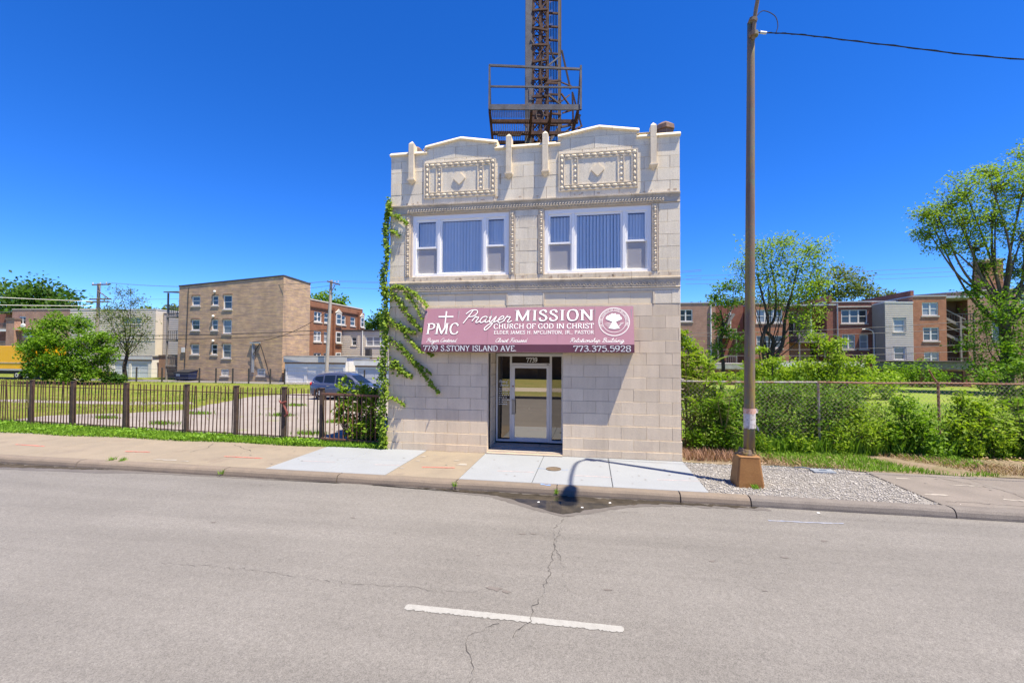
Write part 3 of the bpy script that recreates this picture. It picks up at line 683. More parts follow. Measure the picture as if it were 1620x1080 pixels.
# door front
alu = mk('door_aluminium', (.72,.71,.69), rough=.4, metal=.15)
YD = .97
q = MB()
def fr(x0, x1, z0, z1): q.box(x0,x1,YD,YD+.09,z0,z1)
fr(-2.64,-2.595,.13,2.6); fr(-.795,-.72,.13,2.6); fr(-2.595,-.795,2.52,2.6); fr(-2.245,-2.19,.13,2.52); fr(-1.12,-1.06,.13,2.52)
fr(-2.19,-1.12,2.27,2.33); fr(-2.595,-2.245,.13,.19); fr(-1.06,-.795,.13,.19)
q.build('storefront_frame', alu, ch, bevel=.004)
dglass = glassmat('door_glass', (.92,.86,.76), .38, (.38,.33,.28)); dark_glass = glassmat('sidelight_glass', (.9,.85,.78), .20, (.22,.2,.19))
def pane(x0, x1, z0, z1, y, mat, par): return MB().add([(x0,y,z0),(x1,y,z0),(x1,y,z1),(x0,y,z1)], [(0,1,2,3)]).build('pane', mat, par)
q = MB(); yd = YD-.012
q.box(-2.188,-2.105,yd,yd+.05,.135,2.265); q.box(-1.205,-1.122,yd,yd+.05,.135,2.265); q.box(-2.105,-1.205,yd,yd+.05,2.19,2.265); q.box(-2.105,-1.205,yd,yd+.05,.135,.25)
door = q.build('door', alu, ch, bevel=.004)
pane(-2.105,-1.205,.25,2.19,yd+.025,dglass,door)
q = MB(); q.box(-2.175,-2.125,yd-.012,yd,.92,1.32); q.box(-2.185,-2.1,yd-.035,yd-.013,1.28,1.31); q.box(-2.185,-2.1,yd-.035,yd-.013,.9,.93); q.box(-2.105,-2.08,yd-.055,yd-.036,.9,1.31)
q.build('door_handle', mk('handle_steel', (.35,.34,.33), rough=.35, metal=.7), door, bevel=.003)
MB().tube([(-2.15,yd-.012,1.68),(-2.15,yd+.01,1.68)], .022, 10).build('lock', mk('lock_brass', (.3,.12,.08), rough=.4, metal=.5), door)
q = MB().box(-2.105,-1.205,yd+.03,yd+.06,.985,1.03).box(-1.72,-1.68,yd+.03,yd+.075,1.0,1.09); q.build('push_bar', mk('push_bar_tan', (.6,.55,.46), rough=.4), door)
MB().box(-2.105,-1.205,yd+.062,yd+.07,.25,.98).build('kick_panel', mk('kick_panel_grey', (.42,.4,.38), (.36,.34,.33), 3, .6), door)
tr = pane(-2.19,-1.12,2.33,2.52,YD+.03,dark_glass,ch); tr.name = 'transom'
sl1 = pane(-2.595,-2.245,.19,2.52,YD+.03,dark_glass,ch); sl1.name = 'sidelight'
sl2 = pane(-1.06,-.795,.19,2.52,YD+.03,dark_glass,ch); sl2.name = 'sidelight'
MB().box(-1.2,-1.14,yd-.03,yd+.01,2.28,2.305).build('door_closer', mk('handle_steel', (0,0,0)), ch)
# threshold tiles
slt = mk('slate_tile', (.42,.36,.3), (.48,.42,.35), 3, .6, fine=.2, fscale=30, rnd=.12, stain=(.33,.3,.26), sscale=2, slo=.55, shi=.8)
MB().box(DX0,DX1,.0,1.1,-.05,.055).build('threshold_bed', mortar, ch)
for j in range(2):
    for i in range(3):
        w = (DX1-DX0)/3; MB().box(DX0+i*w+.004, DX0+(i+1)*w-.004, .01+j*.5, .5+j*.5, .02, .068+.02*j).build('threshold_tile', slt, ch)
MB().box(DX0,DX1,-.14,-.004,-.03,.035).build('door_sill', mk('sill_tan', (.5,.41,.31), (.42,.35,.28), 4, .9, fine=.2), ch)
# things dimly seen inside the lobby
MB().box(-3.2,-.2,2.55,2.59,.0,3.2).build('lobby_wall', mk('lobby_brown', (.2,.14,.09), rough=.8), ch)

# ================================================================== LETTERING
def rib(poly, wfun):
    P = [np.array(p, float) for p in poly]; L = []; Rr = []
    for i, p in enumerate(P):
        d = P[min(i+1,len(P)-1)]-P[max(i-1,0)]; l = np.linalg.norm(d); d = d/l if l > 1e-9 else np.array((1.,0))
        n = np.array((-d[1], d[0])); w = wfun(d)/2; L.append(p+n*w); Rr.append(p-n*w)
    return L, Rr
PHI = R(18)
def nib(T, t): return lambda d: t+(T-t)*abs(d[0]*-math.sin(PHI)+d[1]*math.cos(PHI)) if True else T
S_ = 's'
SER = {
'A':(.82,[[(.08,0),(.41,1)],[(.40,1),(.74,0)],[(.2,.33),(.6,.33)]],[(.08,0),(.74,0)]),
'C':(.82,['s',(.70,.76),(.6,.94),(.42,1),(.2,.88),(.09,.5),(.2,.12),(.42,0),(.62,.06),(.73,.24)],[]),
'D':(.86,[[(.17,0),(.17,1)],['s',(.17,.97),(.45,.96),(.68,.78),(.74,.5),(.68,.22),(.45,.04),(.17,.03)]],[(.17,0),(.17,1)]),
'E':(.7,[[(.17,0),(.17,1)],[(.17,.97),(.6,.97)],[(.17,.52),(.48,.52)],[(.17,.03),(.62,.03)],[(.6,1),(.6,.8)],[(.62,.22),(.62,0)]],[(.17,0),(.17,1)]),
'F':(.66,[[(.17,0),(.17,1)],[(.17,.97),(.6,.97)],[(.17,.52),(.48,.52)],[(.6,1),(.6,.78)]],[(.17,0),(.17,1)]),
'G':(.88,[['s',(.70,.76),(.6,.94),(.42,1),(.2,.88),(.09,.5),(.2,.12),(.42,0),(.62,.04),(.7,.1)],[(.7,.42),(.7,.05)]],[(.7,.42)]),
'H':(.9,[[(.17,0),(.17,1)],[(.73,0),(.73,1)],[(.17,.52),(.73,.52)]],[(.17,0),(.17,1),(.73,0),(.73,1)]),
'I':(.38,[[(.19,0),(.19,1)]],[(.19,0),(.19,1)]),
'J':(.42,[[(.24,1),(.24,.15)],['s',(.24,.2),(.2,-.02),(.02,-.08)]],[(.24,1)]),
'L':(.68,[[(.17,0),(.17,1)],[(.17,.03),(.6,.03)],[(.6,.26),(.6,0)]],[(.17,0),(.17,1)]),
'M':(1.12,[[(.14,0),(.16,1)],[(.16,1),(.55,.05)],[(.53,.0),(.94,1)],[(.94,0),(.94,1)]],[(.14,0),(.94,0),(.12,1),(.98,1)]),
'N':(.9,[[(.14,0),(.14,1)],[(.14,1),(.76,0)],[(.76,0),(.76,1)]],[(.14,0),(.1,1),(.76,1)]),
'O':(.86,['s',(.43,1),(.2,.9),(.09,.5),(.2,.1),(.43,0),(.66,.1),(.77,.5),(.66,.9),(.43,1)],[]),
'P':(.72,[[(.17,0),(.17,1)],['s',(.17,.97),(.45,.97),(.62,.85),(.62,.62),(.45,.48),(.17,.47)]],[(.17,0),(.17,1)]),
'R':(.8,[[(.17,0),(.17,1)],['s',(.17,.97),(.42,.97),(.6,.87),(.6,.66),(.42,.52),(.17,.51)],[(.4,.5),(.72,.0)]],[(.17,0),(.17,1),(.74,0)]),
'S':(.64,['s',(.53,.76),(.47,.94),(.31,1),(.13,.9),(.12,.7),(.3,.56),(.48,.42),(.55,.22),(.43,.03),(.27,0),(.12,.07),(.07,.26)],[]),
'T':(.76,[[(.38,0),(.38,1)],[(.06,.97),(.7,.97)],[(.06,1),(.06,.76)],[(.7,1),(.7,.76)]],[(.38,0)]),
'U':(.88,['s',(.17,1),(.17,.35),(.24,.06),(.45,0),(.64,.08),(.7,.35),(.7,1)],[(.17,1),(.7,1)]),
'V':(.8,[[(.1,1),(.42,0)],[(.4,0),(.7,1)]],[(.1,1),(.7,1)]),
'Y':(.78,[[(.1,1),(.4,.48)],[(.4,.48),(.68,1)],[(.39,.5),(.39,0)]],[(.1,1),(.68,1),(.39,0)]),
'c':(.42,['s',(.36,.92),(.22,1),(.08,.8),(.1,.55),(.22,.48),(.38,.6)],[]),
'2':(.64,[['s',(.08,.72),(.14,.95),(.33,1),(.52,.85),(.47,.6),(.25,.3),(.07,.05)],[(.05,.05),(.58,.05)]],[]),
'3':(.62,[['s',(.08,.84),(.24,1),(.46,.94),(.49,.72),(.25,.55)],['s',(.25,.55),(.52,.45),(.54,.15),(.28,0),(.06,.13)]],[]),
'5':(.62,[[(.54,.96),(.14,.96)],[(.14,1),(.12,.58)],['s',(.12,.58),(.35,.64),(.55,.48),(.54,.18),(.3,0),(.06,.1)]],[]),
'7':(.62,[[(.05,.96),(.57,.96)],[(.57,.97),(.24,0)],[(.06,1),(.06,.76)]],[]),
'8':(.64,['s',(.31,.54),(.1,.68),(.12,.92),(.31,1),(.5,.92),(.52,.68),(.31,.54),(.08,.36),(.1,.08),(.31,0),(.52,.08),(.54,.36),(.31,.54)],[]),
'9':(.64,[['s',(.54,.7),(.47,.95),(.3,1),(.1,.9),(.07,.65),(.2,.44),(.4,.46),(.54,.7)],['s',(.54,.7),(.48,.3),(.14,.0)]],[]),
'.':(.28,[[(.13,0),(.13,.14)]],[]), ',':(.28,[[(.14,.12),(.08,-.12)]],[]), ' ':(.34,[],[])}
SCR = {
'a':(.55,['s',(.42,.42),(.28,.5),(.1,.38),(.08,.1),(.22,0),(.38,.2),(.43,.48),(.4,.1),(.5,.02),(.62,.14)]),
'c':(.42,['s',(.38,.4),(.26,.5),(.08,.35),(.08,.1),(.24,0),(.48,.16)]),
'd':(.58,['s',(.4,.4),(.26,.5),(.08,.35),(.1,.05),(.28,.05),(.42,.5),(.5,1),(.42,.3),(.46,.02),(.62,.14)]),
'e':(.42,['s',(.02,.15),(.3,.3),(.32,.46),(.2,.5),(.08,.3),(.12,.04),(.28,0),(.48,.16)]),
'f':(.36,['s',(.02,.1),(.3,.8),(.26,1),(.18,.8),(.1,-.4),(.2,-.3),(.38,.14)]),
'g':(.56,['s',(.4,.42),(.26,.5),(.08,.35),(.1,.05),(.28,.05),(.42,.48),(.36,-.2),(.2,-.45),(.06,-.35),(.25,-.1),(.62,.14)]),
'h':(.54,[['s',(.0,.15),(.25,.85),(.22,1),(.14,.8),(.08,0)],['s',(.08,0),(.18,.4),(.32,.5),(.38,.35),(.36,.05),(.45,0),(.6,.14)]]),
'i':(.28,[['s',(.0,.12),(.12,.48),(.1,.08),(.18,0),(.34,.14)],[(.17,.68),(.19,.75)]]),
'l':(.26,['s',(.0,.12),(.2,.75),(.2,1),(.12,.85),(.08,.1),(.16,0),(.32,.14)]),
'n':(.54,[['s',(.0,.2),(.1,.5),(.08,0)],['s',(.08,.05),(.2,.42),(.32,.5),(.38,.38),(.35,.06),(.44,0),(.6,.14)]]),
'o':(.46,['s',(.25,.5),(.1,.4),(.07,.12),(.22,0),(.38,.15),(.36,.42),(.25,.5),(.52,.42)]),
'p':(.48,[['s',(.0,.15),(.12,.5),(.04,-.45)],['s',(.08,.2),(.25,.5),(.4,.38),(.38,.1),(.2,0),(.52,.14)]]),
'r':(.42,['s',(.0,.12),(.1,.55),(.13,.42),(.3,.44),(.26,.1),(.34,0),(.5,.14)]),
's':(.36,['s',(.0,.1),(.2,.54),(.3,.2),(.2,0),(.06,.04),(.42,.14)]),
't':(.32,[['s',(.0,.12),(.2,.9),(.12,.1),(.2,0),(.38,.14)],[(.04,.6),(.34,.63)]]),
'u':(.56,['s',(.0,.3),(.08,.5),(.08,.1),(.2,0),(.34,.2),(.4,.5),(.38,.06),(.46,0),(.62,.14)]),
'v':(.44,['s',(.0,.3),(.1,.5),(.12,.0),(.3,.3),(.34,.5),(.5,.44)]),
'y':(.54,['s',(.0,.35),(.08,.5),(.1,.12),(.22,.05),(.4,.5),(.34,-.2),(.14,-.6),(.02,-.45),(.2,-.12),(.6,.14)]),
'B':(.72,[['s',(.2,0),(.26,.5),(.36,1)],['s',(.08,.75),(.3,1.02),(.62,.95),(.6,.65),(.3,.54),(.62,.42),(.56,.06),(.3,-.02),(.1,.1)]]),
'C':(.62,['s',(.62,.78),(.55,1),(.28,.9),(.1,.4),(.25,.0),(.5,.05),(.7,.2)]),
'F':(.62,[['s',(.1,.05),(.25,.02),(.4,.97)],['s',(.05,.85),(.3,1),(.75,.95)],[(.2,.5),(.55,.53)]]),
'O':(.76,['s',(.45,1),(.2,.85),(.08,.4),(.25,.0),(.5,.05),(.68,.5),(.6,.9),(.4,.98),(.55,.8)]),
'P':(.62,[['s',(.14,-.05),(.24,.4),(.36,1)],['s',(.02,.7),(.22,.98),(.55,1.02),(.7,.8),(.55,.52),(.25,.48)]]),
'R':(.74,[['s',(.14,0),(.24,.4),(.36,1)],['s',(.02,.75),(.22,.98),(.55,1.0),(.66,.8),(.5,.55),(.27,.5),(.5,.2),(.75,.0)]]),
'S':(.6,['s',(.58,.85),(.45,1),(.25,.85),(.35,.55),(.45,.25),(.25,0),(.05,.1)]),
' ':(.3,[])}
def glyph_strokes(g):
    st = g[1]
    if st and st[0] == 's': st = [st]
    for s in st:
        if not s: continue
        if s[0] == 's': yield catmull(s[1:], 5)
        else: yield [np.array(p, float) for p in s]
def text2d(txt, font, x0, x1, y0, h, T=.17, t=.065, slant=0, extra=0, track=.04, arc=None):
    """list of quad-strip ribbons in 2D"""
    tot = sum(font[c][0]+track for c in txt)-track; sx = (x1-x0)/tot; out = []; cx = 0; asp = h/sx
    for c in txt:
        g = font[c]
        for s in glyph_strokes(g):
            wf = nib(T+extra, t+extra) if font is SER else (lambda d: t+extra)
            P = [np.array(((cx+p[0])*sx+x0+slant*p[1]*h, y0+p[1]*h)) for p in s]
            fs = (h+sx)/2
            out.append(rib(P, lambda d, wf=wf: wf(d)*fs))
        if font is SER:
            for (px, py) in g[2]:
                X = (cx+px)*sx+x0; Y = y0+(py*h if py < .9 else py*h); a = .16*sx; b = (t+extra)*h*.55
                if py >= .9: Y -= b/2
                elif py <= .1: Y += b/2
                out.append(([np.array((X-a,Y+b/2)), np.array((X+a,Y+b/2))], [np.array((X-a,Y-b/2)), np.array((X+a,Y-b/2))]))
        cx += g[0]+track
    return out
def letter_mesh(ribs, mapf, off0):
    q = MB()
    for k, (L, Rr) in enumerate(ribs):
        o = off0+(k % 9)*.00012; n = len(L)
        q.add([mapf(p, o) for p in L]+[mapf(p, o) for p in Rr], [(i, n+i, n+i+1, i+1) for i in range(n-1)])
    return q
# ---- awning
aw = thing('awning', 'mauve fabric awning with white church name over the door', 'awning', (-1.67,-.15,2.63))
mauve = mk('mauve_vinyl', (.35,.175,.22), (.37,.19,.235), 1.2, .5, fine=.05, spec=.4, stain=(.39,.205,.25), sscale=.7)
plum = mk('plum_vinyl', (.15,.05,.075), (.17,.06,.085), 1.2, .5, spec=.4)
lett = mk('letter_white', (.85,.84,.8), rough=.6); shadow_col = mk('letter_outline_plum', (.2,.09,.12), rough=.6)
AX0, AX1 = -4.39, 1.05; AY = -.31; ZT, ZB = 3.80, 2.83; SL = math.hypot(ZT-ZB, AY)
def onslope(p, o): 
    f = p[1]/SL; return (p[0], AY*(1-f)-o*(ZT-ZB)/SL, ZB+(ZT-ZB)*f-o*AY/SL)
def onval(p, o): return (p[0], AY-.004-o, p[1])
fr_ = [0,.166,.325,.485,.655,.825,1.0]; can = None
for a, b in zip(fr_[:-1], fr_[1:]):
    x0, x1 = AX0+(AX1-AX0)*a+.002, AX0+(AX1-AX0)*b-.002; q = MB(); n = 6; L = []
    for j in range(2):
        for i in range(n+1):
            for k in range(5):
                u = x0+(x1-x0)*i/n; v = SL*k/4; s = -.006*math.sin(math.pi*i/n)*math.sin(math.pi*k/4)
                L.append(onslope((u, v), s-j*.008))
    idx = lambda j, i, k: j*(n+1)*5+i*5+k
    F = [(idx(0,i,k),idx(0,i+1,k),idx(0,i+1,k+1),idx(0,i,k+1)) for i in range(n) for k in range(4)]
    F += [(idx(1,i,k),idx(1,i,k+1),idx(1,i+1,k+1),idx(1,i+1,k)) for i in range(n) for k in range(4)]
    q.add(L, F); q.build('canopy_panel', mauve, aw, smooth=True)
MB().box(AX0,AX1,AY-.004,AY+.006,2.63,2.828).build('valance', plum, aw)
for x in (AX0, AX1-.006):
    MB().xprism([(0-.002,2.63),(AY+.007,2.63),(AY+.007,2.827),(-.002,ZT-.012)], x, x+.006).build('side_panel', plum, aw)
q = MB()
for x in np.linspace(AX0+.05, AX1-.05, 7):
    q.tube([(x,-.01,2.65),(x,AY+.02,2.65),(x,AY+.02,2.8),(x,-.02,3.72)], .012, 6)
q.tube([(AX0+.02,AY+.02,2.65),(AX1-.02,AY+.02,2.65)], .012, 6); q.build('frame', mk('awning_frame', (.3,.3,.3), rough=.5, metal=.5), aw)
def put(txt, font, x0, x1, v, h, mapf=onslope, outline=0, **k):
    if outline: letter_mesh(text2d(txt, font, x0+.006, x1+.006, v-.006, h, extra=outline, **k), mapf, .0025).build('lettering', shadow_col, aw)
    letter_mesh(text2d(txt, font, x0, x1, v, h, **k), mapf, .005).build('lettering', lett, aw)
put('PMC', SER, -4.30, -3.40, .285, .30, outline=.09, slant=.02, T=.15)
cr = [([np.array((-3.86,.93)), np.array((-3.80,.30))], [np.array((-3.82,.93)), np.array((-3.77,.30))])]
cr = [([np.array((-3.775,.93)),np.array((-3.795,.40))],[np.array((-3.815,.93)),np.array((-3.81,.40))]), ([np.array((-4.0,.795)),np.array((-3.59,.795))],[np.array((-4.0,.755)),np.array((-3.59,.755))])]
letter_mesh(cr, onslope, .005).build('cross_emblem', lett, aw)
put('Prayer', SCR, -3.36, -2.06, .60, .35, t=.062, slant=.40, outline=.05, track=0)
put('MISSION', SER, -1.93, .07, .64, .295, outline=.09, track=.1)
put('CHURCH OF GOD IN CHRIST', SER, -2.48, .08, .425, .135, T=.15, t=.075)
put('ELDER JAMES H. McCLINTON, JR., PASTOR', SER, -2.46, .08, .28, .09, T=.15, t=.08, track=.08)
put('Prayer Centered', SCR, -4.27, -3.45, .06, .105, t=.085, slant=.4, track=0)
put('Christ Focused', SCR, -2.42, -1.6, .06, .105, t=.085, slant=.4, track=0)
put('Relationship Building', SCR, -.52, .8, .06, .105, t=.085, slant=.4, track=0)
put('7739', SER, -4.33, -3.93, 2.66, .14, mapf=onval, T=.16, t=.07); put('S.STONY ISLAND AVE.', SER, -3.85, -1.85, 2.66, .14, mapf=onval, T=.16, t=.07)
put('773.375.5928', SER, -.42, .97, 2.66, .14, mapf=onval, T=.16, t=.07)
# seal
cu, cv = .575, .60
ribs = []
def circ(r, w, n=48):
    L = [np.array((cu+(r+w/2)*math.cos(t), cv+(r+w/2)*math.sin(t))) for t in np.linspace(0,2*math.pi,n)]
    Rr = [np.array((cu+(r-w/2)*math.cos(t), cv+(r-w/2)*math.sin(t))) for t in np.linspace(0,2*math.pi,n)]; ribs.append((L, Rr))
circ(.375,.014); circ(.36,.006); circ(.285,.01)
for txt, a0, a1, flip in (('OF THE CHURCH OF GOD IN CHRIST INC.', R(205), R(-25), 1),):
    for L, Rr in text2d(txt, SER, 0, 1, 0, .052, T=.2, t=.12):
        # bend the line of text round the ring
        def bend(p): t = a0+(a1-a0)*p[0]; r = .298+p[1]; return np.array((cu+r*math.cos(t), cv+r*math.sin(t)))
        # glyph widths are already in units of the arc; rescale ribbon sideways
        Lc = []; Rc = []
        for a, b in zip(L, Rr):
            c = (a+b)/2; d = (a-b)/2; s = np.array((d[0]*.05, d[1]))  ; Lc.append(bend(c+s*.9)); Rc.append(bend(c-s*.9))
            if np.linalg.norm(Lc[-1]-Rc[-1]) < .006:
                t = a0+(a1-a0)*c[0]; e = np.array((-math.sin(t), math.cos(t)))*.004; Lc[-1] = bend(c)+e; Rc[-1] = bend(c)-e
        ribs.append((Lc, Rc))
# sheaf with rays
for k in range(26):
    t = R(20+140*k/25); r0 = .03; e = .2+.05*random.random(); a = np.array((cu, cv-.02)); b = np.array((cu+e*math.cos(t)*.95, cv+.02+e*math.sin(t)*.85)); n = np.array((-math.sin(t), math.cos(t)))
    ribs.append(([a+n*.004, b+n*.018], [a-n*.004, b-n*.018]))
for k in range(14):
    f = -1+2*k/13; a = np.array((cu+f*.035, cv)); b = np.array((cu+f*.13, cv-.2+.02*abs(f))); ribs.append(([a+np.array((.005,0)), b+np.array((.009,0))], [a-np.array((.005,0)), b-np.array((.009,0))]))
ribs.append(([np.array((cu-.05,cv+.01)), np.array((cu+.05,cv+.01))], [np.array((cu-.05,cv-.03)), np.array((cu+.05,cv-.03))]))
for k in range(7):
    for sgn in (-1, 1):
        x = cu+sgn*(.12+.02*k); a = np.array((x+.05,cv-.02-.0*k)); b = np.array((x-.03,cv-.16+.02*k)); 
        if np.hypot(*(a-(cu,cv))) < .27 and np.hypot(*(b-(cu,cv))) < .27: ribs.append(([a+np.array((.003,0)), b+np.array((.003,0))], [a-np.array((.003,0)), b-np.array((.003,0))]))
letter_mesh(ribs, onslope, .005).build('church_seal', lett, aw)
# house number and hours on the door glass
def ondoor(p, o): return (p[0], YD+.028-o, p[1])
letter_mesh(text2d('7739', SER, -1.78, -1.47, 2.355, .125, T=.16, t=.14), ondoor, .001).build('house_number', lett, tr)
ribs = text2d('Order of', SCR, -2.565, -2.32, 1.78, .075, t=.13, slant=.35, track=0)+text2d('Service', SCR, -2.54, -2.3, 1.68, .075, t=.13, slant=.35, track=0)
for k in range(8):
    z = 1.6-.062*k; x = -2.565; e = random.choice((-2.29,-2.33,-2.27))
    while x < e:
        w = random.uniform(.015,.05); ribs.append(([np.array((x,z+.012)), np.array((x+w,z+.012))], [np.array((x,z-.008)), np.array((x+w,z-.008))])); x += w+random.uniform(.008,.03)
letter_mesh(ribs, ondoor, .001).build('service_hours', lett, sl1, kind='stuff')

# ================================================================== STREET LAMP, WIRE, NOTICE
lp = thing('street_lamp', 'tall rusty brown street lamp pole on a tapered steel base in the gravel', 'street lamp', (3.1,-1.75,0))
def rustpole():
    mt, nt, b = newmat('weathered_pole'); pos = worldpos(nt)
    sp = N(nt, 'ShaderNodeMapping'); sp.inputs['Scale'].default_value = (3,3,.35); nt.links.new(pos, sp.inputs['Vector'])
    c = mixc(nt, ramp(nt, noise(nt, sp.outputs[0], 3, 6, .7), .35, .65), (.16,.1,.07), (.2,.16,.12))
    c = mixc(nt, ramp(nt, noise(nt, sp.outputs[0], 2.1, 5, .65), .52, .64), c, (.26,.2,.05))
    c = mixc(nt, ramp(nt, noise(nt, pos, 2.2, 5, .7), .56, .66), c, (.13,.17,.1))
    c = mixc(nt, ramp(nt, noise(nt, pos, 9, 5, .75), .55, .75), c, (.3,.13,.05))
    nt.links.new(c, b.inputs['Base Color']); b.inputs['Roughness'].default_value = .75
    bumpit(nt, b, noise(nt, pos, 40, 5, .7), .4, .006); return mt
PM = rustpole()
baseM = mk('base_casting', (.27,.13,.045), (.33,.17,.06), 3, .55, fine=.18, fscale=40, bump=.15, bscale=60, stain=(.42,.26,.1), sscale=4, slo=.66, shi=.74)
bx, by = 3.11, -1.76
def ring4(w, z, c): return [(bx-w+c,by-w,z),(bx+w-c,by-w,z),(bx+w,by-w+c,z),(bx+w,by+w-c,z),(bx+w-c,by+w,z),(bx-w+c,by+w,z),(bx-w,by+w-c,z),(bx-w,by-w+c,z)]
rings = [ring4(.255,-.03,.03), ring4(.252,.06,.03), ring4(.2,.545,.03), ring4(.205,.565,.03), ring4(.19,.585,.03)]
q = MB(); q.add(sum(rings, []), [(r*8+i, r*8+(i+1)%8, (r+1)*8+(i+1)%8, (r+1)*8+i) for r in range(4) for i in range(8)]+[tuple(32+i for i in range(8))])
q.build('base', baseM, lp, bevel=.008)
MB().box(bx-.12,bx+.12,by-.254,by-.243,.12,.44).build('access_door', baseM, lp) if False else None
q = MB(); q.tube([(bx,by,.585),(bx,by,.63)], .165, 16); q.tube([(bx,by,.63),(bx,by,.7)], [.135,.118], 16); q.build('flange', PM, lp)
for a in (45,135,225,315):
    x, y = bx+.14*math.cos(R(a)), by+.14*math.sin(R(a)); q = MB(); q.tube([(x,y,.6),(x,y,.72)], .016, 6); q.tube([(x,y,.63),(x,y,.665)], .032, 6); q.build('anchor_bolt', PM, lp)
px = lambda z: bx+.045+.11*(z/9.3)
q = MB(); q.tube([(px(z), by, z) for z in np.linspace(.62,9.45,14)], [.108-.038*i/13 for i in range(14)], 18); q.build('pole', PM, lp, smooth=True)
q = MB(); q.tube([(px(9.45),by,9.45),(px(9.45),by,9.49)], [.075,.05], 14); q.build('pole_cap', PM, lp)
arm = [(px(9.0)+.02,by-.08,9.05),(px(9.3)+.04,by-.14,9.55),(px(9.3)+.1,by-.3,10.05),(px(9.3)+.1,by-.62,10.4),(px(9.3)+.08,by-1.15,10.52),(px(9.3)+.02,by-1.9,10.42),(px(9.3)-.04,by-2.5,10.22)]
q = MB(); q.tube(catmull(arm, 5), .038, 10); q.build('mast_arm', mk('arm_brown', (.25,.17,.1), (.2,.15,.11), 6, .6), lp, smooth=True)
q = MB(); q.tube([(px(9)+.02,by-.1,9.1),(px(9)+.02,by-.1,9.18)], .09, 10); q.tube([(px(9),by-.1,9.4),(px(9)+.02,by-.1,9.46)], .085, 10); q.build('arm_clamp', PM, lp)
lx, ly, lz = px(9.3)-.04, by-2.45, 10.2
q = MB(); S = [(0,.06,.05),(-.15,.13,.09),(-.35,.19,.12),(-.6,.21,.12),(-.78,.15,.09),(-.85,.05,.04)]; n = 10; V = []; 
for (dy, w, h) in S:
    for i in range(n): a = 2*math.pi*i/n; V.append((lx+w*math.cos(a), ly+dy, lz-.03+h*math.sin(a)*(1 if math.sin(a) > 0 else .7)))
q.add(V, [(s*n+i, (s+1)*n+i, (s+1)*n+(i+1)%n, s*n+(i+1)%n) for s in range(len(S)-1) for i in range(n)]+[tuple(range(n)), tuple(len(V)-1-i for i in range(n))])
q.build('luminaire', mk('lamp_housing', (.3,.3,.29), rough=.5), lp, smooth=True)
nt_ = thing('paper_notice', 'torn white paper notice with orange band taped round the lamp pole', 'notice', (bx+.05,by-.11,1.1))
def wrap(z0, z1, a0, a1, mat, name, jag=.02, r=.112):
    q = MB(); k = 14; V = []
    for i in range(k+1):
        a = R(a0+(a1-a0)*i/k); 
        for z in (z0+random.uniform(-jag,jag)*.6, z1+random.uniform(-jag,jag)*.3):
            rr = r+random.uniform(0,.004); V.append((px(1.3)+rr*math.cos(a), by+rr*math.sin(a), z))
    q.add(V, [(2*i,2*i+2,2*i+3,2*i+1) for i in range(k)]); q.build(name, mat, nt_)
wrap(1.12,1.41,180,345, mk('notice_paper', (.66,.62,.58), (.55,.5,.46), 12, .9, stain=(.4,.34,.3), sscale=18, slo=.5, shi=.62), 'sheet')
wrap(1.41,1.52,178,350, mk('notice_orange', (.6,.3,.2), (.66,.48,.4), 25, .9), 'header', .012)
q = MB(); x = px(1.3)+.11
q.add([(x,by-.03,1.52),(x+.045,by-.05,1.5),(x+.04,by-.05,1.44),(x-.005,by-.05,1.42)], [(0,1,2,3)]); q.add([(x-.01,by-.05,1.2),(x+.04,by-.07,1.14),(x+.05,by-.07,1.07),(x+.02,by-.06,1.09)], [(0,1,2,3)])
q.build('torn_corner', mk('notice_paper', (0,0,0)), nt_)
wire = thing('service_wire', 'black twisted service wire strung from the lamp pole to the right', 'wire', (px(9.2),by,9.2))
blk = mk('cable_black', (.03,.03,.032), rough=.6)
W = [(px(9.2)+.07,by,9.27),(3.45,by,9.23),(4.2,by,9.10),(5.73,by,8.72),(8.05,by,8.18),(12,by,7.6),(20,by,7.3)]
Wp = catmull(W, 14); q = MB()
q.tube(Wp, .012, 5); q.tube([p+np.array((0,.012*math.sin(i*1.3),.012*math.cos(i*1.3))) for i, p in enumerate(Wp)], .009, 4); q.build('cable', blk, wire)
q = MB(); q.tube(catmull([(px(9.3)+.08,by,9.55),(3.5,by,9.68),(3.72,by,9.55),(3.78,by,9.34),(3.74,by,9.19)], 6), .009, 5); q.build('drip_loop', blk, wire)
q = MB(); q.tube([(3.44,by,9.235),(3.56,by,9.205)], .028, 8); q.build('splice', mk('splice_grey', (.6,.6,.6), rough=.5), wire)

# ================================================================== ROOFTOP SIGN TOWER
tw = thing('sign_tower', 'rusty steel lattice sign tower with railed catwalk rising behind the parapet', 'sign tower', (-1.7,4.2,7.45))
rust = mk('rusty_steel', (.065,.034,.024), (.12,.06,.04), 7, .75, fine=.3, fscale=40, stain=(.3,.2,.15), sscale=9, slo=.62, shi=.74)
grey_steel = mk('weathered_grey_steel', (.13,.13,.14), (.085,.08,.085), 4, .6, stain=(.2,.12,.08), sscale=3, slo=.55, shi=.7)
dkst = mk('dark_steel', (.07,.05,.042), (.11,.08,.065), 6, .7)
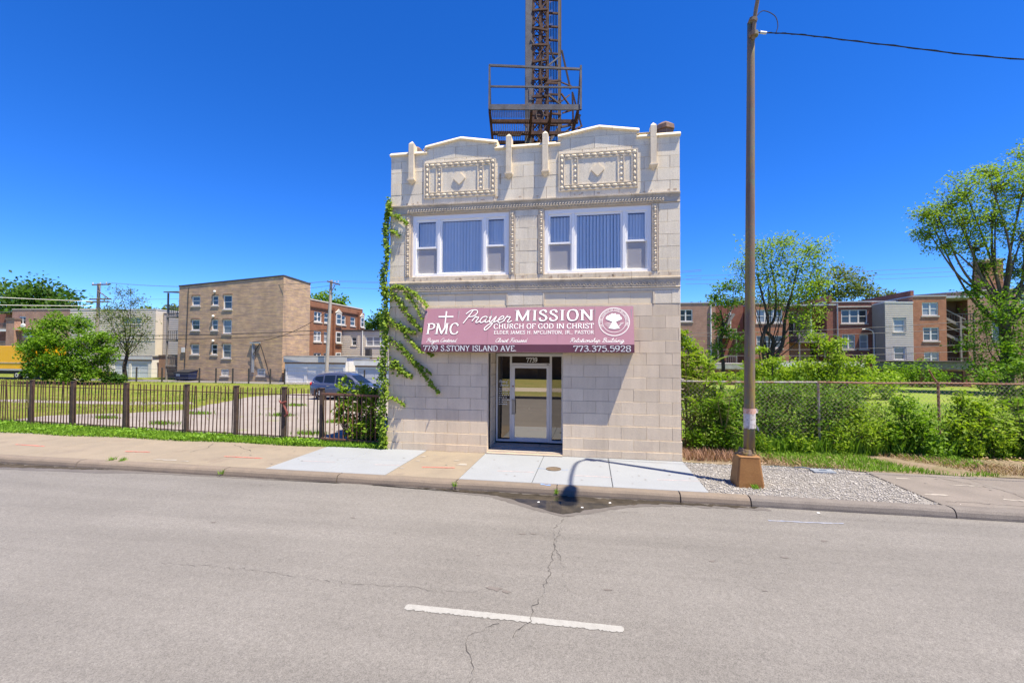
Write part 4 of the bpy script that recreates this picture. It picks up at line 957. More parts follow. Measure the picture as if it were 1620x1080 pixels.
# edge plate of the sign
q = MB().box(-2.14,-1.91,4.0,4.12,7.45,17.5); q.box(-2.14,-2.1,4.12,4.6,7.45,17.5); q.build('edge_plate', grey_steel, tw)
def lattice(x0, x1, y, z0, z1, name='lattice_column', step=.32):
    q = MB(); yy = y+.3
    for x in (x0, x1):
        for Y in (y, yy): q.bar((x,Y,z0),(x,Y,z1), .085)
    z = z0; s = 0
    while z < z1-step:
        a, b = (x0, x1) if s else (x1, x0)
        q.bar((a,y-.02,z),(b,y-.02,z+step), .045, .012); q.bar((b,y-.035,z),(a,y-.035,z+step), .045, .012); q.bar((a,yy,z),(b,yy,z+step), .045, .012); q.bar((a,yy-.1,z+step*.4),(b,yy-.1,z+step*.5), .06, .02)
        q.bar((x1,y,z),(x1,yy,z+step), .028, .012); z += step; s ^= 1
    q.build(name, rust, tw)
lattice(-1.86,-1.62,4.05,7.45,17.5); lattice(-1.56,-1.36,4.1,7.45,17.5)
q = MB()
for z in np.arange(7.9,17.4,.62): MB().bar((-1.9,4.0,z),(-1.36,4.0,z+random.uniform(-.12,.12)), .065).build('cross_brace', rust, tw)
for z in np.arange(8.2,17,1.5): MB().bar((-1.88,4.0,z),(-1.4,4.0,z+.9), .035).build('cross_brace', rust, tw)
# ring fitting and hanging cables
q = MB(); q.tube([(-1.63+.13*math.cos(t),3.96,10.95+.2*math.sin(t)) for t in np.linspace(0,2*math.pi,14)], .025, 6, cap=False)
q.tube(catmull([(-1.55,3.95,10.7),(-1.7,3.93,10.2),(-1.5,3.93,9.8),(-1.66,3.95,9.3)],5), .015, 5); q.tube(catmull([(-1.5,3.95,13.2),(-1.62,3.93,12.4),(-1.45,3.95,11.6)],5), .014, 5); q.build('cable_loop', dkst, tw)
# right-hand bay: outer column, rungs, thin screen bars (the receding back of the sign)
q = MB(); q.bar((-.82,5.2,7.45),(-.82,5.2,17.6), .12); q.bar((-.95,4.1,7.45),(-.86,5.0,17.6), .08); q.build('outer_column', dkst, tw)
q = MB()
for z in np.arange(8.2,17.6,.52): q.bar((-1.42,5.1,z),(-.86,5.15,z), .06)
q.build('rungs', rust, tw)
q = MB()
for x in np.linspace(-1.4,-.92,9): q.bar((x,5.3,8.2),(x,5.3,17.6), .03)
q.build('screen_bars', grey_steel, tw)
def TP(x, y, Y): return (-3.73+((740+x/4.5)-768)*.02254*(Y+11.7)/15.7, Y, 2.6+(9.91-((y/4.5)-108)*.0224)*(Y+11.7)/15.7)
for (a, b, Y, w, mt_) in [((690,330),(750,610),4.6,.06,dkst),((770,640),(830,880),4.5,.05,rust),((555,475),(685,370),4.2,.05,grey_steel),((585,260),(665,480),4.7,.06,dkst),((770,630),(775,925),4.3,.06,rust),((690,880),(775,862),4.4,.07,dkst),((690,940),(775,872),4.4,.06,dkst),
        ((615,965),(690,862),4.3,.07,dkst),((828,790),(790,855),4.2,.05,grey_steel),((690,640),(745,725),4.4,.05,rust),((600,650),(690,725),4.3,.06,dkst),((440,860),(540,955),4.0,.06,rust),((530,860),(450,950),3.97,.05,rust),((575,690),(690,700),4.3,.05,rust),((685,700),(745,650),4.5,.05,dkst),
        ((575,780),(690,790),4.25,.06,rust),((570,870),(680,865),4.3,.06,rust),((700,780),(760,760),4.4,.05,rust),((815,880),(820,915),4.4,.08,rust),((690,560),(760,590),4.5,.04,rust),((480,250),(560,370),3.98,.03,grey_steel),((560,250),(480,370),3.96,.03,grey_steel),((620,980),(650,930),4.1,.04,grey_steel),((780,900),(835,870),4.35,.05,rust),((570,560),(690,545),4.2,.06,rust)]:
    MB().bar(TP(*a, Y), TP(*b, Y+.15), w).build('diagonal_brace', mt_, tw)
for (x0, y0, x1, y1) in ((445,520,465,600),(470,600,500,690),(520,640,560,720),(480,760,560,830),(585,560,670,575),(600,820,650,870)):
    p = TP(x0,y0,4.0); r_ = TP(x1,y1,4.02); MB().box(p[0],r_[0],3.98,4.03,r_[2],p[2]).build('gusset_plate', rust if random.random() < .6 else grey_steel, tw)
# catwalk platform
PX0, PX1, PY0, PY1, PZ = -3.32, -.42, 2.25, 4.25, 10.22
q = MB(); q.box(PX0,PX1,PY0,PY0+.06,PZ,PZ+.17); q.build('kick_plate', grey_steel, tw)
q = MB(); q.bar((PX0,PY0,11.62),(PX1,PY0,11.5), .06); q.build('rail', grey_steel, tw)
q = MB(); q.bar((PX0,PY0,10.95),(PX1,PY0,10.92), .05); q.build('rail', grey_steel, tw)
for x in (PX0+.02, PX1-.02):
    q = MB(); q.bar((x,PY0,PZ),(x,PY0,11.62), .06); q.bar((x,PY0+.05,11.55),(x,PY0+.9,10.3), .05); q.build('rail_post', grey_steel, tw)
q = MB()
for x in (PX0+.03, -1.98, -1.36, PX1-.1): q.box(x-.04,x+.04,PY0+.06,PY1+.3,PZ-.06,PZ+.04)
for y in (2.95, 3.75, PY1+.2): q.box(PX0,PX1,y,y+.1,PZ-.05,PZ+.06)
q.build('floor_beams', rust, tw)
q = MB()
for x in np.arange(PX0+.1, -2.05, .055): q.box(x,x+.012,PY0+.08,2.93,PZ+.06,PZ+.09)
for y in np.arange(PY0+.1, 2.93, .06): q.box(PX0+.08,-2.03,y,y+.01,PZ+.091,PZ+.1)
q.build('mesh_floor', grey_steel, tw, kind='stuff')
q = MB()
for x in np.arange(PX0+.12, -2.05, .075): q.box(x,x+.02,3.06,PY1+.2,PZ+.065,PZ+.095)
q.build('slatted_floor', mk('pale_steel_slats', (.42,.43,.5), rough=.5), tw, kind='stuff')
for x in (PX0+.06, -2.0): 
    q = MB().bar((x,PY1,PZ-.05),(x,PY1,7.45), .09); q.build('support_post', rust, tw)
q = MB().box(-3.1,-2.3,3.72,3.78,PZ-.12,PZ-.06); 
for x in (-3.15,-2.2): q.ball((x,3.74,PZ-.03), .06, 6, 4)
q.build('lamp_bracket', dkst, tw)

tw.rotation_euler = (0,0,R(9.5)); tw.location.x -= .17
# ================================================================== IRON FENCE (left)
fe = thing('iron_fence', 'rusty iron picket fence with square posts along the empty lot', 'fence', (-12.5,.6,0))
firon = mk('fence_iron', (.08,.045,.035), (.14,.065,.045), 5, .7, fine=.3, fscale=30, rnd=.15)
postm = mk('fence_post_iron', (.075,.052,.042), (.11,.075,.055), 5, .7, fine=.3, fscale=30, rnd=.1)
fenceY = lambda x: .12+(-5.5-x)*.083
PX = [-27.5,-25.2,-23.4,-21.3,-19.4,-17.4,-15.0,-12.5,-10.6,-8.88,-7.6]
pm_ = None
for x in PX:
    y = fenceY(x); w = .05 if x != -8.88 else .06; q = MB(); q.box(x-w,x+w,y-.05,y+.05,-.03,1.56); q.box(x-w-.01,x+w+.01,y-.06,y+.06,1.561,1.585); q.build('post', postm, fe)
pk = MB(); pk.box(-.011,.011,-.011,.011,.03,1.53); pk.add([(-.011,-.011,1.531),(.011,-.011,1.531),(.011,.011,1.531),(-.011,.011,1.531),(0,0,1.57)], [(0,1,4),(1,2,4),(2,3,4),(3,0,4)]); pkme = pk.mesh('picket')
for a, b in zip(PX[:-1], PX[1:]):
    n = max(3, round((b-a)/.145)); 
    for k in range(1, n):
        x = a+(b-a)*k/n; o = place('picket', pkme, firon, fe, (x, fenceY(x), random.uniform(-.01,.01))); o.rotation_euler = (R(random.gauss(0,.7)), R(random.gauss(0,.8)), 0)
    for z in (.14, 1.36):
        MB().bar((a+.06,fenceY(a),z),(b-.06,fenceY(b),z), .03, .022).build('rail', firon, fe)
# lower side gate against the church
gt = thing('iron_gate', 'low rusty iron gate panel between the last fence post and the church corner', 'gate', (-6.5,.2,0))
gy = .16; rusty = mk('orange_rust', (.22,.1,.055), (.14,.08,.06), 4, .75, fine=.3, fscale=30)
MB().bar((-7.53,gy,1.43),(-5.62,gy,1.40), .055).build('top_rail', rusty, gt); MB().bar((-7.53,gy,.17),(-5.62,gy,.13), .045).build('bottom_rail', rusty, gt)
MB().box(-5.66,-5.58,gy-.04,gy+.04,-.02,.55).build('corner_post', rusty, gt)
for k in range(13):
    x = -7.4+k*.138; MB().box(x-.012,x+.012,gy-.012,gy+.012,.02,1.43).build('picket', rusty, gt)
chn = tag(MB().tube(catmull([(-8.8,.33,1.15),(-8.83,.32,1.05),(-8.76,.31,.92),(-8.72,.31,.8),(-8.8,.32,.74)],5), .03, 6).tube(catmull([(-8.99,.34,1.18),(-8.9,.3,1.12),(-8.77,.32,1.17)],4), .028, 6).build('padlock_chain', mk('chain_red_rust', (.2,.06,.05), rough=.6)), 'dark red rusty chain looped round one thick fence post', 'chain')

# ================================================================== CHAIN-LINK FENCE (right)
cl = thing('chain_link_fence', 'rusty chain link fence overgrown with weeds to the right of the church', 'fence', (7,1.9,0))
fy = lambda x: 1.35+(x-2.55)*.125
galv = mk('galvanised_pipe', (.42,.42,.42), (.3,.25,.2), 5, .6, stain=(.26,.13,.07), sscale=4, slo=.5, shi=.62); rpipe = mk('rusty_pipe', (.25,.11,.06), (.33,.2,.14), 6, .8, fine=.3, fscale=40)
wirem = mk('mesh_wire', (.34,.24,.17), (.4,.34,.28), 3, .7)
for i, (x, mt_) in enumerate(((2.42,galv),(6.05,galv),(9.12,rpipe),(12.3,rpipe),(15.5,rpipe),(18.7,rpipe))):
    MB().tube([(x,fy(x),-.05),(x-.02,fy(x),1.9 if i else 2.2)], .032, 10).build('post', mt_, cl)
MB().tube([(9.1,fy(9.1),1.85),(8.98,fy(9),2.02),(8.84,fy(8.8)-.05,2.22)], [.03,.022,.018], 8).build('barb_arm', rpipe, cl)
for a, b, mt_ in ((2.42,6.05,galv),(6.05,9.12,rpipe),(9.12,12.3,rpipe),(12.3,18.7,rpipe)): MB().tube([(a,fy(a),1.87),((a+b)/2,fy((a+b)/2),1.855),(b,fy(b),1.87)], .024, 8).build('top_rail', mt_, cl)
q = MB(); pitch = .115; hh = 1.9; Vv = []; Ff = []; x = 2.45
nseg = int(hh/pitch*2)
while x < 18.7:
    for d in (0, 1):
        pts = [(x+d*pitch/2+(pitch/2 if (k+d) % 2 else 0), fy(x)-.03+(.006 if d else 0), .02+k*pitch/2) for k in range(nseg+1)]
        q.tube(pts, .0036, 3, cap=False)
    x += pitch/1.0
q.build('wire_mesh', wirem, cl, kind='stuff')
q = MB()
for k in range(7): q.tube([(2.34,fy(2.4)-.02,.3+k*.27),(2.5,fy(2.4)-.04,.3+k*.27)], .018, 6)
q.build('tension_bands', galv, cl)

# ================================================================== CLIMBING VINE
vn = thing('climbing_vine', 'bright green ivy climbing the left corner of the church', 'vine', (-5.5,-.05,0))
COL = [(-5.50,.02),(-5.54,.28),(-5.54,.94),(-5.53,1.60),(-5.52,2.21),(-5.51,2.82),(-5.49,3.43),(-5.50,4.04),(-5.53,4.40),(-5.50,4.96),(-5.49,5.51),(-5.47,5.94),(-5.47,6.37),(-5.45,6.74)]
TN = {'T1':([(-5.45,6.40),(-5.19,6.32),(-4.93,6.13)],.10,50),'T2':([(-5.47,5.97),(-5.28,5.90),(-5.15,5.80)],.09,35),
 'T3':([(-5.52,4.37),(-5.19,4.41),(-4.94,4.36),(-4.62,4.17),(-4.33,3.87)],.09,130),'T4':([(-5.42,4.25),(-5.13,4.03),(-4.83,3.60),(-4.51,3.24)],.13,170),
 'T5':([(-5.00,4.27),(-4.81,4.09),(-4.64,3.87),(-4.47,3.54)],.08,70),'T6':([(-5.41,3.52),(-5.05,3.29),(-4.67,3.15)],.12,120),
 'T7':([(-5.12,3.30),(-4.83,3.00),(-4.60,2.76),(-4.16,2.56)],.08,95),'T8':([(-5.40,2.99),(-5.05,2.75),(-4.72,2.40),(-4.40,2.04),(-3.99,1.57)],.10,210),
 'T8b':([(-4.66,2.37),(-4.41,2.22),(-4.20,2.07)],.05,25),'T9':([(-5.39,2.21),(-5.2,2.3),(-5.04,2.14),(-4.75,1.98)],.14,130),'T10':([(-5.41,1.43),(-5.19,1.37),(-4.93,1.21)],.06,40)}
q = MB(); LP = []; LO = []
cc = catmull([(x,-.03,z) for x, z in COL], 8); q.tube(cc, [.022*(1-.7*i/len(cc)) for i in range(len(cc))], 5)
for dx, sd_ in ((.05,1),(-.03,-1)): q.tube([p+np.array((dx*math.sin(i*.23)*1.2,-.005*sd_,0)) for i, p in enumerate(cc)], .008, 4)
CW = lambda z: .13 if z < 4.2 else (.12 if z < 5 else .085)
for k in range(2500):
    p = cc[rng.integers(len(cc))]; w = CW(p[2])*(1.25 if .8 < p[2] < 2.4 else 1)
    LP.append((p[0]+rng.normal(0,w*.45)-.03+.04*math.sin(p[2]*5), -.05-abs(rng.normal(0,.06)), p[2]+rng.normal(0,.09)))
for nm, (pts, w, n) in TN.items():
    yb = -.03; c = catmull([(x,yb,z) for x, z in pts], 8); q.tube(c, [.011*(1-.6*i/len(c)) for i in range(len(c))], 4)
    for k in range(int(n*1.75)):
        f = rng.random()**.85; p = c[min(int(f*len(c)), len(c)-1)]; t = 1-.55*f
        zz_ = p[2]+rng.normal(0,w*.5*t)-.02; onaw = (p[0] > -4.42 and 2.6 < zz_ < 3.85)
        yo = -.05-abs(rng.normal(0,.05)); 
        if onaw: yo -= .3*(3.82-zz_)/1.0
        LP.append((p[0]+rng.normal(0,w*.5*t), yo, zz_))
q.build('stem', mk('vine_stem', (.16,.1,.06), rough=.9), vn)
P = np.array(LP); V, F = leaves(P, .068, .95, .1, out=np.tile(np.array((0,-1.6,.5)),(len(P),1)), droop=.7)
link('foliage', npmesh('foliage', V, F), leafmat('vine_leaf', (.13,.24,.02), (.3,.4,.04), .35), vn)

# ================================================================== VEHICLES
def car():
    s = .87; root = thing('parked_suv', 'dark blue grey suv parked on the lot with its nose to the right', 'car', (-13.42,12.0,0), rz=R(-3), sc=s)
    paintm = newmat('suv_paint')[0]; b = paintm.node_tree.nodes['Principled BSDF']; b.inputs['Base Color'].default_value = (.075,.09,.15,1); b.inputs['Metallic'].default_value = .35; b.inputs['Roughness'].default_value = .28; b.inputs['Coat Weight'].default_value = .6
    blackp = mk('black_trim', (.02,.02,.022), rough=.5); gl = mk('car_glass', (.012,.016,.022), rough=.05, spec=.6); chrome = mk('chrome', (.7,.7,.72), rough=.15, metal=1)
    def part(mb, name, mat, parent=root, smooth=False, bevel=0):
        me = mb.mesh(name); setmat(me, mat); o = bpy.data.objects.new(name, me); col.objects.link(o); o.parent = parent
        if smooth: me.polygons.foreach_set('use_smooth', [True]*len(me.polygons))
        if bevel: md = o.modifiers.new('bevel','BEVEL'); md.width = bevel; md.segments = 2; md.limit_method = 'ANGLE'; md.angle_limit = R(35)
        return o
    # body loft: x, half-width, bottom, belt height, centre height
    ST = [(-2.30,.66,.48,.80,.82),(-2.24,.80,.36,.98,1.0),(-2.05,.88,.27,1.06,1.08),(-1.45,.915,.24,1.06,1.1),(-.4,.92,.23,1.03,1.07),(.6,.92,.23,1.0,1.05),(1.1,.915,.24,.985,1.06),(1.5,.905,.25,.955,1.04),(1.95,.86,.27,.90,.96),(2.2,.74,.30,.80,.86),(2.31,.58,.38,.70,.74)]
    q = MB(); n = 12
    for (x, w, zb, zt, zc) in ST:
        h = zt-zb; half = [(w*.9,zb),(w*.99,zb+h*.18),(w,zb+h*.42),(w*.985,zb+h*.72),(w*.955,zb+h*.93),(w*.88,zt)]
        ringp = half+[(w*.45,zc)]+[(-w*.45,zc)]+[(-y,z) for y, z in half[::-1]]
        n = len(ringp); q.v += [(x,y,z) for y, z in ringp]
    for s_ in range(len(ST)-1):
        for i in range(n): a = s_*n+i; b2 = s_*n+(i+1)%n; q.f.append((a, a+n, b2+n, b2))
    q.f += [tuple(range(n)), tuple(len(q.v)-1-i for i in range(n))]
    body = part(q, 'body', paintm, smooth=True)
    # greenhouse
    GS = [(-2.18,.80,.74,1.02,1.06),(-2.02,.80,.66,1.05,1.42),(-1.86,.80,.62,1.05,1.58),(-1.2,.82,.63,1.05,1.67),(-.3,.83,.64,1.03,1.70),(.25,.83,.62,1.02,1.66),(.55,.82,.62,1.0,1.54),(.95,.8,.66,.99,1.27),(1.28,.76,.7,.98,1.04)]
    q = MB()
    for (x, w, wr, zb, zr) in GS:
        h = zr-zb; q.v += [(x,w,zb),(x,w-(w-wr)*.75,zb+h*.86),(x,wr*.82,zr),(x,-wr*.82,zr),(x,-(w-(w-wr)*.75),zb+h*.86),(x,-w,zb)]
    for s_ in range(len(GS)-1):
        for i in range(5): a = s_*6+i; q.f.append((a, a+6, a+7, a+1))
    part(q, 'cabin', paintm, smooth=True)
    def gside(x, f, e=.012):      # point on the cabin side
        for A, B in zip(GS[:-1], GS[1:]):
            if A[0] <= x <= B[0]:
                t = (x-A[0])/(B[0]-A[0]); w, wr, zb, zr = [A[i]+(B[i]-A[i])*t for i in (1,2,3,4)]; h = zr-zb
                return (x, -(w-(w-wr)*.75*f+e), zb+h*.86*f)
    def pane_(name, xs, f0, f1):
        for sgn in (1, -1):
            q = MB(); k = len(xs); lo = [gside(x, f0(x)) for x in xs]; hi = [gside(x, f1(x)) for x in xs]
            q.add([(x, y*sgn, z) for x, y, z in lo+hi], [(i,i+1,k+i+1,k+i) for i in range(k-1)]); part(q, name, gl)
    pane_('side_window', [-1.9,-1.75,-1.5,-1.3], lambda x: .12+max(0,(-1.5-x))*.9, lambda x: .86); pane_('side_window', [-1.2,-.9,-.45], lambda x: .08, lambda x: .9)
    pane_('side_window', [-.36,0,.3,.52,.75,.98], lambda x: .06, lambda x: .92 if x < .3 else (.9 if x < .9 else .2))
    q = MB(); q.add([(1.26,-.6,1.075),(1.26,.6,1.075),(.57,.52,1.55),(.57,-.52,1.55)], [(0,1,2,3)]); part(q, 'windshield', gl)
    q = MB(); q.add([(-2.19,-.55,1.1),(-2.19,.55,1.1),(-2.03,.5,1.42),(-2.03,-.5,1.42)], [(3,2,1,0)]); part(q, 'rear_window', gl)
    for sgn in (-1, 1):
        q = MB(); q.tube([(x,sgn*(.93),z) for x, z in ((-2.0,1.2),(-1.85,1.07),(-1,1.05),(0,1.03),(1.0,1.0))], .008, 4); part(q, 'window_trim', chrome)
        q = MB(); q.tube([(-1.8,sgn*.56,1.64),(-1,sgn*.6,1.71),(-.2,sgn*.6,1.73),(.2,sgn*.58,1.70)], .018, 5); part(q, 'roof_rail', chrome)
        for x in (-.95, .05): q = MB(); q.box(x,x+.2,sgn*.92-.01,sgn*.92+.02,.86,.89); part(q, 'door_handle', chrome)
        q = MB(); q.box(-1.35,1.15,sgn*.93-.02,sgn*.93+.012,.24,.37); part(q, 'sill_cladding', blackp, bevel=.01)
        q = MB(); q.ball((.78,sgn*1.0,1.05), .11, 8, 6, .7, .9, .75); part(q, 'mirror', paintm, smooth=True)
        q = MB(); q.ball((2.05,sgn*.68,.78), .2, 8, 6, .9, .55, .5); part(q, 'headlight', mk('headlight', (.75,.77,.8), rough=.12, metal=.6), smooth=True)
        q = MB(); q.ball((-2.17,sgn*.75,.98), .16, 8, 6, .5, .85, .75); part(q, 'taillight', mk('taillight', (.45,.02,.02), rough=.2), smooth=True)
        for x in (-1.42, 1.36):
            q = MB(); k = 18
            V = [];
            for i in range(k+1):
                a = math.pi*i/k*1.16-.25; V += [(x+.41*math.cos(a), sgn*.925, .36+.41*math.sin(a)), (x+.34*math.cos(a), sgn*.93, .36+.34*math.sin(a)), (x+.41*math.cos(a), sgn*.85, .36+.41*math.sin(a))]
            q.add(V, [(3*i,3*i+3,3*i+4,3*i+1) for i in range(k)]+[(3*i,3*i+2,3*i+5,3*i+3) for i in range(k)]); part(q, 'wheel_arch', blackp)
            q = MB(); q.tube([(x,sgn*.88,.36),(x,sgn*.905,.36)], .36, 22); part(q, 'wheel_well', blackp)
            q = MB(); pr_ = [(.72,.31),(.735,.335),(.78,.345),(.9,.345),(.94,.33),(.945,.27),(.93,.235)]; k = 26
            V = [(x+r*math.cos(2*math.pi*i/k), sgn*y, .34+r*math.sin(2*math.pi*i/k)) for i in range(k) for y, r in pr_]; m_ = len(pr_)
            q.add(V, [(i*m_+j, ((i+1)%k)*m_+j, ((i+1)%k)*m_+j+1, i*m_+j+1) for i in range(k) for j in range(m_-1)]); wh = part(q, 'wheel', mk('tyre', (.02,.02,.02), rough=.85))
            q = MB()
            for i in range(5):
                a = 2*math.pi*i/5+.3; d = (math.cos(a), math.sin(a)); q.bar((x+.04*d[0],sgn*.938,.34+.04*d[1]),(x+.225*d[0],sgn*.93,.34+.225*d[1]), .085, .02)
            for i in range(k): 
                a, b2 = 2*math.pi*i/k, 2*math.pi*(i+1)/k; q.add([(x+r*math.cos(t), sgn*.935, .34+r*math.sin(t)) for t in (a,b2) for r in (.21,.238)], [(0,1,3,2)])
            q.tube([(x,sgn*.9,.34),(x,sgn*.95,.34)], .06, 12); part(q, 'rim', mk('alloy', (.65,.66,.68), rough=.3, metal=.7), wh)
    q = MB(); q.box(2.2,2.33,-.45,.45,.5,.68); part(q, 'grille', blackp, bevel=.03)
    q = MB(); q.tube([(2.26,-.5,.72),(2.35,-.15,.6),(2.36,.15,.6),(2.26,.5,.72)], .022, 5); part(q, 'grille_trim', chrome)
    q = MB(); q.box(2.0,2.3,-.62,.62,.27,.42); part(q, 'front_bumper', blackp, bevel=.05)
    q = MB(); q.box(-2.31,-2.15,-.7,.7,.3,.5); part(q, 'rear_bumper', blackp, bevel=.05)
car()
tk = thing('box_truck', 'yellow box truck parked behind the bushy tree at the far left', 'truck', (-54.5,22.6,0))
yel = mk('truck_yellow', (.95,.48,.005), (.92,.45,.005), 1, .4)
MB().box(-61,-49.2,21.4,23.8,.98,3.05).build('cargo_box', yel, tk, bevel=.03)
trim_m = mk('truck_rail_grey', (.45,.44,.42), rough=.5); tyre_m = mk('truck_tyre', (.025,.025,.025), rough=.85); dk = mk('truck_dark', (.04,.04,.04), rough=.7)
MB().box(-61.02,-49.18,21.37,21.397,1.5,1.56).build('trim_strip', trim_m, tk); MB().box(-61.02,-48.9,21.36,23.84,.82,.976).build('lower_rail', trim_m, tk)
MB().box(-61,-49.4,21.7,23.5,.5,.8).build('chassis', dk, tk)
for x in (-50.1, -51.3, -58.5):
    for y in (21.55, 23.65):
        q = MB(); q.tube([(x,y-.14,.42),(x,y-.1,.42),(x,y+.1,.42),(x,y+.14,.42)], [.36,.42,.42,.36], 20); w = q.build('wheel', tyre_m, tk); q = MB(); q.tube([(x,y-.155,.42),(x,y+.155,.42)], [.2,.2], 14); q.build('rim', mk('truck_rim', (.6,.55,.45), rough=.5), w); q = MB(); q.tube([(x,y-.17,.42),(x,y+.17,.42)], .08, 10); q.build('hub', dk, w)
MB().box(-49.5,-49.42,21.6,21.9,.15,.75).build('mud_flap', dk, tk)
q = MB(); q.xprism([(21.5,.5),(21.5,2.5),(23.7,2.5),(23.7,.5)], -63.2, -61.2); q.build('cab', yel, tk, bevel=.15)
dp = thing('dumpster', 'dark blue dumpster standing against the tan brick apartment block', 'dumpster', (-36.4,24.0,0))
nb = mk('dumpster_blue', (.02,.035,.11), (.03,.04,.09), 3, .5)
q = MB(); q.add([(-36.75,23.5,.12),(-35.4,23.5,.12),(-35.4,24.35,.12),(-36.75,24.35,.12),(-36.85,23.4,.75),(-35.3,23.4,.75),(-35.3,24.4,.9),(-36.85,24.4,.9)], [(3,2,1,0),(0,1,5,4),(1,2,6,5),(2,3,7,6),(3,0,4,7)]); q.build('bin_body', nb, dp)
q = MB(); q.add([(-36.88,23.36,.755),(-35.28,23.36,.755),(-35.28,24.42,.905),(-36.88,24.42,.905),(-36.88,23.36,.8),(-35.28,23.36,.8),(-35.28,24.42,.95),(-36.88,24.42,.95)], [(0,1,5,4),(1,2,6,5),(2,3,7,6),(3,0,4,7),(4,5,6,7),(3,2,1,0)]); q.build('lid', mk('lid_black', (.03,.03,.035), rough=.6), dp)
MB().box(-36.6,-36.2,23.42,23.47,.42,.66).build('label_plate', mk('plate_pale', (.5,.52,.55), rough=.6), dp)
for x in (-36.6,-35.6): MB().tube([(x,23.6,.06),(x+.05,23.6,.06)], .07, 10).build('caster', dk, dp)

# ================================================================== BUILDINGS ROUND ABOUT
def bmap(q, f, u0, u1, d0, d1, z0, z1):
    vs = [f(u,d,z) for z in (z0,z1) for u, d in ((u0,d0),(u1,d0),(u1,d1),(u0,d1))]
    return q.add(vs, [(0,3,2,1),(4,5,6,7),(0,1,5,4),(1,2,6,5),(2,3,7,6),(3,0,4,7)])
def wall_open(q, f, u0, u1, z0, zl, zr, ops, depth=.16):
    zm = min(zl, zr)-.002; us = sorted({u0,u1}|{o[0] for o in ops}|{o[1] for o in ops}); zs = sorted({z0,zm}|{o[2] for o in ops}|{o[3] for o in ops})
    for a, b in zip(us[:-1], us[1:]):
        for c, d in zip(zs[:-1], zs[1:]):
            cu_, cz_ = (a+b)/2, (c+d)/2
            if any(o[0] < cu_ < o[1] and o[2] < cz_ < o[3] for o in ops): continue
            q.add([f(a,0,c), f(b,0,c), f(b,0,d), f(a,0,d)], [(0,1,2,3)])
    q.add([f(u0,0,zm), f(u1,0,zm), f(u1,0,zr), f(u0,0,zl)], [(0,1,2,3)])
    for (a, b, c, d) in [o[:4] for o in ops]:
        q.add([f(a,0,c),f(b,0,c),f(b,0,d),f(a,0,d),f(a,-depth,c),f(b,-depth,c),f(b,-depth,d),f(a,-depth,d)], [(0,1,5,4),(1,2,6,5),(2,3,7,6),(3,0,4,7)])
        q.add([f(a,-depth-.001,c),f(b,-depth-.001,c),f(b,-depth-.001,d),f(a,-depth-.001,d)], [(0,1,2,3)])
farglass = newmat('far_window_glass')[0]; nt = farglass.node_tree; b = nt.nodes['Principled BSDF']
oi = N(nt, 'ShaderNodeObjectInfo'); nt.links.new(mixc(nt, ramp(nt, oi.outputs['Random'], .45, .75), (.035,.045,.055), (.28,.3,.32)), b.inputs['Base Color']); b.inputs['Roughness'].default_value = .06; b.inputs['Specular IOR Level'].default_value = .7
wtrim = mk('far_white_trim', (.72,.71,.68), rough=.6); sillm = mk('limestone_sill', (.58,.54,.47), (.5,.46,.4), 3, .85); grey_w = mk('grey_porch_wood', (.3,.27,.24), (.24,.21,.19), 5, .9, fine=.2); brown_w = mk('brown_porch_wood', (.2,.15,.12), (.15,.115,.095), 5, .9, fine=.2)
def win(root, f, u0, u1, z0, z1, st='double', trim=None):
    trim = trim or wtrim; q = MB(); w = min(.09, (u1-u0)*.13)
    d0, d1 = -.13, -.05
    bmap(q,f,u0,u0+w,d0,d1,z0,z1); bmap(q,f,u1-w,u1,d0,d1,z0,z1); bmap(q,f,u0+w,u1-w,d0,d1,z1-w,z1); bmap(q,f,u0+w,u1-w,d0,d1,z0,z0+w)
    cols = {'double':1,'pair':2,'triple':3,'quad':4,'bars':1}[st]
    for k in range(1, cols):
        u = u0+(u1-u0)*k/cols; bmap(q,f,u-w*.75,u+w*.75,d0,d1-.002,z0+w,z1-w)
    zm = z0+(z1-z0)*.52
    for k in range(cols):
        a, b = u0+(u1-u0)*k/cols+w*.8, u0+(u1-u0)*(k+1)/cols-w*.8; bmap(q,f,a,b,d0+.004,d1-.02,zm-.03,zm+.03)
    if st == 'bars':
        for k in range(1, 6): u = u0+(u1-u0)*k/6; bmap(q,f,u-.012,u+.012,d1,d1+.02,z0,z1)
    w_ = q.build('window', trim, root)
    q = MB(); q.add([f(u0+w,-.1,z0+w),f(u1-w,-.1,z0+w),f(u1-w,-.1,z1-w),f(u0+w,-.1,z1-w)], [(0,1,2,3)]); q.build('pane', farglass, w_)
    q = MB(); bmap(q,f,u0-.08,u1+.08,-.04,.06,z0-.12,z0-.005); q.build('sill', sillm, w_)
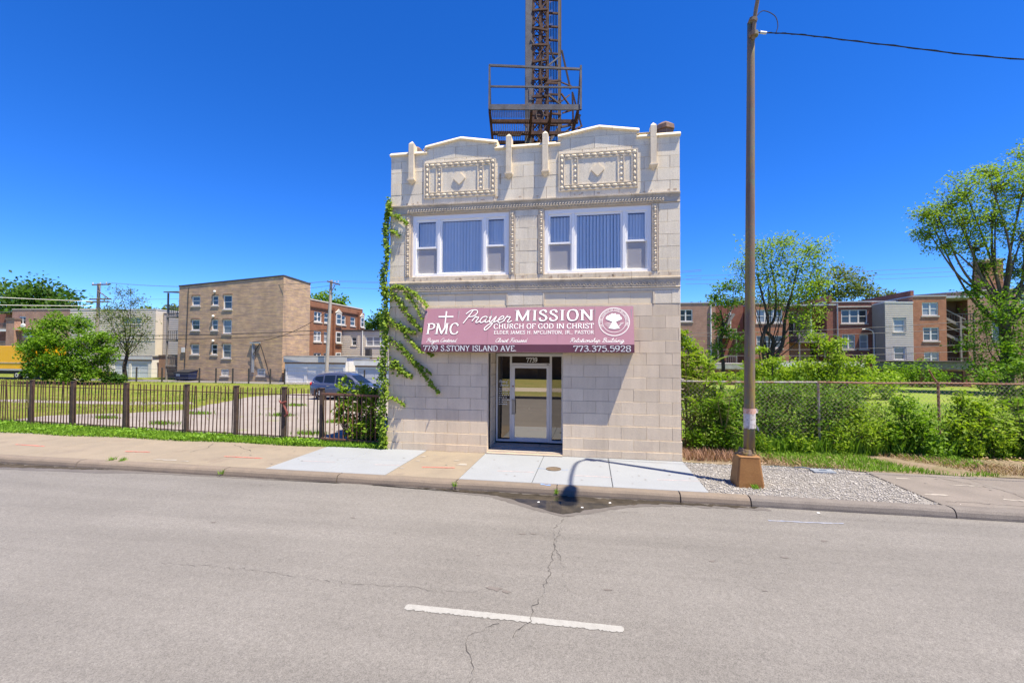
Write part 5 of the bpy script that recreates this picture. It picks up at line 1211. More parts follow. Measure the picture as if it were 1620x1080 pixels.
def house(name, label, x0, x1, y0, y1, hl, hr, mat, front=(), right=(), left=(), cop=None, roofm=None, hb=None, cat='building'):
    root = thing(name, label, cat, ((x0+x1)/2, y0, 0)); q = MB(); hb = hb or hr
    F = lambda u, d, z: (u, y0-d, z); Rf = lambda u, d, z: (x1+d, u, z); Lf = lambda u, d, z: (x0-d, u, z)
    wall_open(q, F, x0, x1, 0, hl, hr, front); wall_open(q, Rf, y0, y1, 0, hr, hb, right); wall_open(q, lambda u, d, z: Lf(y0+y1-u, d, z), y0, y1, 0, hb, hl, [(y0+y1-o[1],y0+y1-o[0],o[2],o[3]) for o in left])
    q.add([(x0,y1,0),(x1,y1,0),(x1,y1,hb),(x0,y1,hb)], [(3,2,1,0)]); q.build('wall', mat, root)
    zr = min(hl,hr,hb)-.25; MB().add([(x0+.02,y0+.02,zr),(x1-.02,y0+.02,zr),(x1-.02,y1-.02,zr),(x0+.02,y1-.02,zr)], [(0,1,2,3)]).build('roof', roofm or mk('flat_roof', (.1,.1,.1), rough=.9), root)
    if cop:
        q = MB(); c = .12; t = .12
        q.prism([(x0-.03,hl+.002),(x1+.03,hr+.002),(x1+.03,hr+t),(x0-.03,hl+t)], y0-.05, y0+.25); q.xprism([(y0+.251,hr+.002),(y1,hb+.002),(y1,hb+t),(y0+.251,hr+t)], x1-.25, x1+.04); q.xprism([(y0+.251,hl+.002),(y1,hb+.002),(y1,hb+t),(y0+.251,hl+t)], x0-.04, x0+.25)
        q.build('coping', cop, root)
    for o in front: win(root, F, *o)
    for o in right: win(root, Rf, *o)
    for o in left: win(root, Lf, *o)
    return root, F, Rf, Lf
def porch(root, x0, x1, y0, y1, floors, mat, roofz=None, rail=.85, bal=.22):
    """timber porch bay: posts, decks, railings with balusters"""
    top = roofz or floors[-1]+rail
    for x in (x0+.06, x1-.06):
        MB().box(x-.06,x+.06,y0,y0+.12,0,top).build('porch_post', mat, root)
    for z in floors:
        MB().box(x0,x1,y0-.03,y1,z-.14,z).build('porch_deck', mat, root)
        MB().box(x0+.12,x1-.12,y0+.03,y0+.09,z+rail-.08,z+rail).build('hand_rail', mat, root)
        q = MB(); u = x0+.2
        while u < x1-.15: q.box(u-.025,u+.025,y0+.04,y0+.08,z,z+rail-.081); u += bal
        q.build('balusters', mat, root)
    if roofz: 
        q = MB(); q.xprism([(y0-.3,roofz),(y1,roofz+.25),(y1,roofz+.35),(y0-.3,roofz+.1)], x0-.1, x1); q.build('porch_roof', mk('porch_roof_dark', (.13,.12,.115), rough=.9), root)
def stair(root, a, b, w, mat):
    q = MB(); q.bar(a, b, .06, .25); q.bar((a[0],a[1]+w,a[2]), (b[0],b[1]+w,b[2]), .06, .25); n = 8
    for k in range(n):
        t = (k+.5)/n; p = [a[i]+(b[i]-a[i])*t for i in range(3)]; q.box(p[0]-.14,p[0]+.14,p[1],p[1]+w,p[2],p[2]+.04)
    q.build('stair', mat, root); q = MB(); q.bar((a[0],a[1],a[2]+.85),(b[0],b[1],b[2]+.85), .05, .09); q.build('stair_rail', mat, root)
tanb = brickmat('tan_brick', (.62,.415,.225), (.54,.345,.215), (.49,.385,.29), band=(.37,.265,.205))
redb = brickmat('red_brown_brick', (.26,.11,.06), (.3,.12,.06), (.24,.17,.13)); orangeb = brickmat('orange_brick', (.42,.17,.095), (.48,.21,.12), (.4,.28,.2))
pinkb = brickmat('pinkish_brick', (.37,.2,.14), (.43,.25,.18), (.37,.3,.25)); darkb = brickmat('dark_red_brick', (.25,.09,.06), (.31,.12,.08), (.25,.17,.14))
tarb = mk('tar_coping', (.06,.055,.055), rough=.9); stonec = mk('stone_coping', (.55,.5,.44), rough=.85)
# A: tan brick apartment block
fA = []
for (z0, z1, zz0, zz1) in ((6.84,7.73,6.48,7.76),(4.58,5.55,4.26,5.53),(2.36,3.30,2.05,3.33)):
    fA += [(-36.2,-35.33,z0,z1,'double'),(-34.06,-33.42,z0,z1,'double'),(-32.9,-32.0,zz0,zz1,'double')]
fA += [(-29.33,-28.5,.52,1.13,'bars'),(-33.0,-32.2,.45,1.05,'bars')]
A, fa, ra, la = house('tan_brick_apartments', 'three-storey tan brick apartment block with sloping roofline and side porches beyond the lot', -37.6,-26.85,24.5,28.42,8.62,9.34,tanb,fA,cop=tarb,hb=9.2)
q = MB()
for o in fA[:9]: q.box(o[0]-.03,o[1]+.03,24.46,24.499,o[3],o[3]+.14)
q.build('lintels', brickmat('arch_brick', (.28,.18,.11), (.24,.15,.1), (.28,.24,.2)), A, kind='stuff')
porch(A,-39.1,-37.62,24.7,27,[1.35,3.75,5.95],grey_w,8.1)
q = MB(); q.tube([(-29.75,24.42,.8),(-29.75,24.42,3.35)], .07, 8); q.tube([(-29.6,24.42,.8),(-29.6,24.42,3.3)], .05, 8); q.box(-29.95,-28.95,24.3,24.45,3.35,3.5); q.build('service_mast', mk('conduit_grey', (.4,.4,.42), rough=.5, metal=.4), A)
q = MB(); q.tube(catmull([(-29.0,24.35,3.4),(-28.7,24.35,2.7),(-28.25,24.35,1.4),(-27.9,24.35,.2)],6), .035, 6); q.tube(catmull([(-28.95,24.33,3.4),(-29.3,24.33,2.9),(-29.6,24.33,2.4)],6), .03, 6); q.build('hanging_cable', mk('cable_black', (0,0,0)), A)
q = MB(); q.box(-37.1,-36.75,24.38,24.495,2.55,3.0); q.build('meter_box', wtrim, A); q = MB(); q.tube([(-36.75,24.45,3.2),(-36.75,24.45,1.2)], .03, 6); q.tube([(-36.55,24.45,8.5),(-36.65,24.45,3.2)], .03, 6); q.build('conduit', tarb, A)
for (x, z) in ((-33.75,8.1),(-33.85,5.85),(-33.8,3.6)): MB().ball((x,24.4,z), .12, 8, 5).build('vent_hood', wtrim, A)
# B: red-brown flats with pedimented bays
rB = []
for (z0, z1) in ((5.66,6.66),(3.68,4.72),(1.55,2.55)):
    rB += [(29.1,30.4,z0,z1,'pair'),(30.85,31.7,z0,z1,'double'),(34.1,35.0,z0,z1,'double'),(36.0,37.1,z0,z1,'double')]
B, fb_, rb_, lb_ = house('red_brick_flats', 'red-brown brick flats with white windows and small pediments behind the utility pole', -36,-26.86,28.45,38.8,7.72,7.72,redb,(),rB,cop=stonec)
for (a, b_) in ((32.35,33.75),(37.55,38.75)):
    q = MB(); q.box(-26.855,-26.6,a,b_,0,7.3); q.build('bay', redb, B)
    for (z0, z1) in ((5.6,6.75),(3.65,4.8),(1.5,2.6)): 
        g = lambda u, d, z: (-26.6+d+.14, u, z); win(B, g, a+.2, b_-.2, z0, z1)
    q = MB(); q.xprism([(a+.05,6.82),(b_-.05,6.82),((a+b_)/2,7.25)], -26.6, -26.5); q.build('pediment', sillm, B)
q = MB(); q.box(-26.859,-26.75,28.45,38.85,7.02,7.12); q.build('cornice_line', mk('cornice_brown', (.16,.07,.045), rough=.8), B)
# siding house, brick shed, garages
cream = mk('cream_siding', (.66,.58,.47), (.62,.54,.44), 2, .7); greys = mk('grey_siding', (.58,.53,.46), (.54,.49,.43), 2, .7); darks = mk('darker_siding', (.3,.275,.25), (.27,.25,.225), 2, .7)
def clap(root, x0, x1, y, z0, z1, mat, step=.2, ops=()):
    z = z0; 
    while z < z1-.05:
        h = min(step, z1-z); segs = [(x0, x1)]
        for o in ops:
            if o[2]-.1 < z+h and z < o[3]+.05:
                segs = [s for a, b in segs for s in ((a, min(b, o[0]-.1)), (max(a, o[1]+.1), b)) if s[1]-s[0] > .05]
        for a, b in segs:
            q = MB(); q.add([(a,y-.035,z),(b,y-.035,z),(b,y-.008,z+h),(a,y-.008,z+h),(a,y,z),(b,y,z)], [(0,1,2,3),(4,5,1,0)]); q.build('siding_board', mat, root)
        z += step
fS = [(-25.56,-24.97,3.36,4.29,'double'),(-23.9,-20.6,3.30,4.36,'quad'),(-17,-16,3.3,4.3,'double'),(-12,-10,3.3,4.3,'pair')]
Sh, _, _, _ = house('siding_house', 'cream clapboard house with a wide four-part window beside the church corner', -26.7,-7,34,44,4.96,4.96,cream,fS,cop=tarb)
clap(Sh,-26.7,-7,34,1.9,4.9,cream,.2,fS)
MB().tube([(-24.25,33.9,1.5),(-24.25,33.9,4.95)], .05, 8).build('downspout', wtrim, Sh)
MB().box(-26.75,-6.9,33.9,33.99,4.9,4.96).build('eave', tarb, Sh)
sh = house('brick_shed', 'low tan brick shed between the two white garages', -23.7,-20.9,29.6,33,2.15,2.15,tanb,cop=stonec)[0]
MB().box(-22.4,-21.9,31,31.5,2.15,3.0).build('chimney', tarb, sh)
gw = mk('garage_white', (.78,.76,.73), (.74,.72,.69), 2, .6); gfas = mk('garage_fascia_grey', (.62,.59,.55), (.58,.55,.51), 2, .7)
def garage(label, x0, x1, y0, y1, h, doors, wallm, fasm, doorm, fz=.45, rows=3, name='garage'):
    root = thing(name, label, 'garage', ((x0+x1)/2,y0,0)); ops = [(a,b,0.0,z) for a,b,z in doors]; q = MB(); F = lambda u, d, z: (u,y0-d,z)
    wall_open(q, F, x0, x1, 0, h, h, ops, .2); q.add([(x1,y0,0),(x1,y1,0),(x1,y1,h),(x1,y0,h)], [(0,1,2,3)]); q.add([(x0,y1,0),(x0,y0,0),(x0,y0,h),(x0,y1,h)], [(0,1,2,3)]); q.add([(x1,y1,0),(x0,y1,0),(x0,y1,h),(x1,y1,h)], [(0,1,2,3)]); q.build('wall', wallm, root)
    q = MB(); q.box(x0-.12,x1+.12,y0-.05,y1+.1,h+.003,h+.1); q.build('roof', mk('garage_roof', (.3,.29,.28), (.2,.19,.18), 2, .9), root)
    q = MB(); q.box(x0-.1,x1+.1,y0-.07,y0-.005,h-fz,h); q.build('fascia', fasm, root); MB().box(x0-.02,x1+.02,y0-.03,y0-.004,h-fz-.13,h-fz-.003).build('fascia_shade_band', mk('shade_band_brown', (.3,.17,.1), rough=.8), root)  # brown band below the fascia paints in the shadow line there
    for a, b, z in doors:
        d = None; q = MB(); q.box(a,b,y0+.06,y0+.11,0,z); d = q.build('door', doorm, root); n = max(2, int((b-a)/.7))
        for r in range(rows):
            for k in range(n):
                u0, u1 = a+(b-a)*k/n+.04, a+(b-a)*(k+1)/n-.04; MB().box(u0,u1,y0+.045,y0+.061,z*r/rows+.05,z*(r+1)/rows-.04).build('door_panel', doorm, d)
    return root
g1 = garage('long white garage with two panelled doors under a grey roof edge, below the utility pole', -26.2,-20.5,24,28.3,2.2,[(-26.0,-24.36,1.27),(-24.08,-20.7,1.3)],gw,gfas,gw)
g2 = garage('white garage with pale grey door directly behind the suv', -19.6,-13.5,24,28.3,1.92,[(-19.4,-16.4,1.25),(-16.2,-13.8,1.25)],gw,mk('bleached_fascia', (.8,.78,.75), (.7,.68,.65), 2, .7),mk('garage_door_blue_grey', (.5,.52,.56), rough=.6),.4)
g3 = garage('white garage with pale blue trim behind the thin young tree', -48,-43.2,27,31,2.1,[(-47.6,-45.9,1.4),(-45.6,-43.6,1.4)],gw,mk('pale_blue_fascia', (.6,.68,.72), (.62,.6,.58), 2, .7),mk('garage_door_pale', (.62,.67,.75), rough=.6),.3)
house('brick_shed', 'narrow brown brick shed wall next to the side porches', -42.9,-40.4,27.5,31,2.15,2.15,pinkb,cop=brown_w)
# cream house and far-left brick house
fC = [(-60.0,-57.2,6.15,7.0,'triple'),(-66.5,-65.2,5.8,6.9,'double')]
Cc, _, _, _ = house('cream_house', 'cream sided house with flat grey roof half hidden by the thin tree', -68.4,-55,38,48,8.05,7.95,cream,fC,cop=gfas); clap(Cc,-68.4,-55,38,4.0,8.0,cream,.28,fC)
Cd, _, _, _ = house('grey_siding_house', 'plain pinkish-grey sided wall left of the timber porches', -54.9,-46,39,48,7.5,7.5,mk('pinkgrey_siding', (.46,.41,.38), (.42,.375,.35), 2, .7),cop=tarb); clap(Cd,-54.9,-46,39,2,7.45,MAT['pinkgrey_siding'],.28)
fD = [(-83.1,-81.9,6.5,7.7,'pair'),(-85.8,-84.4,4.5,5.4,'double'),(-82.2,-80.6,4.7,5.3,'double')]
D, _, _, _ = house('pink_brick_house', 'pinkish brick house with rear chimney and glazed porch above the yellow truck', -84.4,-70,42,52,8.7,8.6,pinkb,fD[:1]+fD[2:],cop=stonec)
MB().box(-84.2,-82.7,41.2,41.99,0,7.2).build('chimney', pinkb, D); MB().box(-84.3,-82.6,41.1,41.99,7.2,7.4).build('chimney_cap', brown_w, D)
MB().box(-82.6,-79.5,41.3,41.98,5.75,5.9).build('canopy', stonec, D)
MB().ball((-81.6,41.5,6.3), .45, 10, 6, 1, .3, .7).build('satellite_dish', wtrim, D)
porch(D,-88.5,-84.45,42.2,45,[3.2,5.9],grey_w,8.3); MB().box(-92,-84.46,44,52,0,8.3).build('rear_wing', darkb, D)
MB().box(-88.3,-84.5,42.0,42.15,5.5,5.8).build('porch_band', wtrim, D)
# ---- right-hand row
f1 = [(9.45,10.85,6.15,7.45,'pair'),(9.45,10.85,3.3,4.5,'pair')]
R1, F1, _, L1 = house('brown_brick_flat', 'brown brick two-flat rear with paired windows just right of the church', -4,13.2,40,52,8.1,8.1,pinkb,f1,cop=mk('grey_gutter', (.42,.44,.46), rough=.6))
MB().tube([(12.7,39.9,.3),(12.7,39.9,8.0)], .07, 8).build('downspout', wtrim, R1)
porch(R1,13.25,15.2,39.5,42,[1.6,4.5],grey_w,None); stair(R1,(13.4,39.4,4.5),(14.9,39.4,6.9),.6,grey_w); MB().box(13.21,16.6,42,52,0,8.05).build('recessed_wall', darkb, R1); MB().tube([(14.8,40.4,4.4),(14.8,40.4,7.4)], .07, 8).build('porch_column', wtrim, R1)
MB().tube([(11.6,44,8.1),(11.6,44,8.7)], .12, 8).build('roof_vent', tarb, R1)
f2 = [(17.25,19.8,5.95,7.35,'triple'),(17.25,19.8,3.3,4.6,'pair')]
R2, _, _, _ = house('orange_brick_flat', 'orange brick two-flat rear behind the crooked multi-stemmed tree', 16.9,20.4,40,52,7.95,7.95,orangeb,f2,cop=MAT['grey_gutter'])
MB().tube([(16.98,39.9,.3),(16.98,39.9,7.9)], .07, 8).build('downspout', MAT['conduit_grey'], R2)
MB().box(20.41,23.2,41.8,52,0,8.0).build('recessed_wall', pinkb, R2); MB().box(20.75,21.5,41.7,41.79,4.9,7.0).build('door', mk('dark_window', (0,0,0)), R2); MB().box(20.65,20.74,41.65,41.79,4.9,7.1).box(21.51,21.6,41.65,41.79,4.9,7.1).box(20.65,21.6,41.65,41.79,7.101,7.2).build('door_frame', wtrim, R2)
porch(R2,21.1,23.6,39.4,41.8,[4.0],grey_w,None,.9,.14); MB().tube([(22.6,40.2,4.0),(22.6,40.2,8.0)], .09, 8).build('porch_column', wtrim, R2); stair(R2,(21.3,40.6,6.4),(22.4,40.6,4.1),.6,grey_w); MB().box(19.9,24.9,39.9,42,7.7,7.85).build('porch_roof', MAT['grey_gutter'], R2)
f3 = [(25.35,27.75,5.85,7.25,'triple'),(27.0,27.8,3.2,4.7,'double'),(25.4,26.6,3.2,4.7,'pair')]
R3, _, _, _ = house('dark_red_brick_flat', 'dark red brick two-flat rear with three joined upper windows behind the sapling', 24.0,30.5,40,52,8.0,8.0,darkb,f3,left=[],cop=MAT['grey_gutter'])
MB().box(24.0,24.25,39.5,52,8.01,8.7).build('party_wall', darkb, R3); MB().tube([(24.95,39.9,.3),(24.95,39.9,7.9)], .07, 8).build('downspout', MAT['conduit_grey'], R3); MB().box(25,28.2,39.93,39.99,7.5,7.62).build('lintel_band', sillm, R3)
q = MB(); q.tube(catmull([(27.0,39.5,5.2),(27.6,39.5,5.2),(28.0,39.5,4.9),(28.05,39.5,4.2),(28.05,39.5,2)],5), .06, 6); q.build('vent_pipe', wtrim, R3)
fw = [(28.93,29.9,4.86,6.1,'double'),(28.93,29.88,2.17,3.4,'double')]
R3w, _, _, _ = house('grey_siding_wing', 'pale grey clapboard wing with two stacked windows between brick flats', 28.2,30.6,38,40,7.7,7.65,greys,fw,cop=MAT['far_white_trim']); clap(R3w,28.2,30.6,38,1.9,7.6,greys,.2,fw)
MB().box(28.16,28.199,38.02,39.98,.1,7.65).build('side_cladding', darks, R3w)  # left face of the wing in a darker tone of its siding
f4 = [(31.38,32.75,6.42,7.7,'pair'),(31.43,32.78,4.0,5.3,'pair'),(31.48,32.75,1.7,2.95,'pair')]
R4, _, _, _ = house('orange_brick_three_flat', 'orange brick three-storey rear with three stacked pairs of windows', 30.62,33.42,38,50,8.25,8.25,orangeb,f4,cop=MAT['grey_gutter'])
MB().box(30.62,30.9,38.3,50,8.26,8.9).build('party_wall', darkb, R4)
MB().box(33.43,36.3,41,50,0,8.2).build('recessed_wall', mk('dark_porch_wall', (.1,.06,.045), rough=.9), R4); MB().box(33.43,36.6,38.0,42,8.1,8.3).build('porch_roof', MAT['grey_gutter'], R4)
MB().box(33.55,34.2,40.9,40.99,6.5,7.6).build('porch_window', farglass, R4)
porch(R4,33.45,36.2,38.6,41,[1.6,3.7,5.8],brown_w,None); stair(R4,(33.5,38.3,6.2),(35.2,38.3,5.2),.7,grey_w); stair(R4,(33.6,38.3,4.6),(35.4,38.3,3.6),.7,grey_w); MB().box(34.6,34.75,38.1,38.25,0,6.3).build('porch_post', grey_w, R4)
R5, _, _, _ = house('pink_brick_block', 'pinkish brick block with a tall chimney behind the big tree', 36.6,62,40,54,8.9,9.9,pinkb,[(41.0,42.4,7.2,8.6,'pair'),(38.6,39.4,4,7,'double'),(44,46,5,6.5,'pair')],cop=stonec)
MB().box(38.95,40.45,41,42.6,8.8,12.1).build('chimney', orangeb, R5); MB().box(38.85,40.55,40.9,42.7,12.1,12.3).build('chimney_cap', stonec, R5)
gR = garage('long dark brown garage with overhanging tar roof behind the chain link fence', 24.4,31.8,33,37,1.95,[(25.0,28.0,1.3),(28.4,31.2,1.3)],darkb,mk('weathered_fascia', (.3,.26,.23), (.22,.19,.17), 3, .8),mk('dark_brown_boards', (.075,.035,.025), (.1,.05,.035), 4, .8),.5,4)
MB().box(24.2,31.95,32.7,37.1,2.051,2.13).build('tar_edge', tarb, gR)
gS = garage('small garage with pale grey roof behind the lamp pole', 10.6,15.6,30,34,1.72,[(11.2,15.0,1.2)],darkb,mk('pale_roof_edge', (.42,.41,.4), (.34,.33,.32), 3, .8),mk('dark_brown_boards', (0,0,0)),.35,3)
gT = garage('whitish flat garage roof just visible behind the sapling leaves', 16.2,22.5,31,35,1.9,[(16.8,19.2,1.2),(19.6,22,1.2)],darkb,gw,mk('dark_brown_boards', (0,0,0)),.3,3)
# ---- utility poles and wires
woodp = mk('utility_pole_wood', (.36,.3,.25), (.3,.25,.21), 4, .9, fine=.2); wirek = mk('far_wire', (.12,.12,.12), rough=.7)
up1 = thing('utility_pole', 'weathered utility pole with crossarms behind the thin tree at far left', 'utility pole', (-53.7,30,0))
MB().tube([(-53.75,30,0),(-53.65,30,10.1)], [.19,.15], 10).build('pole', woodp, up1)
for (z, x0, x1) in ((9.95,-54.3,-52.0),(8.35,-54.6,-51.8),(8.05,-55,-52)): MB().box(x0,x1,29.75,29.87,z-.07,z+.07).build('crossarm', brown_w, up1)
MB().bar((-53.6,29.8,9.3),(-51.9,29.8,8.3), .08).build('brace', brown_w, up1)
for x in (-54.2,-53.2,-52.4): MB().tube([(x,29.8,10.02),(x,29.8,10.2)], .05, 6).build('insulator', wtrim, up1)
up2 = thing('utility_pole', 'pale leaning utility pole with single crossarm before the white garage', 'utility pole', (-21.9,23.5,0))
MB().tube([(-21.98,23.5,0),(-21.62,23.5,8.72)], [.16,.12], 10).build('pole', mk('pale_pole_wood', (.48,.43,.37), (.42,.37,.32), 4, .9, fine=.15), up2)
MB().bar((-21.9,23.35,8.6),(-20.75,23.35,8.3), .12).build('crossarm', brown_w, up2); MB().bar((-21.6,23.4,7.6),(-21.2,23.4,8.3), .05).build('brace', woodp, up2)
for x in (-21.7,-21.2,-20.9): MB().tube([(x,23.35,8.5),(x,23.35,8.62)], .04, 6).build('insulator', wtrim, up2)
ORD = {}
def wirespan(a, b, sag, r=.012, label='', n=16, mat=None):
    k_ = ORD[label] = ORD.get(label, 0)+1
    if 'thin' in label: label = label.replace('thin', ('uppermost thin','second thin','third thin','lowest thin')[k_-1])
    q = MB(); P = [tuple(a[i]+(b[i]-a[i])*k/n-(4*sag*(k/n)*(1-k/n) if i == 2 else 0) for i in range(3)) for k in range(n+1)]
    q.tube(P, r, 4); return tag(q.build('power_line', mat or wirek), label, 'wire', 'power lines along the alley')
WL = 'thin overhead power line strung along the left alley between utility poles'
for k, (x0, x1, z0, z1) in enumerate(((-53.2,-21.7,10.2,8.62),(-52.4,-21.2,10.2,8.6),(-52,-21,8.4,8.3))): wirespan((x0,29.8,z0),(x1,23.35,z1),.5,.012,WL)
for k, dz in enumerate((0,.1,-.5)): wirespan((-21.2+k*.2,23.35,8.55+dz),(8,23.35,8.7+dz),.45,.012,'thin overhead power line running from the pale pole towards the church')
wirespan((-54,29.8,8.1),(-110,20,12.2),.6,.03,'pale overhead cable crossing the tree at the far left, upper one',mat=wtrim); wirespan((-54,29.8,7.6),(-110,20,9.8),.6,.03,'pale overhead cable crossing the tree at the far left, lower one',mat=wtrim)
wirespan((-45,24.2,4.1),(-21.9,23.4,4.5),.15,.03,'black cable slung level across the tan brick apartment wall, upper one',mat=blk); wirespan((-45,24.2,3.8),(-21.9,23.4,4.2),.2,.025,'black cable slung level across the tan brick apartment wall, lower one',mat=blk)
wirespan((-29.6,24.2,3.5),(-21.9,23.4,6.0),.5,.025,'black cable rising from the wall mast to the pale utility pole',mat=blk)
for k, (z0, z1) in enumerate(((4.8,6.0),(4.5,5.3),(3.2,3.8),(2.6,3.2))): wirespan((8,37.5,z0),(37,36.5,z1),.35,.022,'thin cable crossing the brick flats on the right')
for k in range(3): wirespan((8,29,9.3-.35*k),(60,29,11.3-.35*k),.6,.012,'thin overhead power line high above the right-hand flats')

# ================================================================== TREES AND PLANTS
bark = mk('bark_brown', (.12,.085,.06), (.17,.125,.09), 8, .95, fine=.3, fscale=25, bump=.6, bscale=20, dist=.03)
barkd = mk('bark_dark', (.055,.042,.034), (.085,.065,.05), 8, .95, fine=.3, fscale=25)
def tree(name, label, base, fork, r, clumps, leafm, size, n, barkm=None, sub=10, spread=.55, asp=.55, seed=1, group=None, limbs=True, twig=1, flat=1.0):
    """trunk to fork, a limb to every clump, leaves in sub-clumps through each clump's volume"""
    global rng
    rng = np.random.default_rng(seed); random.seed(seed)
    root = thing(name, label, 'tree', base, group); q = MB(); b = np.array(base, float); f = np.array(fork, float)
    tp = catmull([b-(0,0,.1), b+(f-b)*.35+rng.normal(0,r*.5,3)*(1,1,0), b+(f-b)*.7+rng.normal(0,r*.5,3)*(1,1,0), f], 5); q.tube(tp, [r*(1.15-.5*i/len(tp)) for i in range(len(tp))], 9)
    P = []; tot = sum(c[3]**2 for c in clumps)
    for (x, y, z, cr_) in clumps:
        c = np.array((x,y,z)); s = tp[int(rng.uniform(.6,1)*(len(tp)-1))]
        if limbs:
            mid = s+(c-s)*.5+np.array((0,0,-.08*np.linalg.norm(c-s)))+rng.normal(0,.06*np.linalg.norm(c-s),3); lp_ = catmull([s, mid, c+np.array((0,0,.2*cr_))], 5); q.tube(lp_, [max(.02,r*.32*(1-.8*i/len(lp_))) for i in range(len(lp_))], 6)
        k = max(30, int(n*cr_**2/tot)); sc_ = rng.normal(size=(sub,3)); sc_ = unit(sc_)*(rng.random((sub,1))**.45)*cr_; sc_[:,2] *= .8*flat; sc_ += c
        if limbs and twig:
            for j in range(sub):
                q.tube([c+rng.normal(0,.1,3)*cr_-(0,0,.15*cr_), (c+sc_[j])/2+rng.normal(0,.05,3)*cr_, sc_[j]], [r*.09, r*.06, r*.02], 4, cap=False)
        w = rng.integers(sub, size=k); off = rng.normal(size=(k,3))*cr_*spread*.55; off[:,2] *= .7*flat; P.append(sc_[w]+off)
    q.build('trunk', barkm or bark, root, smooth=True)
    P = np.concatenate(P); P = P[P[:,2] > base[2]+.05]; V, F = leaves(P, size, asp, .4)
    link('crown', npmesh('crown', V, F), leafm, root); return root
L_bright = leafmat('leaf_bright', (.08,.18,.01), (.2,.35,.025)); L_mid = leafmat('leaf_mid', (.075,.17,.018), (.18,.31,.035)); L_dark = leafmat('leaf_dark', (.03,.085,.014), (.09,.18,.025)); L_olive = leafmat('leaf_olive', (.08,.13,.03), (.17,.22,.06)); L_yel = leafmat('leaf_yellowgreen', (.15,.27,.015), (.32,.44,.04)); L_locust = leafmat('leaf_locust', (.13,.23,.02), (.3,.42,.045))
# left
C_ = [(-42.9,18.5,5.0,1.0),(-40.8,18.5,4.7,1.1),(-44.6,18.5,4.2,1.0),(-42.6,18,3.4,1.4),(-40,18.3,3.2,1.4),(-38.4,18.5,3.5,1.0),(-45.2,18.5,3.0,1.0),(-44,18.2,2.0,1.3),(-41.5,18,1.7,1.4),(-39,18.2,1.8,1.3),(-37.6,18.4,2.4,.8),(-42.7,17.8,.9,1.0),(-40.2,17.8,.8,1.0),(-38.2,18,.8,.8),(-44.6,18,.9,.8),(-46.1,18.5,2.8,.5)]
tree('bushy_tree', 'dense round bright green bushy tree standing on the left lot', (-41.8,18.4,0), (-41.8,18.4,1.6), .2, C_, L_bright, .2, 17000, barkd, 26, .38, .55, 3)
C_ = [(-42.6,23.4,6.6,1.5),(-41.4,23.4,7.0,1.1),(-43.9,23.4,5.6,1.2),(-41.0,23.3,4.9,1.4),(-42.4,23.4,4.6,1.5),(-43.3,23.5,3.6,1.2),(-40.2,23.4,4.2,.9),(-41.2,23.4,3.2,1.0),(-42.9,23.4,8.0,.8),(-39.6,23.3,5.6,.6),(-41.6,23.4,8.0,.5),(-44.6,23.4,6.4,.6)]
tree('thin_tree', 'thin airy young tree with dark trunk in front of the cream house', (-42.0,23.5,0), (-42.1,23.5,3.4), .16, C_, L_olive, .17, 5200, barkd, 12, .6, .4, 5)
C_ = [(-112,62,14.0,4.5),(-106,61,13.2,4.5),(-117,62,13,4.5),(-101.5,61,10.8,3.2),(-109,61,10.5,4),(-120,60,9.5,4),(-104,62,10,3.5),(-97,62,9.2,2.0)]
tree('large_tree', 'large dark green tree rising behind the brick house at far left', (-110,62,0), (-110,62,7), .5, C_, L_dark, .75, 6500, barkd, 16, .5, .6, 7)
C_ = [(-78,55,8.3,2),(-74,55,8.8,2),(-70,55,8.9,2),(-66,55,9,1.8),(-62,55,8.6,1.6),(-59,55,8.3,1.4)]
tree('distant_tree', 'low green tree crown peeping over the cream house roof', (-70,55,0), (-70,55,6), .3, C_, L_olive, .6, 3000, barkd, 10, .5, .6, 8)
C_ = [(-52.5,46,7.6,1.6),(-50,46,7.9,1.4)]
tree('distant_tree', 'small green tree crown between the timber porches and the sided house', (-51,46,0), (-51,46,5.5), .25, C_, L_mid, .5, 1400, barkd, 10, .5, .6, 9)
C_ = [(-46.5,60,11.2,1.8),(-44.4,60,11.6,1.9),(-42.3,60,10.9,1.3),(-45.5,60,9.5,2)]
tree('distant_tree', 'leafy treetop showing above the red-brown flats beside the pale pole', (-45,60,0), (-45,60,8), .3, C_, L_mid, .55, 2000, barkd, 12, .6, .6, 10)
C_ = [(-29.6,47,6.2,1.9),(-27.6,47,7.4,2.0),(-25.8,47,7.6,2.0),(-27,47,5.6,2.0),(-24.5,47,6,2)]
tree('dark_tree', 'dark green dense tree behind the cream clapboard house', (-27,47,0), (-27,47,4), .3, C_, L_dark, .4, 5000, barkd, 14, .5, .6, 11)
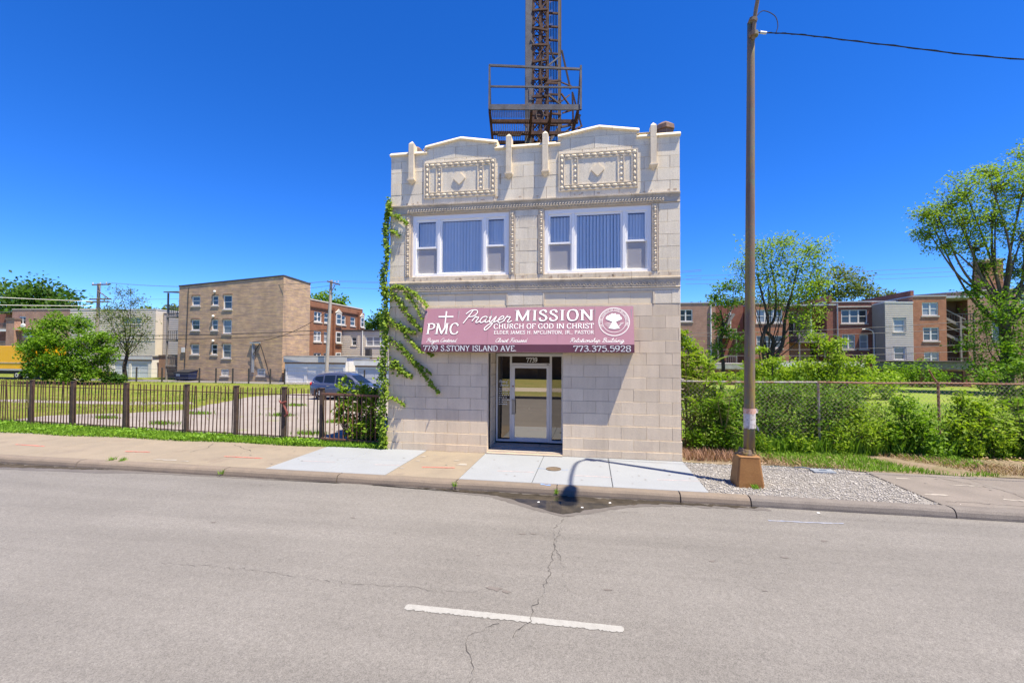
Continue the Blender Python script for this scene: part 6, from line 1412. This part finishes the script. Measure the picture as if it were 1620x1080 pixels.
# right
C_ = [(10.3,22,8.6,1.0),(11.6,22,9.6,1.4),(13.0,22,9.3,1.5),(14.6,22,9.6,1.2),(12.0,22,8.0,1.4),(13.6,22,7.8,1.5),(15.0,22,8.6,1.0),(14.2,22,6.4,1.3),(12.8,22.4,6.4,1.1),(15.2,22,7.4,.9),(10.6,22,7.6,.8),(13.9,21.8,4.6,1.1),(13.2,22,10.4,.9),(14.9,22,5.6,.8)]
t = tree('multi_stem_tree', 'airy multi-stemmed tree with crooked dark trunks right of the lamp pole', (11.9,22,0), (12.1,22,3.0), .12, C_, L_locust, .2, 7500, barkd, 14, .6, .42, 13)
q = MB()
for pts in ([(11.85,22,.2),(11.75,22,2.2),(11.55,21.9,3.6),(11.95,21.9,4.8),(11.7,22,6.4),(11.3,22,8.2)],[(12.0,22,.2),(12.3,22,2),(12.9,22,3.4),(13.1,22.1,5.0),(13.5,22.1,6.6),(13.9,22,8.6)],[(11.95,22,.2),(12.2,22.1,2.3),(12.35,22.1,3.6),(11.8,22.1,4.4),(12.4,22.1,5.0),(12.5,22,7.0),(12.2,22,8.8)]):
    c = catmull(pts, 6); q.tube(c, [.17*(1-.75*i/len(c)) for i in range(len(c))], 7)
q.build('stems', barkd, t, smooth=True)
C_ = [(9.4,24,7.4,.7),(10.4,24,7.6,.7),(9.0,24,6.6,.6),(10.0,24,6.4,.8),(9.2,24,5.2,.7),(9.9,24,4.2,.9),(10.8,24,3.4,.8),(9.2,24,3.0,.8)]
tree('slender_tree', 'slender tree with sparse tufted crown between church and lamp pole', (9.5,24,0), (9.7,24,5), .13, C_, L_mid, .22, 2200, barkd, 8, .55, .45, 14)
C_ = [(33.5,62,12.4,2.2),(36,62,14.2,2.0),(38.2,62,13.0,2.2),(36.5,62,11.6,2.4),(40,62,11.4,1.8),(31.5,62,11.5,1.6),(34.5,62,10.6,2),(28,62,10.4,2),(25,62,10,2),(22.5,62,10,2),(19,62,10.2,2),(42.5,62,11,1.2)]
tree('distant_tree', 'broad airy tree spreading behind the dark red brick flat', (35,62,0), (35,62,8), .35, C_, L_olive, .42, 6500, barkd, 14, .6, .5, 15)
C_ = [(23.6,24,12.0,1.5),(25.2,24,13.8,1.5),(27.2,24,14.2,1.6),(25.0,24,11.8,1.6),(27.0,24,12.0,1.6),(28.8,24,13.6,1.8),(30.4,24,12.4,1.8),(24.0,24,10.2,1.1),(25.8,24,10.0,1.3),(28.6,24,10.6,1.5),(30.2,24,15.0,1.6),(31.8,24,10.4,1.6),(23.0,24,11.0,.9),(28.4,24.5,8.4,1.3),(31,24,8.2,1.5),(26.6,24,15,.9),(22.9,24,12.4,.8),(29.6,24,9.2,1.2),(26.2,24,8.6,1.0),(31.5,24,13.8,1.6),(32.2,24,12,1.6),(24.4,24,13,1.0),(29.2,24,16,1.2)]
t = tree('big_tree', 'big tall tree with spreading light green crown at the right edge', (27.6,24.3,0), (27.5,24.2,6.8), .34, C_, L_locust, .19, 24000, bark, 22, .42, .42, 17)
C_ = [(25.6,23.8,6.8,.9),(26.6,23.5,6.0,1.2),(27.6,23.5,5.0,1.3),(26.0,23.6,4.4,1.0),(27.2,23.4,3.4,1.3),(28.8,23.4,3.6,1.4),(26.4,23.4,2.2,1.2),(28.0,23.2,1.8,1.3),(29.6,23.2,2.4,1.3),(25.0,23.6,3.2,.8),(25.0,23.2,1.4,1.0),(30.6,23.4,4.4,1.2),(29.4,23.6,5.8,1.0)]
tree('leafy_tree', 'leafy green young growth hanging in front of the big tree trunk', (27.0,23.4,0), (27.0,23.4,2.0), .12, C_, L_bright, .2, 9000, barkd, 12, .55, .42, 18)
def bush(name, label, clumps, leafm, size, n, stems=6, h=.6, asp=.5, seed=1, cat='shrub', up=.4, sub=12, spread=.5, group=None):
    global rng
    rng = np.random.default_rng(seed); random.seed(seed)
    c0 = np.array(clumps[0][:3]); root = thing(name, label, cat, (c0[0],c0[1],0), group); q = MB(); P = []; tot = sum(c[3]**2 for c in clumps)
    for (x, y, z, r) in clumps:
        c = np.array((x,y,z)); k = max(20, int(n*r*r/tot)); sc_ = unit(rng.normal(size=(sub,3)))*(rng.random((sub,1))**.4)*r+c
        for j in range(min(sub, 6)): q.tube(catmull([(c0[0]+rng.normal(0,.08)+(x-c0[0])*.5, c0[1]+rng.normal(0,.08)+(y-c0[1])*.5, 0), (c+sc_[j])/2-(0,0,.25*r), sc_[j]],3), [.014,.012,.011,.009,.008,.006,.004], 4, cap=False)
        P.append(sc_[rng.integers(sub, size=k)]+rng.normal(size=(k,3))*r*spread*.55)
    P = np.concatenate(P); P[:,2] = np.maximum(P[:,2], .03+.05*rng.random(len(P))); q.build('stems', bark, root)
    V, F = leaves(P, size, asp, up); link('foliage', npmesh('foliage', V, F), leafm, root); return root
# left corner shrub inside the gate
bush('shrub', 'leafy shrub growing behind the low gate beside the church corner', [(-6.35,.5,.55,.4),(-6.7,.45,1.0,.32),(-6.2,.42,1.1,.32),(-6.5,.42,1.5,.28),(-7.0,.45,1.62,.22),(-6.0,.45,.5,.38),(-6.7,.45,.4,.32),(-7.15,.45,1.1,.2),(-6.05,.42,1.5,.2),(-7.1,.45,.75,.2)], L_yel, .12, 2600, asp=.55, seed=21)
# compound-leaf fronds (tree of heaven)
def fronds(bases, L, n=9, leafl=.11, w=.34, droop=.5):
    out = []; st = MB()
    for (p, az, el) in bases:
        l = L*random.uniform(.7,1.15); d = np.array((math.cos(az)*math.cos(el), math.sin(az)*math.cos(el), math.sin(el))); side = unit(np.cross(d,(0,0,1))[None])[0]; pts = []
        for i in range(n+1):
            t = i/n; pts.append(np.array(p)+d*l*t+np.array((0,0,-droop*l*t*t*.6)))
        st.tube(pts, .005, 3, cap=False)
        for i in range(1, n+1):
            t = i/n; ll = leafl*(1.15-.5*abs(t-.4))
            for s in (-1, 1):
                dd = side*s*.9+d*.45+np.array((0,0,-.25)); dd /= np.linalg.norm(dd); nn = np.cross(dd, d)*s; wv = d*ll*w*.5
                a = pts[i]; c = a+dd*ll; m_ = a+dd*ll*.4; out.append((a, m_+wv, c, m_-wv))
    V = np.array(out).reshape(-1,3); F = np.arange(len(V)).reshape(-1,4); return V, F, st
def sapling(name, label, base, h, spread_, nf, leafm, seed, L=.6, lean=(0,0)):
    global rng
    rng = np.random.default_rng(seed); random.seed(seed); root = thing(name, label, 'sapling', base); bs = []; q = MB()
    for k in range(max(2, nf//9)):
        top = np.array(base)+np.array((rng.normal(0,spread_)+lean[0], rng.normal(0,spread_*.5)+lean[1], h*rng.uniform(.55,1))); c = catmull([np.array(base)+np.array((rng.normal(0,.1),rng.normal(0,.1),0)), (np.array(base)+top)/2+rng.normal(0,.06,3), top],4); q.tube(c, [.022*(1-.6*i/len(c)) for i in range(len(c))], 5)
        for j in range(9):
            t = rng.uniform(.25,1); p = c[min(len(c)-1, int(t*len(c)))]; bs.append((p, rng.uniform(0,2*math.pi), rng.uniform(.1,1.0)))
    V, F, st = fronds(bs, L); q.v_ = None; o = len(q.v); q.v += st.v; q.f += [tuple(i+o for i in f) for f in st.f]; q.build('stems', mk('sapling_stem', (.24,.2,.08), rough=.9), root); link('foliage', npmesh('foliage', V, F), leafm, root)
sapling('tree_of_heaven', 'feathery leaved sapling pressed against the right church wall', (2.75,1.9,0), 3.0, .35, 90, L_yel, 31, .62)
sapling('tree_of_heaven', 'lower feathery sapling leaning over the fence left of the lamp pole', (3.35,1.35,0), 2.0, .4, 80, L_bright, 32, .6)
sapling('tree_of_heaven', 'feathery sapling with fronds drooping just left of the lamp pole', (3.9,2.3,0), 2.3, .45, 70, L_mid, 33, .6)
sapling('tree_of_heaven', 'feathery sapling at the far right end of the chain link fence', (11.2,2.2,0), 1.9, .6, 110, L_mid, 34, .6)
sapling('tree_of_heaven', 'tall feathery sapling with orange tips at the right picture edge', (12.3,1.9,0), 2.1, .6, 90, L_bright, 35, .65)
C_ = [(6.7,3.9,2.3,.38),(7.3,3.9,2.75,.4),(7.0,3.9,3.15,.28),(7.7,3.9,2.4,.4),(8.1,3.9,2.05,.35),(6.4,3.9,1.95,.34),(7.2,3.8,2.1,.45),(7.6,3.9,3.0,.22),(8.3,3.9,2.5,.22),(6.9,3.8,1.7,.4),(7.8,3.8,1.7,.4)]
tree('sapling', 'broad yellow-green sapling rising above the galvanised fence post', (7.15,3.9,0), (7.15,3.9,1.6), .035, C_, L_yel, .1, 5200, bark, 16, .5, .42, 36, twig=1)
C_ = [(5.2,4.0,2.15,.38),(5.7,4.0,2.4,.3),(5.5,4.0,1.8,.42),(4.8,4.0,1.85,.34),(6.0,4.0,2.0,.32),(5.3,4.0,2.75,.2)]
tree('sapling', 'smaller yellow-green sapling just right of the lamp pole', (5.4,4,0), (5.4,4,1.5), .03, C_, L_yel, .1, 2800, bark, 14, .5, .42, 37)
C_ = [(2.75,2.3,2.9,.3),(3.0,2.3,2.5,.36),(2.65,2.3,2.1,.36),(3.2,2.3,1.9,.38),(2.9,2.2,1.4,.42),(3.5,2.3,1.4,.36),(3.3,2.3,2.35,.25),(2.6,2.2,3.25,.18),(3.7,2.3,1.9,.22)]
tree('sapling', 'tall loose bright green sapling in the corner between church wall and fence', (2.85,2.3,0), (2.85,2.3,1.4), .03, C_, L_yel, .12, 3400, bark, 12, .55, .4, 51)
C_ = [(11.0,2.9,1.9,.4),(11.6,2.9,2.2,.4),(12.3,2.9,1.9,.45),(12.8,2.9,2.5,.4),(11.4,2.8,1.4,.45),(13.3,2.9,2.0,.45)]
tree('sapling', 'loose green sapling overtopping the fence at the right picture edge', (12.0,2.9,0), (12.0,2.9,1.2), .03, C_, L_mid, .12, 3000, bark, 12, .55, .4, 52)
# thicket along the fence
bush('shrub', 'dense dark green climbing weeds filling the fence right of the lamp pole', [(4.6,2.0,.7,.6),(5.3,2.1,1.1,.6),(5.0,2.2,1.5,.35),(5.9,2.2,.7,.6),(6.3,2.2,1.4,.45),(4.3,2.0,1.4,.45),(5.6,2.2,1.55,.35),(4.9,1.9,.3,.45),(6.6,2.2,.8,.5),(3.9,1.9,.9,.4),(6.1,2.1,.25,.4),(6.9,2.3,1.4,.4)], L_mid, .085, 12000, seed=41, asp=.6, sub=22, spread=.6)
bush('shrub', 'light green weeds at the foot of the fence in the middle', [(5.4,1.6,.25,.35),(6.4,1.7,.3,.38),(7.1,1.9,.5,.45),(4.4,1.45,.22,.3),(7.6,2.0,.85,.45),(7.0,2.1,1.1,.35)], L_yel, .09, 4500, seed=42, asp=.4, sub=18)
bush('shrub', 'bushy green shrub against the chain link left of the rusty leaning post', [(8.0,2.0,.5,.5),(8.5,1.95,.85,.42),(8.15,2.0,1.2,.3),(7.7,1.95,.3,.4),(8.6,1.9,.35,.42)], L_bright, .1, 3600, seed=43, sub=16)
bush('shrub', 'taller green shrub to the right of the rusty leaning post', [(9.7,2.15,.7,.5),(10.0,2.15,1.2,.4),(9.5,2.1,.35,.42),(10.4,2.1,.5,.45),(9.6,2.2,1.5,.22)], L_yel, .1, 3600, seed=44, sub=16)
bush('shrub', 'leafy dark weeds at the right edge below the feathery saplings', [(11.3,1.75,.5,.5),(12.0,1.7,.8,.5),(12.8,1.7,.6,.6),(11.6,1.8,1.2,.35),(13.4,1.7,1.0,.6)], L_mid, .1, 4200, seed=45, sub=16)
bush('shrub', 'green weeds at the foot of the church wall by the fence', [(2.95,1.4,.4,.4),(3.4,1.3,.5,.4),(3.0,1.5,1.0,.4),(3.6,1.4,1.0,.35),(2.75,1.25,.25,.25)], L_bright, .085, 3600, seed=46, sub=16)
bush('shrub', 'low bush of bright leaves in front of the dark brown garage', [(25.8,31.5,.8,.9),(27.0,31.4,1.0,1.0),(28.0,31.4,.7,.8),(24.8,31.5,.9,.8)], L_bright, .2, 2600, seed=47)
bush('shrub', 'green thicket behind the fence beyond the sapling', [(11,18,.9,1.0),(12.5,17.5,1.1,1.1),(14.0,18,1.0,1.0),(15.6,18.5,.9,1.0),(17.2,19,.9,1.0),(9.6,18,.8,.9)], L_yel, .2, 6000, seed=48)
bush('shrub', 'weedy clump at the foot of the dense bushy tree', [(-37.6,18.6,.4,.5),(-36.9,18.8,.35,.4)], L_dark, .2, 900, seed=49)

# ---- grasses
def blades(name, label, pts, hgt, wid, mat, lean=.5):
    n = len(pts); P = np.asarray(pts, float); a = rng.uniform(0, 2*math.pi, n); h = hgt*(.4+.9*rng.random(n)); s = np.stack([np.cos(a),np.sin(a),np.zeros(n)],1)*wid; lv = np.stack([np.cos(a+1.5),np.sin(a+1.5),np.zeros(n)],1)*(h*lean*rng.random(n))[:,None]; up_ = np.zeros((n,3)); up_[:,2] = h
    V = np.stack([P-s, P+s, P+s*.6+up_*.6+lv*.4, P+up_+lv], 1).reshape(-1,3); F = np.arange(4*n).reshape(n,4)
    o = link(name, npmesh(name, V, F), mat); return tag(o, label, 'grass', kind='stuff')
def area(n, x0, x1, yf0, yf1, z=0.0):
    x = rng.uniform(x0, x1, n); t = rng.random(n); y = np.array([yf0(a) for a in x])*(1-t)+np.array([yf1(a) for a in x])*t; return np.stack([x,y,np.full(n,z)],1)
def patchy(P, sc=1.0, thr=0.0, seed=0):
    r_ = np.random.default_rng(seed); k = r_.normal(size=(6,2))*sc; ph = r_.uniform(0,6.28,6); v = np.sin(P[:,:2]@k.T+ph).sum(1); return P[v > thr]
rng = np.random.default_rng(77); random.seed(77)
G_gr = leafmat('grass_green', (.12,.25,.02), (.24,.4,.04), .3); G_dry = leafmat('grass_dry', (.36,.28,.15), (.32,.2,.13), .2); G_lot = leafmat('grass_lot', (.16,.24,.04), (.34,.33,.1), .3); G_lawn = leafmat('grass_lawn', (.18,.33,.03), (.28,.42,.05), .3)
fr_y = lambda x: -.12+.0*x; bk_y = lambda x: fenceY(x)+.15
P = area(22000, -27,-5.55, lambda x: -.16+.06*math.sin(x*1.7), bk_y); blades('roadside_grass', 'strip of bright green grass and weeds at the foot of the iron fence', P, .13, .009, G_gr)
P = area(5200, -27,-5.6, lambda x: -.14+.07*math.sin(x*1.7), lambda x: fenceY(x)+.05); P[:,2] = .03+.13*rng.random(len(P))*(.6+.4*np.sin(P[:,0]*2.1)); V, F = leaves(P, .085, .6, .8); tag(link('roadside_weeds', npmesh('roadside_weeds', V, F), leafmat('weed_leaf', (.12,.27,.02), (.26,.44,.04), .35)), 'broad-leaved green weeds along the sidewalk edge by the iron fence', 'weeds', kind='stuff')
P = patchy(area(42000, -60,-3, lambda x: 1.5, lambda x: 21.8), .5, .2, 3)
def inpoly(P, poly):
    x, y = P[:,0], P[:,1]; ins = np.zeros(len(P), bool); n = len(poly)
    for i in range(n):
        (x1,y1),(x2,y2) = poly[i], poly[(i+1)%n]; c = ((y1 > y) != (y2 > y)) & (x < (x2-x1)*(y-y1)/(y2-y1+1e-12)+x1); ins ^= c
    return ins
keep = ~inpoly(P, PAVE) | (rng.random(len(P)) < .02); P = P[keep]; blades('lot_grass', 'rough yellow-green grass covering the left lot', P, .12, .014, G_lot, .8)
P = np.concatenate([np.stack([rng.normal(x,.28,260), rng.normal(y,.12,260), np.zeros(260)],1) for x, y in ((-12.5,5.2),(-16.2,5.0),(-9.3,4.0),(-14.2,8.5),(-11.4,9.3),(-8.8,1.6),(-15.2,2.4),(-18.6,3.2),(-10.4,7.2))]); blades('pavement_tufts', 'tufts of green grass in cracks of the lot paving', P, .12, .012, G_gr)
P = area(20000, 2.4,20, lambda x: -.1+.08*math.sin(x*2.2), lambda x: fy(x)+.1); P = patchy(P, 1.6, .2, 5); blades('dry_grass', 'dry tan and reddish grass on the dirt strip before the chain link fence', P, .1, .008, G_dry, 1.2)
P = area(700, 2.3,3.6, lambda x: .1, lambda x: .9); blades('dry_grass', 'taller reddish dry weeds at the church corner beside the gravel', P, .2, .01, leafmat('grass_red', (.4,.25,.16), (.34,.2,.14), .2), .6)
P = patchy(area(24000, 4.2,20, lambda x: -.25+.05*math.sin(x*3), lambda x: fy(x)), 1.3, -.2, 6); blades('verge_grass', 'patchy green grass along the right sidewalk edge', P, .1, .009, G_gr, .8)
P = area(14000, 3.5,20, lambda x: fy(x)-.35, lambda x: fy(x)+.6); blades('tall_grass', 'taller green grass growing through the chain link fence', P, .4, .01, G_gr, .5)
P = area(30000, 2.5,40, lambda x: 3.0, lambda x: 16); blades('lawn_grass', 'bright green lawn behind the chain link fence', P, .12, .016, G_lawn, .8)
P = np.concatenate([np.stack([rng.normal(x,.02,60), np.full(60,y)+rng.normal(0,.05,60), np.full(60,z)],1) for x, y, z in ((-8.05,-2.74,-.1),(-2.7,-2.73,-.08),(-.65,-2.74,-.1),(3.14,-2.02,0.0),(3.2,-2.05,0),(-11.3,-2.5,.0),(-11.0,-2.5,.0))]); blades('joint_weeds', 'small green weeds sprouting in curb joints', P, .075, .006, G_gr, .8)
# ---- gravel, leaf litter
n = 9000; P = area(n, 2.2,6.4, lambda x: -2.5, lambda x: -.05, 0); sz = .008+.016*rng.random(n)**2; P = P[(P[:,0] < 6.0+.35*np.sin(P[:,1]*3)-.0) | (rng.random(n) < .25)]; n = len(P); sz = sz[:n]
o8 = np.array([(1,0,0),(0,1,0),(-1,0,0),(0,-1,0),(0,0,.7),(0,0,-.5)]); V = (P[:,None,:]+np.array((0,0,-.012))+(o8[None]*(.6+.8*rng.random((n,6,1))))*sz[:,None,None]).reshape(-1,3); f8 = np.array([(0,1,4),(1,2,4),(2,3,4),(3,0,4),(1,0,5),(2,1,5),(3,2,5),(0,3,5)]); F = (f8[None]+6*np.arange(n)[:,None,None]).reshape(-1,3)
gm = newmat('gravel_stone')[0]; nt = gm.node_tree; g = N(nt,'ShaderNodeNewGeometry'); nt.links.new(mixc(nt, g.outputs['Random Per Island'], (.24,.225,.205), (.56,.53,.495)), nt.nodes['Principled BSDF'].inputs['Base Color']); nt.nodes['Principled BSDF'].inputs['Roughness'].default_value = .9
tag(link('gravel', npmesh('gravel', V, F), gm), 'loose grey gravel around the lamp base', 'gravel', kind='stuff')
P = area(2600, 2.3,14, lambda x: .0, lambda x: fy(x)-.1); P = patchy(P, 1.3, .3, 9); P[:,2] = .012+.02*rng.random(len(P)); V, F = leaves(P, .07, .5, 2.0); tag(link('leaf_litter', npmesh('leaf_litter', V, F), leafmat('dead_leaf', (.3,.19,.12), (.42,.3,.22), .05)), 'dry brown leaf litter on the dirt strip', 'leaf litter', kind='stuff')
# ---- low chain fence posts along the alley
wf = thing('wire_fence', 'low wire fence with short dark posts along the left alley', 'fence', (-30,21.8,0)); pmesh = MB().tube([(0,0,0),(0,0,1.18)], .06, 8).ball((0,0,1.2), .07, 8, 4).mesh('post')
for x in (-41.9,-38.9,-36.3,-32.6,-31.0,-29.4,-27.9,-25.9,-24.6,-17.6): place('post', pmesh, mk('dark_fence_post', (.05,.045,.045), rough=.7), wf, (x,21.8,0))
for z in (.4,.75,1.1): MB().tube([(-41.9,21.8,z),(-30,21.8,z-.03),(-17.6,21.8,z)], .01, 4).build('wire', wirek, wf)
